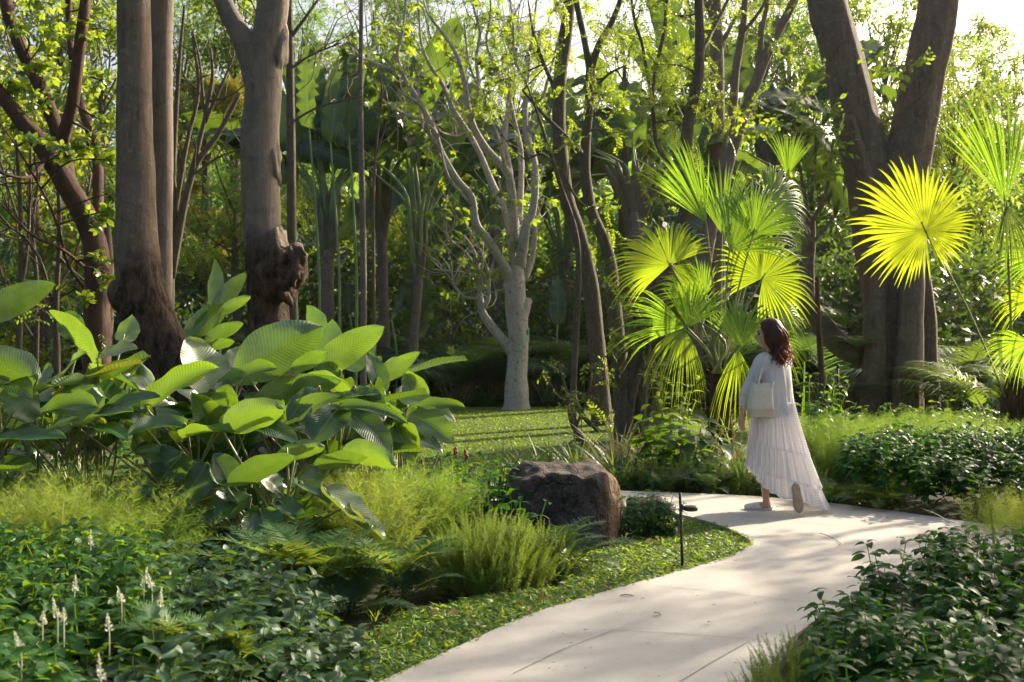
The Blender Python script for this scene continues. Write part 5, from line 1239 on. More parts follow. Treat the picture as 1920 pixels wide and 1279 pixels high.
fox('second soft foxtail fern at the bottom edge under the dark leafy bed', G(1600, 1310), (.28, .3), .26, 110, 4, 'fern')
fox('small foxtail fern at the bottom edge nearest the path', G(1440, 1330), (.2, .2), .2, 70, 5, 'fern')
for q, (px, Y, r, h, lab) in enumerate([(1215, 11.55, .36, .3, 'low green mound at the path edge right behind the boulder'), (1285, 11.5, .4, .32, 'low green mound on the path edge below the strappy tangle'), (1350, 11.35, .36, .3, 'low green mound on the path edge in front of the fan palm'), (1395, 11.2, .3, .34, 'low green mound on the path edge left of the woman'), (1515, 10.9, .3, .34, 'low green mound on the path edge right of the long skirt')]):
    fox(lab, GX(px, Y), (r, .3), h, 90, 20 + q, 'fern', 'low mounds along the far path edge')

FW = dict(lean=.22, var=.2)
bush('feathery_bush', 'sunlit yellow green thread leaved bush at the left edge', 'bush', GX(80, 6.75), (.62, .35), .6, 300, FEATH, 'feather_lit', 41, **FW)
bush('feathery_bush', 'thread leaved bush drooping right of the sunlit one near the left edge', 'bush', GX(225, 6.75), (.32, .3), .5, 150, FEATH, 'feather', 42, lean=.5, var=.25)
bush('feathery_bush', 'dim thread leaved bush standing behind the sunlit one at left', 'bush', GX(130, 7.3), (.5, .25), .62, 120, FEATH, 'feather', 43, **FW)
bush('feathery_bush', 'flat topped clipped thread leaved hedge under the broad leaves', 'hedge', GX(650, 8.5), (.42, .3), .52, 240, FEATH, 'feather_lit', 44, lean=.08, var=.05)
bush('feathery_bush', 'tall sunlit thread leaved bush right of the hanging pale leaf', 'bush', GX(715, 7.55), (.2, .2), .54, 110, FEATH, 'feather_lit', 45, lean=.3, var=.25)
bush('feathery_bush', 'soft green thread leaved bush behind the large foxtail fern', 'bush', GX(800, 8.1), (.36, .28), .55, 200, FEATH, 'feather', 46, lean=.15, var=.15)
bush('feathery_bush', 'dark green thread leaved bush directly right of the woman', 'bush', GX(1575, 11.6), (.5, .5), .64, 300, FEATH, 'feather', 47, **FW)
bush('feathery_bush', 'wide thread leaved bush in front of the fig roots', 'bush', GX(1700, 12.6), (.6, .5), .62, 320, FEATH, 'feather', 48, **FW)
bush('feathery_bush', 'sunlit thread leaved bush between the fig and the right palm', 'bush', GX(1800, 13.2), (.6, .5), .58, 300, FEATH, 'feather', 49, **FW)
bush('feathery_bush', 'thread leaved bush at the right edge below the fan palm', 'bush', GX(1900, 12.8), (.5, .5), .5, 200, FEATH, 'feather', 50, **FW)
bush('feathery_bush', 'thread leaved bush low beside the path bend at right', 'bush', GX(1650, 10.8), (.3, .3), .36, 120, FEATH, 'feather', 51, **FW)
bush('feathery_bush', 'small sunlit thread leaved tuft at the right end of the path', 'bush', GX(1900, 8.6), (.35, .3), .35, 100, FEATH, 'feather_lit', 52, **FW)

def fern(label, c, L, n, mat, seed, spread=.8, h=0., group='sword ferns', aim=None):
    o = thing('fern', label, 'fern', c, group); g = np.random.default_rng(seed); mb = MB()
    a = g.random(n) * 6.283 if aim is None else np.radians(aim[0]) + np.radians(aim[1]) * (g.random(n) - .5)
    d = np.column_stack([np.cos(a) * spread, np.sin(a) * spread, .45 + .9 * g.random(n)])
    up = np.column_stack([-np.cos(a), -np.sin(a), np.full(n, 1.3)])
    p = np.asarray(c) + np.column_stack([np.cos(a) * .04, np.sin(a) * .04, np.full(n, h)])
    for q in range(3):
        k = np.arange(n) % 3 == q
        if k.any(): scatter(mb, FERN[q], p[k], d[k], up[k], L * (.65 + .5 * g.random(k.sum())))
    mb.build('foliage', M[mat], o); return o
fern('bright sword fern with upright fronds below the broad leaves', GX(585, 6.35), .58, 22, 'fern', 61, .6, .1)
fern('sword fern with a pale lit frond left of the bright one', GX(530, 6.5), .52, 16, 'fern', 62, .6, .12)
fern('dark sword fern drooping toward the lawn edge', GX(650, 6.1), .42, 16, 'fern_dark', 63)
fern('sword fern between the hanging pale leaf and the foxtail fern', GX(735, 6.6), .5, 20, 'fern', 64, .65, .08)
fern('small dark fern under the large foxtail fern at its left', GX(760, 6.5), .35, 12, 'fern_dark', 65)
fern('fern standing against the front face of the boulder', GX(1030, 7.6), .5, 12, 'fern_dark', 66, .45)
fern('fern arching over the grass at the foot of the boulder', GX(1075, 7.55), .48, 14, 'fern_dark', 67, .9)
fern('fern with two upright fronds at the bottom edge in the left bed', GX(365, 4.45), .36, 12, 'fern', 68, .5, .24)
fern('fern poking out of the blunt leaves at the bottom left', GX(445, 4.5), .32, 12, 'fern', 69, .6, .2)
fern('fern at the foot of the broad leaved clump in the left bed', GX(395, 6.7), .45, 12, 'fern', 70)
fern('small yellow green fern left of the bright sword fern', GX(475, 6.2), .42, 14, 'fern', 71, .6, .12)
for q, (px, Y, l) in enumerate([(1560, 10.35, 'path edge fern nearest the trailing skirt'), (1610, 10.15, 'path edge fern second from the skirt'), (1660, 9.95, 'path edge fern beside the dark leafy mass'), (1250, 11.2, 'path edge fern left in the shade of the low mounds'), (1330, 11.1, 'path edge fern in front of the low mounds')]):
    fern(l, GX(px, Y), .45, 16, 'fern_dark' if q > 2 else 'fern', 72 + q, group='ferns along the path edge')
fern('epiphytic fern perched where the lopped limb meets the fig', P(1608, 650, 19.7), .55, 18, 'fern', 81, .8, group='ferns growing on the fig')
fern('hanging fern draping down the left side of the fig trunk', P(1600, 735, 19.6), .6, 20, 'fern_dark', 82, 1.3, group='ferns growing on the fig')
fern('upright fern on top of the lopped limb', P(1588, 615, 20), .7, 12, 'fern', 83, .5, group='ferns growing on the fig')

def leafy(name, label, c, rad, h, n, leaf, size, mat, seed, pairs=4, lean=.4, whorl=2, group=None, extra=None, up=.35, shape=.8):
    tp = [plant_t(leaf, pairs, size, 1., s + seed, up, whorl) for s in range(4)]
    o = thing(name, label, 'shrub', c, group); g = np.random.default_rng(seed); mb = MB()
    a = g.random(n) * 6.283; rr = np.sqrt(g.random(n))
    pos = np.asarray(c) + np.column_stack([np.cos(a) * rr * rad[0], np.sin(a) * rr * rad[1], np.full(n, -.06)])
    d = np.column_stack([np.cos(a) * rr * lean, np.sin(a) * rr * lean, np.ones(n)]) + g.normal(size=(n, 3)) * .1
    s = h * (1 - (1 - shape) * rr ** 2) * (.75 + .5 * g.random(n)); nn = g.normal(size=(n, 3)) * np.array([1, 1, .1])
    for q in range(4):
        k = np.arange(n) % 4 == q
        # plant templates stand along z: turn them so z follows d
        t = (tp[q][0][:, [0, 2, 1]] * np.array([1, 1, -1]), tp[q][1], tp[q][2], tp[q][3])
        scatter(mb, t, pos[k], d[k], nn[k], s[k], np.clip(.5 + .25 * g.normal(size=k.sum()), 0, 1))
    mb.build('foliage', M[mat], o)
    if extra: extra(o, pos, d, s, g)
    return o
LA = leaf_t(1, .36, 5, 2, .25, .9, .75, .8); LB = leaf_t(1, .5, 5, 2, .25, .8, .8, .75); LR = leaf_t(1, .58, 5, 4, .3, .6, 1.05, .6)
def redspikes(o, pos, d, s, g):
    for k in g.choice(len(pos), 9, False):
        mb = MB(); p = pos[k] + unit(d[k]) * s[k] * .98
        for j in range(9): blob(mb, p + np.array([g.normal() * .006, g.normal() * .006, .009 * j]), .009, j, .2, 6, (1, 1, 1.3))
        mb.build('flower_spike', M['flower_red'], o)
leafy('flowering_shrub', 'glossy leaved shrub with small red flower spikes left of the boulder', GX(890, 8.7), (.42, .4), .55, 60, LA, .3, 'cover_dark', 91, extra=redspikes)
leafy('leafy_shrub', 'bright leaved shrub behind the red flowering one by the lawn', GX(880, 9.6), (.45, .35), .5, 45, LA, .3, 'cover', 92)
leafy('leafy_shrub', 'dark glossy shrub hugging the right side of the boulder', GX(1200, 8.75), (.27, .2), .3, 60, LA, .34, 'cover_dark', 93)
leafy('leafy_shrub', 'sprig of glossy leaves in front of the left end of the boulder', GX(968, 7.75), (.1, .1), .5, 7, LA, .3, 'cover_dark', 94)
leafy('leafy_shrub', 'broad leaved shrub catching light beyond the path, left of the fan palm', GX(1275, 12.2), (.4, .3), .62, 26, LB, .42, 'cover', 95)
leafy('leafy_shrub', 'upright leafy seedling on the lawn right of the bark tangle', GX(1255, 15.5), (.18, .18), 1.05, 9, LB, .2, 'crown_lit', 96, 5)
leafy('leafy_shrub', 'upright fine leaved seedlings right behind the woman', GX(1490, 14), (.35, .3), 1.1, 18, LA, .14, 'cover', 97, 8)
leafy('leafy_shrub', 'dark leafy shrub at the foot of the fig roots', GX(1560, 15), (.5, .3), .5, 30, LB, .3, 'cover_dark', 98)
leafy('leafy_shrub', 'low leafy shrub lit between fig trunk and right palm', GX(1770, 16.5), (1.2, .4), .55, 50, LB, .3, 'cover', 99)
sapling('young yellowish sapling with few leaves left of the leaning trunk', 15.5, [[(1095, 835, 14), (1072, 790, 10), (1066, 750, 7), (1052, 700, 5), (1045, 680, 3)], [(1068, 760, 5), (1045, 740, 4), (1020, 700, 3)], [(1080, 800, 6), (1100, 750, 4), (1110, 700, 3)], [(1090, 820, 8), (1070, 830, 6), (1060, 840, 3)]], bark='bark_dark', crown=[(1042, 690, 20, 7), (1025, 700, 14, 4), (1065, 745, 20, 6), (1100, 740, 24, 8), (1112, 690, 20, 6), (1080, 770, 20, 6)], spr=SPR_OVAL, size=.2, seed=21)

# ------------------------------------------------------------------ strappy tufts
STRAP = [strip_t(6, .03, c) for c in (.5, .9, 1.4, 1.9)]
def tuft(label, c, L, n, mat, seed, r=.15, lean=.5, group='strappy grass tufts', cat='grass tuft', name='grass_tuft', w=1.):
    o = tag(None, '', '') if False else None
    g = np.random.default_rng(seed); mb = MB(); a = g.random(n) * 6.283
    p = np.asarray(c) + np.column_stack([np.cos(a) * r * g.random(n), np.sin(a) * r * g.random(n), np.full(n, -.06)])
    d = np.column_stack([np.cos(a) * lean, np.sin(a) * lean, np.ones(n)]) + g.normal(size=(n, 3)) * .2
    up = np.column_stack([-np.cos(a), -np.sin(a), np.ones(n)])
    s = L * (.55 + .7 * g.random(n))
    for q in range(4):
        k = np.arange(n) % 4 == q
        scatter(mb, STRAP[q], p[k], d[k], up[k], np.stack([s[k] * w, s[k], s[k]], -1))
    ORI['tmp'] = np.zeros(3)
    o = mb.build(name, M[mat]); return tag(o, label, cat, group)
for q, (px, Y, L, n, mat, l) in enumerate([
    (905, 12.4, .5, 50, 'strap', 'tuft of upright green blades at the lawn edge, left one'), (945, 12.2, .55, 60, 'strap', 'dense tuft of upright green blades left above the boulder'), (985, 12.6, .5, 50, 'strap', 'tuft of green blades just above the top of the boulder'), (1030, 12.8, .55, 50, 'strap', 'thin tuft of green blades right above the boulder'),
    (1085, 13.2, .6, 60, 'strap', 'tuft of green blades left at the foot of the bark tangle'), (1160, 13.6, .75, 90, 'straw', 'large pale strawy tuft fanning out below the bark tangle'), (1215, 13, .6, 70, 'straw', 'strawy tuft right at the foot of the bark tangle'), (1165, 11.7, .6, 70, 'strap', 'arching tuft spilling right behind the boulder'), (1315, 13.2, .6, 60, 'straw', 'strawy tuft left of the fan palm trunk'), (1385, 13.6, .6, 60, 'straw', 'strawy tuft right of the fan palm trunk'),
    (860, 12, .5, 50, 'strap', 'tuft of blades by the farthest broad leaves'), (1880, 7.6, .55, 40, 'strap', 'stiff sedge tuft at the right end of the path'), (1800, 7.4, .4, 20, 'strap', 'few stiff sedge blades rising from the dark leafy bed'), (1140, 12.5, .55, 50, 'straw', 'straw coloured tuft above the right end of the boulder'), (1250, 12.4, .5, 50, 'strap', 'low tuft of arching blades beyond the far path edge'), (705, 6.25, .18, 24, 'grass', 'small tuft of broad blades at the lawn edge by the ferns'), (770, 6.0, .14, 20, 'grass', 'small bright tuft of broad blades in the front lawn')]):
    tuft(l, GX(px, Y), L, n, mat, 400 + q, w=1.3)

# ------------------------------------------------------------------ ground cover masses
def cover(name, label, poly, n, hfun, leaf, size, mat, seed, pairs=5, whorl=3, up=.15, ntp=8):
    tp = [plant_t(leaf, pairs, size, 1., s + seed, up, whorl) for s in range(ntp)]
    p = sample_poly(poly, n, seed); g = np.random.default_rng(seed); mb = MB()
    h = hfun(p) * (.82 + .3 * g.random(n)) 
    d = np.column_stack([g.normal(size=n) * .2, g.normal(size=n) * .2 - .08, np.ones(n)])
    nn = g.normal(size=(n, 3)) * np.array([1, 1, .1]); base = .34
    pos = np.column_stack([p, h - base])
    for q in range(ntp):
        k = np.arange(n) % ntp == q
        t = (tp[q][0][:, [0, 2, 1]] * np.array([1, 1, -1]), tp[q][1], tp[q][2], tp[q][3])
        scatter(mb, t, pos[k], d[k], nn[k], base * (.75 + .4 * g.random(k.sum())), np.clip(.5 + .28 * g.normal(size=k.sum()), 0, 1))
    o = mb.build(name, M[mat]); o['kind'] = 'stuff'; o['label'] = label; o['category'] = 'ground cover'; return o, p, h
def hl(p):
    e = np.clip((p[:, 0] + 1.05) / -.5, 0, 1)
    return (.2 + .24 * e + .05 * np.sin(p[:, 0] * 3) * np.sin(p[:, 1] * 2.7)) * np.clip((7.2 - p[:, 1]) / .8, .5, 1)
PL = [(-4.2, 3.0), (-1.55, 3.0), (-1.35, 4.4), (-1.6, 5.2), (-1.85, 5.9), (-1.95, 6.2), (-2.5, 6.3), (-4.6, 6.3)]
o, p, h = cover('ground_cover', 'mass of pointed glossy leaves with white flower spikes filling the bottom left', PL, 1250, hl, LB, .3, 'cover', 501)
g = np.random.default_rng(2); petal = diamond(.7, .2, .5)
for px, py in [(80, 1165), (108, 1150), (120, 1158), (140, 1100), (205, 1170), (228, 1120), (270, 1085), (285, 1092), (190, 1260), (170, 1012), (300, 1130), (40, 1210)]:
    Y = (CAMZ - .47) * FPX / (py - 639.5); q = P(px, py + 6 + 12 * g.random(), Y); mb = MB(); n = 70; h = .05 + .03 * g.random()
    t = np.sort(g.random(n)); a = g.random(n) * 6.283; r = .006 * (1.1 - t)
    lean = g.normal(size=2) * .02
    pos = q + np.column_stack([np.cos(a) * r + lean[0] * t, np.sin(a) * r + lean[1] * t, h * t])
    scatter(mb, petal, pos, np.column_stack([np.cos(a), np.sin(a), .5 + t]), g.normal(size=(n, 3)), .011 * (1.15 - .8 * t) * (.6 + .7 * g.random(n)))
    tube(mb, [[*(q + np.array([lean[0], lean[1], h])), .0012], [*q, .002], [*(q - np.array([0, 0, .1])), .002]], 4, 0, 2)
    mb.build('flower_spike', M['flower_white'], o)
PR = [(-1.95, 6.0), (-1.55, 5.2), (-1.3, 4.5), (-1.5, 3.0), (-.95, 3.0), (-.72, 4.3), (-.62, 4.9), (-.8, 5.3), (-1.05, 5.75), (-1.45, 6.1)]
def hr(p): return .1 + .24 * np.clip((-.62 - p[:, 0]) / .7, 0, 1) + .03 * np.sin(p[:, 0] * 9) 
cover('ground_cover', 'mass of blunt silvery green leaves beside the front lawn at bottom left', PR, 560, hr, LR, .3, 'cover_blue', 502, 4, 3, .45)
def hf(p):
    return (.31 + .1 * np.clip((p[:, 0] - 1.4) / 1., 0, 1) + .05 * np.sin(p[:, 0] * 4 + p[:, 1] * 2)) * np.clip((p[:, 0] - RX(p[:, 1])) / .35, .55, 1)
def RX(y): return np.interp(y, [2, 3.6, 4.6, 5.2, 5.7, 6.2, 6.55], [-.1, .6, 1.0, 1.2, 1.45, 1.85, 2.45])
PF = [(.95, 3.2), (1.12, 4.0), (1.3, 4.9), (1.5, 5.6), (1.9, 6.15), (2.5, 6.45), (3.3, 6.6), (5.2, 6.4), (5.0, 3.0), (1.4, 2.9)]
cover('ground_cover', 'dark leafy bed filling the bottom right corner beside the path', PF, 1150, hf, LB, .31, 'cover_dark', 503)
PM = [(2.95, 10.3), (3.3, 9.85), (3.6, 9.45), (4.1, 9.0), (5.5, 8.7), (6.5, 9.5), (6.5, 11.5), (4.2, 11.6), (3.3, 11.2)]
cover('ground_cover', 'dark leafy mass overhanging the outer bend of the path at right', PM, 620, lambda p: .36 + .22 * np.clip((p[:, 1] - 9.2) / 1.2, 0, 1), LB, .34, 'cover_dark', 504)
PB = [(.9, 11.4), (2.4, 10.95), (3., 10.5), (3.2, 12), (1.0, 12.6)]
cover('ground_cover', 'low leafy carpet between the far path edge and the back lawn', PB, 150, lambda p: np.full(len(p), .2), LA, .3, 'cover_dark', 505)
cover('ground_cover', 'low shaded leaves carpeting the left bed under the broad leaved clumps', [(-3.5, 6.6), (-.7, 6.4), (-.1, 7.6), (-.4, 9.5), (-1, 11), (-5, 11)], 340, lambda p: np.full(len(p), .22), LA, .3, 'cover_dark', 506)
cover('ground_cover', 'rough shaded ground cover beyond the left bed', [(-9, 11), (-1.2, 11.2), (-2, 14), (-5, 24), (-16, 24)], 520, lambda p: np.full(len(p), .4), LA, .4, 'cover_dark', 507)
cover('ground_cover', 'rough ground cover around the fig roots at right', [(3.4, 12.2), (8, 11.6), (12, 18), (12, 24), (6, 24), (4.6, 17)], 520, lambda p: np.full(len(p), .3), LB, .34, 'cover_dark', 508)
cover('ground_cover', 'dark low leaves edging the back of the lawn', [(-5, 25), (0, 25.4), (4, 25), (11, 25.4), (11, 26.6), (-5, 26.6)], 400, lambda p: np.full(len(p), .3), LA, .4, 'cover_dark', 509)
# ------------------------------------------------------------------ boulder, stone, lamp, stakes
def stone_mat():
    m, nt, out = new_mat('weathered boulder')
    bs = N(nt, 'ShaderNodeBsdfPrincipled'); bs.inputs['Roughness'].default_value = .85; bs.inputs['Specular IOR Level'].default_value = .3
    tx = N(nt, 'ShaderNodeTexCoord')
    def no(sc, det=8, map_=None):
        q = N(nt, 'ShaderNodeTexNoise'); q.inputs['Scale'].default_value = sc; q.inputs['Detail'].default_value = det; q.inputs['Roughness'].default_value = .66
        if map_:
            mp = N(nt, 'ShaderNodeMapping'); mp.inputs['Scale'].default_value = map_; nt.links.new(tx.outputs['Object'], mp.inputs[0]); nt.links.new(mp.outputs[0], q.inputs['Vector'])
        else: nt.links.new(tx.outputs['Object'], q.inputs['Vector'])
        return q.outputs[0]
    a, b, c3 = no(5), no(3, 6, (1.5, 1.5, .4)), no(34, 5)
    col = ramp(nt, a, [(.3, (.03, .022, .02)), (.52, (.085, .066, .056)), (.72, (.15, .125, .105))])
    # broken warm face on the right
    sx = N(nt, 'ShaderNodeSeparateXYZ'); nt.links.new(tx.outputs['Object'], sx.inputs[0])
    k = ramp(nt, math_(nt, 'ADD', math_(nt, 'MULTIPLY', sx.outputs[0], 1.), math_(nt, 'MULTIPLY', a, .25)), [(.40, (0, 0, 0)), (.47, (1, 1, 1))])
    fib = no(16, 8, (1, 1, .25))
    br = ramp(nt, fib, [(.35, (.07, .04, .025)), (.7, (.32, .2, .11))])
    col = mixc(nt, k, col, br)
    vr = N(nt, 'ShaderNodeTexVoronoi', feature='DISTANCE_TO_EDGE'); vr.inputs['Scale'].default_value = 4.5
    mv = N(nt, 'ShaderNodeMix', data_type='RGBA'); mv.inputs[0].default_value = .25; nn_ = N(nt, 'ShaderNodeTexNoise'); nn_.inputs['Scale'].default_value = 6; nn_.inputs['Detail'].default_value = 8
    nt.links.new(tx.outputs['Object'], nn_.inputs['Vector']); nt.links.new(tx.outputs['Object'], mv.inputs[6]); nt.links.new(nn_.outputs['Color'], mv.inputs[7]); nt.links.new(mv.outputs[2], vr.inputs['Vector'])
    crk = ramp(nt, vr.outputs['Distance'], [(0, (0, 0, 0)), (.035, (1, 1, 1))])
    col = mixc(nt, .75, col, ramp(nt, no(48, 10), [(.3, (.35, .35, .35)), (.7, (1.5, 1.45, 1.4))]), 'MULTIPLY')
    col = mixc(nt, .6, col, ramp(nt, vr.outputs['Distance'], [(0, (.25, .25, .25)), (.03, (1, 1, 1))]), 'MULTIPLY')
    l = ramp(nt, no(9, 2), [(.7, (0, 0, 0)), (.74, (1, 1, 1))])
    col = mixc(nt, math_(nt, 'MULTIPLY', l, .25), col, (.2, .2, .17))
    nt.links.new(col, bs.inputs['Base Color'])
    h = math_(nt, 'ADD', math_(nt, 'ADD', math_(nt, 'ADD', a, math_(nt, 'MULTIPLY', crk, .35)), math_(nt, 'MULTIPLY', c3, .45)), math_(nt, 'MULTIPLY', math_(nt, 'MULTIPLY', fib, k), 1.))
    bp = N(nt, 'ShaderNodeBump'); bp.inputs['Strength'].default_value = 1.; bp.inputs['Distance'].default_value = .07
    nt.links.new(h, bp.inputs['Height']); nt.links.new(bp.outputs[0], bs.inputs['Normal']); nt.links.new(bs.outputs[0], out.inputs[0])
    return m
def rock(name, label, c, planes, mat, seed, sc=1., noise=.02):
    g = np.random.default_rng(seed); seg, nv = 150, 76
    th = np.linspace(.01, np.pi - .01, nv); ph = np.linspace(0, 2 * np.pi, seg, endpoint=False)
    D = np.stack([np.sin(th)[:, None] * np.cos(ph), np.sin(th)[:, None] * np.sin(ph), np.repeat(np.cos(th)[:, None], seg, 1)], -1).reshape(-1, 3)
    Pn = unit(np.array([p[:3] for p in planes], float)); h = np.array([p[3] for p in planes])
    ex = unit(g.normal(size=(26, 3)) * np.array([1, 1, .7])); eh = np.min(h[None] / np.maximum(ex @ Pn.T, .05), 1) * (.93 + .09 * g.random(26)); Pn = np.vstack([Pn, ex]); h = np.append(h, eh)
    dots = np.maximum(D @ Pn.T, 1e-3); q = h[None] / dots
    r = (np.sum(q ** -60., 1)) ** (-1 / 60)
    V = D * r[:, None]
    for k in range(10):
        w = g.normal(size=3) * (4 + 4.5 * k); V = V + D * (noise / (1 + .45 * k) * np.sin(V @ w + g.random() * 6.28))[:, None]
    # ledges: soft horizontal beds
    led = np.sin(V[:, 2] * 22 + 3 * np.sin(V[:, 0] * 5 + 1) + V[:, 0] * 4) ; V = V + D * (.005 * np.clip(led, -.4, .4))[:, None]
    i = np.arange(nv - 1)[:, None] * seg; j = np.arange(seg)[None]; j2 = (j + 1) % seg
    F_ = np.stack([i + j, i + seg + j, i + seg + j2, i + j2], -1).reshape(-1, 4)
    mb = MB(); mb.add(V * sc, F_); o = mb.build(name, mat); o.location = Vector(c)
    return tag(o, label, 'rock')
SM = stone_mat()
rock('boulder', 'large dark flat topped boulder with a broken brown right face on the lawn', (.375, 8.62, .1),
     [(.02, -.14, 1, .37), (-.12, -1, .1, .35), (1, -.3, .22, .40), (-1, -.15, .25, .415), (0, 1, 0, .36), (.75, -.05, .6, .46), (.8, -.75, -.05, .45), (-.1, -.7, .8, .46), (-.75, -.1, .7, .44), (.75, -.3, -.65, .41), (0, 0, -1, .3), (-.7, -.7, .1, .44), (.35, -.6, .75, .49)], SM, 3, 1.12, .009)
rock('stone', 'small low rounded stone by the path behind the boulder', (1.19, 9.75, .0), [(0, 0, 1, .1), (0, -1, .3, .12), (1, 0, .3, .2), (-1, 0, .3, .22), (0, 1, .2, .15), (0, 0, -1, .1), (.7, -.5, .5, .17)], SM, 5, 1., .012)

blackm = plain('black powder coat', (.012, .012, .014), .45, .5, (.025, .025, .026), 40)
lamp = thing('path_light', 'black path light on a thin stake in the front lawn', 'lamp', G(1280, 1055))
LY = G(1280, 1055)[1]; q0 = G(1280, 1055); q1 = P(1275, 924, LY)
mb = MB(); tube(mb, [[*(q0 - [0, 0, .08]), .0095], [*q1, .0095]], 12, 0, 2); mb.build('stake', blackm, lamp)
am = P(1278, 951, LY); hd = P(1295, 953, LY)
mb = MB(); tube(mb, [[*am, .008], [*(hd - [.03, 0, 0]), .008]], 10, 0, 2); tube(mb, [[*(am - [0, 0, .018]), .014], [*(am + [0, 0, .018]), .014]], 12, 0, 2); mb.build('arm', blackm, lamp)
X_, Y_ = np.array([1., 0, 0]), np.array([0, 1., 0])
def disc(mb, rows, n=32):
    V = []; t = np.linspace(0, 2 * np.pi, n, endpoint=False)
    for z, r in rows: V.append(hd + np.column_stack([np.cos(t) * r, np.sin(t) * r, np.full(n, z)]))
    m = len(rows); i = np.arange(m - 1)[:, None] * n; j = np.arange(n)[None]; j2 = (j + 1) % n
    mb.add(np.vstack(V), np.stack([i + j, i + j2, i + n + j2, i + n + j], -1).reshape(-1, 4))
mb = MB(); disc(mb, [(-.013, 0), (-.014, .04), (-.015, .044), (-.012, .0465), (.011, .0465), (.014, .044), (.015, .04), (.015, 0)]); hdo = mb.build('lamp_head', blackm, lamp, False)
mb = MB(); disc(mb, [(-.018, 0), (-.018, .032), (-.0145, .034)]); mb.build('lens', plain('frosted lens', (.5, .48, .42), .4), hdo)
mb = MB(); tube(mb, [[*P(1546, 806, 18.2), met(13, 18.2) / 2], [*P(1540, 700, 18.2), met(12, 18.2) / 2], [*P(1534, 590, 18.2), met(10, 18.2) / 2], [*P(1532, 520, 18.2), met(8, 18.2) / 2]], 10, .05, 5)
tag(mb.build('prop_stake', M['bark_red']), 'thin brown leaning prop stake under the lopped fig limb', 'stake')
mb = MB(); tube(mb, [[*P(1573, 808, 17.8), .016], [*P(1571, 690, 17.8), .016]], 10, 0, 2); tube(mb, [[*P(1571, 690, 17.8), .024], [*P(1571, 684, 17.8), .022]], 10, 0, 2)
tag(mb.build('garden_post', blackm), 'short thin black post standing left of the fig roots', 'post')
# number tag on the pale tree
ty = 24.38; c = P(989, 628, ty); tw, thh = met(7, ty) / 2, met(26, ty) / 2
mb = MB(); V = np.array([[sx * tw, sy * .004, sz * thh] for sx in (-1, 1) for sy in (-1, 1) for sz in (-1, 1)]) + c
mb.add(V, np.array([[0, 1, 3, 2], [4, 6, 7, 5], [0, 4, 5, 1], [2, 3, 7, 6], [0, 2, 6, 4], [1, 5, 7, 3]]))
tg = mb.build('tree_tag', plain('pale green card', (.5, .62, .48), .6), None, False); tag(tg, 'small pale green tag fixed on the pale tree trunk', 'tag')
mb = MB(); V = np.array([[sx * tw * .6, -.0075, sz * thh * .35 + thh * .35] for sx in (-1, 1) for sz in (-1, 1)]) + c
mb.add(V, np.array([[0, 2, 3, 1]])); mb.build('tag_panel', plain('green print', (.08, .25, .1), .6), tg, False)
# litter on the path
dry = leaf_mat('dry leaf', (.3, .2, .08), (.4, .3, .14), (.4, .3, .1), .2, .7, .2)
def litter(label, px, py, L, rz, name='fallen_leaf'):
    v, f, l, r = leaf_t(1, .5, 5, 4, .5, 1.3, .8, .7)
    mb = MB(); p = G(px, py); scatter(mb, (v, f, l, r), p[None] + [0, 0, .012], np.array([math.cos(rz), math.sin(rz), .35]), np.array([.2, .1, 1.]), np.array([L]), [.5])
    tag(mb.build(name, dry), label, 'leaf')
litter('curled tan leaf lying alone in the middle of the sunlit path', 1226, 1155, .05, .4)
litter('small dry leaf lying on the path near the lower right joint', 1332, 1171, .025, 2)
litter('tiny dry leaf on the path by the far bend', 1663, 972, .035, 1)
mb = MB(); a = np.linspace(-1.1, 1.15, 8); pc = G(1545, 1015)
tube(mb, [[pc[0] + .09 * math.cos(t), pc[1] + .27 * math.sin(t), .006 + .01 * abs(t), .0022] for t in a], 5, 0, 3)
tag(mb.build('fallen_twig', M['bark_dark']), 'thin curved fallen twig lying on the path right of the bend', 'twig')
mb = MB(); p0, p1 = G(1163, 1118), G(1188, 1119); tube(mb, [[*(p0 + [0, 0, .005]), .003], [*((p0 + p1) / 2 + [0, .01, .008]), .003], [*(p1 + [0, 0, .005]), .002]], 5, 0, 3)
tag(mb.build('fallen_twig', M['bark_red']), 'short reddish twig lying near the lawn edge of the path', 'twig')
mb = MB(); g = np.random.default_rng(12)
for q in range(36):
    t = g.random(); p = G(1000 + 500 * g.random(), 1000 + 270 * g.random())
    if not in_poly(p[None, :2], path_poly)[0]: continue
    a = g.random() * 6.28; L = .006 + .016 * g.random(); d = np.array([math.cos(a), math.sin(a), 0]) * L
    tube(mb, [[*(p + [0, 0, .003]), .0011], [*(p + d + [0, 0, .003]), .0008]], 4, 0, 2)
lt = mb.build('litter', M['bark_dark']); lt['kind'] = 'stuff'; lt['label'] = 'tiny specks of plant litter scattered over the path'; lt['category'] = 'litter'

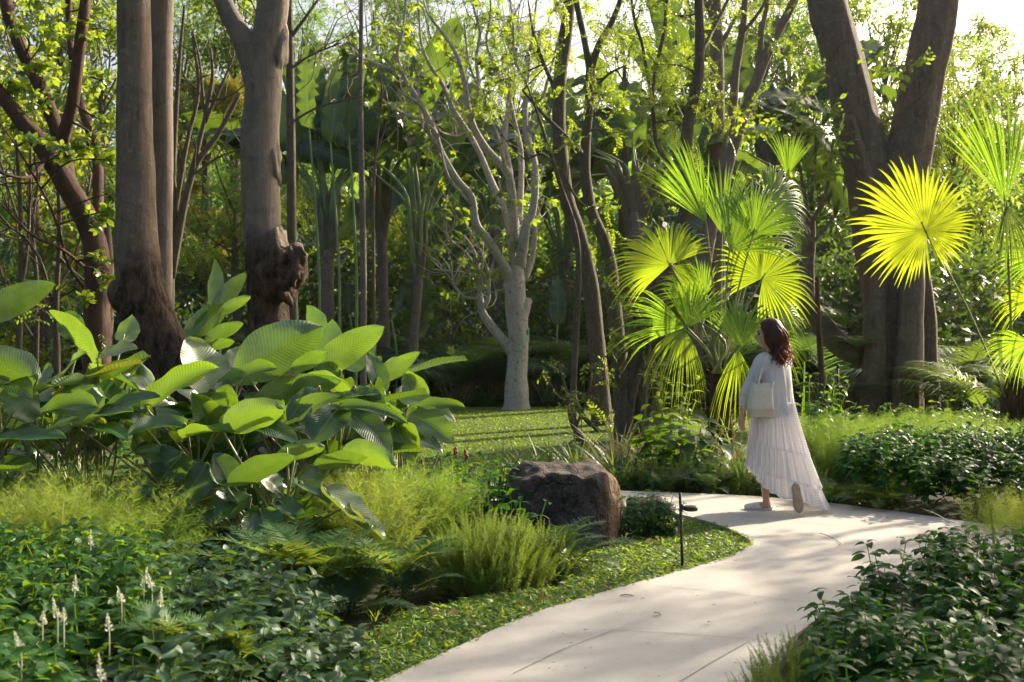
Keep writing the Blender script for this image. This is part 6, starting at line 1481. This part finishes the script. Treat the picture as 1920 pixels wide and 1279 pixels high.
# ------------------------------------------------------------------ the walking woman
HY = 9.75; O = np.array([(1450 - 960) / FPX * HY, HY, 0.])
Fd = np.array([-.7, .714, 0]); Rd = np.array([.714, .7, 0])
def W_(r, f, z): return O + Rd * r + Fd * f + np.array([0, 0, z])
def Q(dx, dy, z): return O + np.array([dx, dy, z])
def px2(px, py, dy=0.): Y = HY + dy; return P(px, py, Y)
def ell(mb, rows, seg=28, ang=None):
    """loft of rows (centre, half width along a, half depth along b); a, b given per row"""
    V = []; t = np.linspace(0, 2 * np.pi, seg, endpoint=False)
    for (c, a, b, A, B) in rows: V.append(np.asarray(c) + np.cos(t)[:, None] * A * a + np.sin(t)[:, None] * B * b)
    n = len(rows); i = np.arange(n - 1)[:, None] * seg; j = np.arange(seg)[None]; j2 = (j + 1) % seg
    F_ = np.stack([i + j, i + j2, i + seg + j2, i + seg + j], -1).reshape(-1, 4)
    V = np.vstack(V + [np.mean(V[0], 0)[None], np.mean(V[-1], 0)[None]])
    jj = np.arange(seg); jn = (jj + 1) % seg
    cap = np.vstack([np.stack([np.full(seg, n * seg), jn, jj], -1), np.stack([np.full(seg, n * seg + 1), (n - 1) * seg + jj, (n - 1) * seg + jn], -1)])
    mb.add(V, [F_, cap])
def fuse(o, vox, smooth=6, f=.5):
    m = o.modifiers.new('r', 'REMESH'); m.mode = 'VOXEL'; m.voxel_size = vox; m.use_smooth_shade = True
    s = o.modifiers.new('s', 'SMOOTH'); s.factor = f; s.iterations = smooth
    return o
woman = thing('person', 'woman walking away in a white blouse and long skirt, head turned left', 'person', O)
HC = px2(1441, 627); Hf = unit(np.array([-.93, .28, -.04])); Hl = unit(np.cross(np.array([0, 0, 1.]), Hf)); UP = np.cross(Hf, Hl)
skin = plain('skin', (.56, .33, .23), .5, .4, (.5, .28, .19), 12, trans=(.5, .2, .12), tfac=.08)
mb = MB()
# head: skull, jaw, nose, lips, ears
def H(f, l, z): return HC + Hf * f + Hl * l + UP * z
def hb(f, l, z, r, sc, seg=24): 
    k = MB(); blob(k, (0, 0, 0), r, 1, 0, seg, sc); v = k.v[0]; mb.add(HC + np.array([f, l, z]) @ np.array([Hf, Hl, UP]) + v @ np.array([Hf, Hl, UP]), k.f)
hb(-.015, 0, .025, .088, (1.1, .86, 1.05)); hb(.035, 0, -.03, .07, (.86, .82, 1.15)); hb(.055, 0, -.085, .03, (.9, 1, .75)); hb(.03, 0, -.075, .05, (1, .95, .8))
hb(.088, 0, .03, .022, (.5, 1.8, .9)); hb(.102, 0, -.022, .0125, (1.25, .95, .9)); 
mb.add(*[x for x in (lambda k: (tube(k, [[*H(.086, 0, .02), .007], [*H(.098, 0, -.005), .009], [*H(.108, 0, -.024), .0115]], 10, 0, 4), (k.v[0], k.f))[1])(MB())])
hb(.09, 0, -.052, .011, (.8, 1.7, .6)); hb(.087, 0, -.062, .011, (.8, 1.5, .7))
for s in (1, -1): hb(-.005, s * .077, -.012, .026, (.75, .35, 1.2), 16); hb(.062, s * .038, -.025, .024, (.8, .8, .8), 16)
tube(mb, [[*W_(0, -.01, 1.27), .062], [*W_(-.005, 0, 1.34), .05], [*(HC + Hf * -.01 - UP * .09), .048], [*(HC - UP * .04), .05]], 18, 0, 4)
# torso
R_, F3 = Rd, Fd
ell(mb, [(W_(0, 0, .78), .15, .1, R_, F3), (W_(0, 0, .86), .165, .11, R_, F3), (W_(0, 0, .98), .125, .085, R_, F3), (W_(0, .01, 1.1), .135, .095, R_, F3), (W_(0, 0, 1.22), .165, .095, R_, F3), (W_(0, 0, 1.29), .14, .075, R_, F3), (W_(0, 0, 1.33), .06, .05, R_, F3)])
# arms: left hangs, right bends forward
wr = px2(1392, 776, -.1); el = px2(1402, 735, -.12); sh = W_(-.165, 0, 1.275)
tube(mb, [[*W_(-.09, 0, 1.27), .05], [*sh, .052], [*((sh + el) / 2), .042], [*el, .036], [*((el + wr) / 2), .032], [*wr, .023], [*(wr + (wr - el) * .12), .022]], 14, 0, 4)
hd_ = unit(np.array([-.06, .05, -1.])); pn = unit(np.array([-.4, .75, 0]))  # hand direction, spread of the fingers
pc = wr + hd_ * .05
ell(mb, [(wr + hd_ * .0, .022, .018, pn, np.cross(hd_, pn)), (wr + hd_ * .03, .034, .015, pn, np.cross(hd_, pn)), (wr + hd_ * .07, .038, .013, pn, np.cross(hd_, pn)), (wr + hd_ * .088, .036, .011, pn, np.cross(hd_, pn))], 16)
curl_ = np.cross(hd_, pn); curl_ = curl_ if curl_ @ Rd > 0 else -curl_
for q, (o_, L_) in enumerate([(-.028, .062), (-.01, .074), (.009, .078), (.027, .07)]):
    b = wr + hd_ * .082 + pn * o_
    tube(mb, [[*b, .0088], [*(b + hd_ * L_ * .4 + curl_ * .004), .0084], [*(b + hd_ * L_ * .72 + curl_ * .014), .0076], [*(b + hd_ * L_ * .93 + curl_ * .027), .006]], 10, 0, 4)
b = wr + hd_ * .025 + pn * .03
tube(mb, [[*b, .012], [*(b + hd_ * .028 + pn * .02 + curl_ * .008), .0105], [*(b + hd_ * .055 + pn * .027 + curl_ * .016), .009], [*(b + hd_ * .072 + pn * .026 + curl_ * .02), .0065]], 10, 0, 4)
rsh = W_(.165, 0, 1.275); rel = W_(.2, .06, 1.03); rwr = W_(.14, .26, .96)
tube(mb, [[*W_(.09, 0, 1.27), .05], [*rsh, .052], [*((rsh + rel) / 2), .042], [*rel, .036], [*((rel + rwr) / 2), .032], [*rwr, .023]], 14, 0, 4)
d2 = unit(rwr - rel); ell(mb, [(rwr, .022, .018, UP, Rd), (rwr + d2 * .04, .036, .014, UP, Rd), (rwr + d2 * .085, .035, .012, UP, Rd)], 16)
for q, (o_, L_) in enumerate([(-.026, .06), (-.009, .072), (.009, .076), (.026, .068)]):
    b = rwr + d2 * .08 + UP * o_; tube(mb, [[*b, .0088], [*(b + d2 * L_ * .5 - Rd * .006), .008], [*(b + d2 * L_ * .9 - Rd * .025), .006]], 10, 0, 4)
b = rwr + d2 * .02 + UP * .03; tube(mb, [[*b, .012], [*(b + d2 * .035 + UP * .02), .0105], [*(b + d2 * .07 + UP * .024), .007]], 10, 0, 4)
# legs: left one carries, right one trails with the heel lifted
hl_ = G(1438, 957); an = hl_ + np.array([-.005, .0, .075]); hipl = W_(-.085, 0, .82); knl = (hipl + an) / 2 + Fd * .05 + np.array([0, 0, .01])
tdir = unit(np.array([-.9, .42, 0]))
tube(mb, [[*(hipl + [0, 0, .03]), .085], [*hipl, .085], [*((hipl * .55 + knl * .45)), .07], [*knl, .052], [*(knl * .65 + an * .35 - Fd * .012), .05], [*(knl * .25 + an * .75), .034], [*an, .029], [*(an - [0, 0, .04]), .03]], 16, 0, 4)
tube(mb, [[*(an - [0, 0, .035] - tdir * .03), .03], [*(an + tdir * .04 - [0, 0, .035]), .031], [*(an + tdir * .1 - [0, 0, .05]), .024], [*(an + tdir * .15 - [0, 0, .055]), .016]], 12, 0, 4)
toe = px2(1498, 957, -.3); toe[2] = max(toe[2], .035); heel = px2(1491, 906, -.36); hipr = W_(.085, 0, .82)
anr = heel + np.array([-.01, .14, .04]); knr = (hipr + anr) / 2 + Fd * .1
tube(mb, [[*(hipr + [0, 0, .03]), .085], [*hipr, .085], [*((hipr * .55 + knr * .45)), .07], [*knr, .052], [*(knr * .65 + anr * .35 - Fd * .01), .05], [*(knr * .25 + anr * .75), .034], [*anr, .029]], 16, 0, 4)
tube(mb, [[*(heel + [0, .03, -.03]), .026], [*((heel * .6 + toe * .4) + [0, .035, 0]), .03], [*((heel * .15 + toe * .85) + [0, .03, 0]), .026]], 12, 0, 4)
body = fuse(mb.build('body', skin, woman), .0055, 4)
# face details on the visible side
for s in (1, -1):
    mb = MB(); em = MB(); e = H(.077, s * .034, .004); k = MB(); blob(k, e, .0095, 1, 0, 12); em.add(k.v[0], k.f)
    tube(mb, [[*H(.084, s * .014, .026), .0022], [*H(.084, s * .034, .031), .003], [*H(.07, s * .054, .024), .0018]], 6, 0, 4)
    tube(mb, [[*H(.088, s * .026, .009), .0016], [*H(.086, s * .036, .011), .002], [*H(.076, s * .047, .006), .0014]], 6, 0, 4)
    mb.build('eyebrow', plain('brow', (.02, .012, .01), .6), woman); em.build('eye', plain('eye', (.03, .02, .015), .2, .6), woman)
mb = MB(); tube(mb, [[*H(.088, .022, -.056), .003], [*H(.0985, 0, -.055), .006], [*H(.088, -.022, -.056), .003]], 8, 0, 4); mb.build('lips', plain('lips', (.42, .16, .14), .45), woman)
# hair: a cap over the skull and many wavy locks
hm = plain('hair', (.028, .013, .008), .42, .5, (.085, .036, .018), 60, trans=(.85, .38, .15), tfac=.34)
mb = MB(); g = np.random.default_rng(6)
k = MB(); blob(k, (0, 0, 0), .1, 3, .015, 30, (1.08, .92, 1.06)); v = k.v[0]
keep = v.copy(); front = v[:, 0] > .045 - .5 * np.maximum(v[:, 2] - .03, 0)
v[:, 0] = np.where((v[:, 2] < .045) & (v[:, 0] > -.0), np.minimum(v[:, 0] * .35, .02), v[:, 0])
lowm = v[:, 2] < -.02; v[lowm, 1] *= .9
mb.add(HC + (np.array([-.02, 0, .035])) @ np.array([Hf, Hl, UP]) + v @ np.array([Hf, Hl, UP]), k.f)
# mass of hair behind the neck
ends = px2(1466, 684, -.1)
tube(mb, [[*H(-.04, 0, .05), .085], [*H(-.065, -.0, -.03), .086], [*(H(-.085, 0, -.1)), .076], [*(px2(1462, 668, -.07)), .062], [*(px2(1465, 684, -.08)), .03]], 20, .03, 5)
for q in range(420):
    a = -2.55 + 5.1 * g.random(); el_ = .15 + 1.1 * g.random()     # root on the scalp: a=0 is the back of the head
    st = H(-.015 - .098 * math.cos(a) * math.cos(el_ * .8), .088 * math.sin(a) * math.cos(el_ * .8), .03 + .1 * math.sin(el_))
    bk = math.cos(a)
    if bk < -.1: tgt = H(.012 - .05 * g.random(), math.copysign(.082, math.sin(a)), -.02 - .07 * g.random()); en = H(-.07 - .05 * g.random(), math.copysign(.07, math.sin(a)), -.17 - .07 * g.random())
    else:
        tgt = H(-.05 - .075 * bk + .02 * g.normal(), .1 * math.sin(a), -.06 - .04 * g.random())
        en = px2(1458 + 12 * g.normal() + (9 if g.random() < .4 else 0), 668 + 16 * g.random() ** .7 + 6 * g.normal(), -.07 + .06 * g.normal())
        if g.random() < .35: en = px2(1474 + 5 * g.normal(), 658 + 12 * g.random(), -.04 + .05 * g.normal())
    w_ = g.normal(size=3) * .007; w2 = g.normal(size=3) * .011
    tube(mb, [[*st, .0035], [*((st + tgt) / 2 + unit((st + tgt) / 2 - HC) * .022), .0045], [*(tgt + w_), .005], [*((tgt * .5 + en * .5) + w2 - w_), .005], [*((tgt * .2 + en * .8) - w2), .004], [*(en + w2 * 1.4), .001]], 5, 0, 4, r=g.random())
mb.build('hair', hm, woman)
# blouse
def cloth(name, c, check=0., trans=.35, rough=.85, wr=26.):
    m, nt, out = new_mat(name); bs = N(nt, 'ShaderNodeBsdfPrincipled'); bs.inputs['Roughness'].default_value = rough; bs.inputs['Specular IOR Level'].default_value = .15
    tx = N(nt, 'ShaderNodeTexCoord'); no = N(nt, 'ShaderNodeTexNoise'); no.inputs['Scale'].default_value = wr; no.inputs['Detail'].default_value = 3
    mp = N(nt, 'ShaderNodeMapping'); mp.inputs['Scale'].default_value = (1, 1, .3); nt.links.new(tx.outputs['Object'], mp.inputs[0]); nt.links.new(mp.outputs[0], no.inputs['Vector'])
    bs.inputs['Base Color'].default_value = (*c, 1); tl = N(nt, 'ShaderNodeBsdfTranslucent'); tl.inputs[0].default_value = (*c, 1)
    if check:
        sx = N(nt, 'ShaderNodeSeparateXYZ'); nt.links.new(attr(nt, 'lc').outputs['Vector'], sx.inputs[0])
        a = math_(nt, 'SINE', math_(nt, 'MULTIPLY', sx.outputs[0], check)); b = math_(nt, 'SINE', math_(nt, 'MULTIPLY', sx.outputs[1], check))
        k = ramp(nt, math_(nt, 'MAXIMUM', a, b), [(.72, (.8, .79, .78)), (.95, (1, 1, 1))]); cc = mixc(nt, 1., k, c, 'MULTIPLY')
        nt.links.new(cc, bs.inputs['Base Color']); nt.links.new(cc, tl.inputs[0])
    bp = N(nt, 'ShaderNodeBump'); bp.inputs['Strength'].default_value = .35; bp.inputs['Distance'].default_value = .02; nt.links.new(no.outputs[0], bp.inputs['Height']); nt.links.new(bp.outputs[0], bs.inputs['Normal'])
    mx = N(nt, 'ShaderNodeMixShader'); mx.inputs[0].default_value = trans; nt.links.new(bs.outputs[0], mx.inputs[1]); nt.links.new(tl.outputs[0], mx.inputs[2]); nt.links.new(mx.outputs[0], out.inputs[0]); return m
mb = MB(); sg = 72; t = np.linspace(0, 2 * np.pi, sg, endpoint=False); rows = []
for (z, a, b, sh_, am_) in [(1.325, .075, .065, .0, 0), (1.305, .13, .082, 0, 0), (1.27, .185, .1, 0, .002), (1.2, .192, .118, -.005, .004), (1.1, .185, .128, -.012, .008), (1.0, .182, .132, -.016, .012), (.9, .188, .142, -.02, .015), (.82, .192, .148, -.022, .018), (.785, .188, .144, -.022, .012), (.772, .176, .132, -.022, .01)]:
    rip = 1 + am_ / .15 * (np.sin(t * 9 + z * 6) * .5 + np.sin(t * 15 - z * 9) * .4 + .3 * np.sin(t * 23 + z * 4))
    rows.append(W_(0, sh_, z) + (np.cos(t) * a * rip)[:, None] * Rd + (np.sin(t) * b * rip)[:, None] * Fd + np.array([0, 0, 1.]) * (np.cos(t - .8) * -.02 * (z < .9))[:, None])
V = np.vstack(rows); n = len(rows); i = np.arange(n - 1)[:, None] * sg; j = np.arange(sg)[None]; j2 = (j + 1) % sg
mb.add(V, np.stack([i + j, i + j2, i + sg + j2, i + sg + j], -1).reshape(-1, 4)[:, ::-1])
cf = el * .42 + wr * .58
tube(mb, [[*W_(-.1, 0, 1.27), .07], [*(sh + [0, 0, 0]), .07], [*((sh + el) / 2), .064], [*el, .06], [*(el * .7 + cf * .3), .06], [*cf, .05], [*(cf - hd_ * -.008), .043]], 22, .02, 5)
rcf = rel * .3 + rwr * .7
tube(mb, [[*W_(.1, 0, 1.27), .07], [*rsh, .07], [*((rsh + rel) / 2), .064], [*rel, .06], [*rcf, .046]], 22, .02, 5)
blm = cloth('sheer off white blouse', (.74, .73, .74), 0, .35)
mb.build('blouse', blm, woman)
# skirt: gathered tiers, short at the front left, trailing long at the right
def skirt_pt(th, v, swell=1.):
    """th: turn in world axes (0 right, pi/2 away), v: 0 waist .. 1 hem"""
    ct, st = np.cos(th), np.sin(th)
    hemz = .2 - .11 * ct + .055 * np.minimum(st, 0) * -1 * 0 + .09 * np.maximum(-ct, 0) ** 3 + .05 * np.maximum(st, 0) - .03 * np.maximum(-st, 0)
    hemz = hemz - .045 * np.maximum(ct, 0)
    rx = np.where(ct > 0, .44, .225); ry = np.where(st > 0, .24, .31)
    hx, hy = .0 + np.sign(ct) * np.abs(ct) ** .75 * rx, st * ry - .02
    wx, wy = ct * .175, st * .155
    e = v ** 1.15
    x = wx + (hx - wx) * e; y = wy + (hy - wy) * e
    z = .93 + (hemz - .93) * v
    return x, y, z
def tier(mb, v0, v1, am0, am1, nf, out, hem=.0, seed=0, cut=None):
    g = np.random.default_rng(seed); sg = 320; th = np.linspace(0, 2 * np.pi, sg, endpoint=False); m = 16
    ph = g.random(6) * 6.28; rows = []; L = []
    for k in range(m):
        s = k / (m - 1); v = v0 + (v1 - v0) * s; x, y, z = skirt_pt(th, v)
        am = am0 + (am1 - am0) * s
        f = np.sin(th * nf + ph[0] + .8 * np.sin(th * 3 + ph[1])) + .6 * np.sin(th * (nf * 1.7) + ph[2] + .5 * s) + .5 * np.sin(th * 7 + ph[3] + s)
        rr = 1 + (out + am * f) / np.maximum(np.hypot(x, y), .1)
        zz = z - hem * s * (1 + .5 * np.sin(th * nf * .5 + ph[4]))
        rows.append(O + np.stack([x * rr, y * rr, zz], -1)); L.append(np.stack([th * .25, np.full(sg, v)], -1))
    i = np.arange(m - 1)[:, None] * sg; j = np.arange(sg)[None]; j2 = (j + 1) % sg
    mb.add(np.vstack(rows), np.stack([i + j, i + sg + j, i + sg + j2, i + j2], -1).reshape(-1, 4), .5, np.vstack(L))
skm = cloth('white gathered cotton', (.9, .9, .93), 260., .52, .85, 30.)
mb = MB(); tier(mb, 0, .52, .002, .007, 34, .004, .0, 1); sk = mb.build('skirt', skm, woman)
mb = MB(); tier(mb, .5, .83, .006, .014, 38, .0, .0, 2); mb.build('skirt_tier', skm, sk)
mb = MB(); tier(mb, .81, 1., .006, .02, 46, -.002, .015, 3); mb.build('skirt_ruffle', skm, sk)
# shoes: backless slip-ons
shm = plain('white leather', (.62, .6, .57), .5, .4, (.56, .54, .5), 8); solem = plain('tan sole', (.33, .27, .2), .7, .3, (.24, .19, .14), 14); pale_sole = plain('pale sole edge', (.6, .57, .52), .7)
def shoe(heel, toe, up, parent):
    d = unit(toe - heel); L = np.linalg.norm(toe - heel); s_ = unit(np.cross(d, up)); n_ = np.cross(s_, d)
    t = np.linspace(0, 2 * np.pi, 40, endpoint=False)
    # sole outline: rounded heel, narrow waist, wide ball
    u = .5 - .5 * np.cos(t / 1.0); 
    yy = .5 - .5 * np.cos(t); wd = np.interp(yy, [0, .06, .2, .45, .72, .9, 1], [.0, .024, .031, .029, .04, .03, .0]) * np.where(t < np.pi, 1, -1)
    out_ = heel + d * (yy * L)[:, None] + s_ * wd[:, None]
    m = MB(); V = np.vstack([out_, out_ + n_ * .014, out_.mean(0)[None], (out_ + n_ * .014).mean(0)[None]]); j = np.arange(40); j2 = (j + 1) % 40
    m.add(V, [np.stack([j, j2, j2 + 40, j + 40], -1), np.vstack([np.stack([np.full(40, 80), j2, j], -1), np.stack([np.full(40, 81), j + 40, j2 + 40], -1)])])
    m2 = MB(); rows = []
    for k, (f, w_, h_) in enumerate([(.32, .032, .05), (.45, .034, .058), (.6, .039, .052), (.75, .041, .042), (.88, .034, .034), (.96, .02, .026), (.99, .008, .018)]):
        a = np.linspace(0, np.pi, 15); rows.append(heel + d * (f * L) + s_ * (np.cos(a) * w_)[:, None] + n_ * (.012 + np.sin(a) * h_)[:, None])
    n = len(rows); i = np.arange(n - 1)[:, None] * 15; jj = np.arange(14)[None]
    m2.add(np.vstack(rows), np.stack([i + jj, i + jj + 1, i + 16 + jj, i + 15 + jj], -1).reshape(-1, 4))
    o = m2.build('shoe', shm, parent); md = o.modifiers.new('t', 'SOLIDIFY'); md.thickness = .003
    m3 = MB(); rows = []
    for f, w_, h_ in [(.0, .012, .03), (.03, .022, .034), (.12, .029, .034), (.3, .031, .03)]:
        a = np.linspace(0, np.pi, 15); rows.append(heel + d * (f * L) + s_ * (np.cos(a) * w_)[:, None] + n_ * (.012 + np.sin(a) * h_ * (.6))[:, None])
    m3.add(np.vstack(rows), np.stack([np.arange(3)[:, None] * 15 + jj, np.arange(3)[:, None] * 15 + jj + 1, np.arange(3)[:, None] * 15 + 16 + jj, np.arange(3)[:, None] * 15 + 15 + jj], -1).reshape(-1, 4)); m3.build('heel_counter', shm, o)
    m.build('sole', solem if up[2] < .5 else pale_sole, o, False)
    return o
shoe(hl_ - tdir * .045, hl_ + tdir * .195, np.array([0, 0, 1.]), woman)
shoe(heel + np.array([.0, -.02, -.0]), toe + np.array([0, -.03, -.022]), np.array([.05, .95, .25]), woman)
# tote bag on her left shoulder
bagm = plain('cream canvas', (.62, .57, .47), .85, .2, (.56, .51, .41), 30, .1)
bag = thing('tote_bag', "cream canvas tote bag hanging from the walking woman's left shoulder", 'bag', px2(1426, 784, -.27))
BY = HY - .24; ax_ = unit(np.array([.93, .2, 0])); bx_ = unit(np.array([-.2, .93, 0]))
def bagring(px0, px1, py, dep, n=40, sag=0.):
    c0, c1 = P(px0, py, BY), P(px1, py, BY); c = (c0 + c1) / 2; a = np.linalg.norm(c1 - c0) / 2; t = np.linspace(0, 2 * np.pi, n, endpoint=False)
    e = .35; cx, sx = np.sign(np.cos(t)) * np.abs(np.cos(t)) ** e, np.sign(np.sin(t)) * np.abs(np.sin(t)) ** e
    return c + ax_ * (cx * a)[:, None] + bx_ * (sx * dep)[:, None] + np.array([0, 0, sag]) * (np.cos(t * 2) < 0)[:, None]
def loft(mb, rows):
    n = len(rows[0]); V = np.vstack(rows); i = np.arange(len(rows) - 1)[:, None] * n; j = np.arange(n)[None]; j2 = (j + 1) % n
    mb.add(V, np.stack([i + j, i + j2, i + n + j2, i + n + j], -1).reshape(-1, 4))
mb = MB(); rws = [bagring(1404, 1449, 781, .035), bagring(1402, 1450, 779, .05), bagring(1402, 1449, 765, .058), bagring(1404, 1448, 745, .052), bagring(1407, 1448, 730, .04), bagring(1408, 1450, 722, .03, sag=-.006), bagring(1408, 1451, 716, .024, sag=-.012)]
gb = np.random.default_rng(4)
for r_ in rws[2:]: r_ += (bx_[None] * (.006 * np.sin(r_[:, 0] * 60 + r_[:, 2] * 40) + .004 * np.sin(r_[:, 2] * 70 - r_[:, 0] * 30))[:, None])
loft(mb, rws); mb.add(np.vstack([rws[0], rws[0].mean(0)[None]]), np.stack([(np.arange(40) + 1) % 40, np.arange(40), np.full(40, 40)], -1))
bo = mb.build('bag_body', bagm, bag); md = bo.modifiers.new('t', 'SOLIDIFY'); md.thickness = .004
mb = MB(); loft(mb, [bagring(1402.5, 1449.5, 781.5, .052), bagring(1401.5, 1450.3, 779, .054), bagring(1401.3, 1450, 767, .0605)]); mb.build('bag_base', plain('darker canvas', (.5, .42, .33), .85, .2), bag)
top = sh + np.array([.015, -.01, .075])
for s in (-1, 1):
    mb = MB(); b0 = P(1420, 718, BY) + bx_ * .03 * s; b1 = P(1431, 718, BY) + bx_ * .03 * s
    pts = [b0 - [0, 0, .03], b0 + [0, 0, .02], (b0 * .45 + top * .55) + bx_ * .012 * s, top + np.array([0, -.035, -.02]) + ax_ * .012 * s, top + ax_ * .012 * s + [0, 0, .004], top + np.array([.02, .05, -.03])]
    c = catmull(np.array(pts), 6); n = len(c); w_ = ax_ * .0095
    V = np.stack([c - w_, c + w_], 1).reshape(-1, 3); i = np.arange(n - 1) * 2
    mb.add(V, np.stack([i, i + 1, i + 3, i + 2], -1)); st_ = mb.build('strap', bagm, bag); md = st_.modifiers.new('t', 'SOLIDIFY'); md.thickness = .004

# ------------------------------------------------------------------ sunlit air under the trees
m, nt, out = new_mat('air'); v = nt.nodes.new('ShaderNodeVolumePrincipled'); v.inputs['Density'].default_value = .00015; v.inputs['Anisotropy'].default_value = .45; v.inputs['Color'].default_value = (.97, .97, .92, 1)
nt.links.new(v.outputs[0], out.inputs['Volume'])
mb = MB(); V = np.array([[sx * 235, -20 if sy < 0 else 310, -1.2 if sz < 0 else 26] for sx in (-1, 1) for sy in (-1, 1) for sz in (-1, 1)], float)
mb.add(V, np.array([[0, 1, 3, 2], [4, 6, 7, 5], [0, 4, 5, 1], [2, 3, 7, 6], [0, 2, 6, 4], [1, 5, 7, 3]]))
hz = mb.build('haze', m, None, False); hz['kind'] = 'stuff'; hz['label'] = 'thin sunlit haze between the trees'; hz['category'] = 'haze'
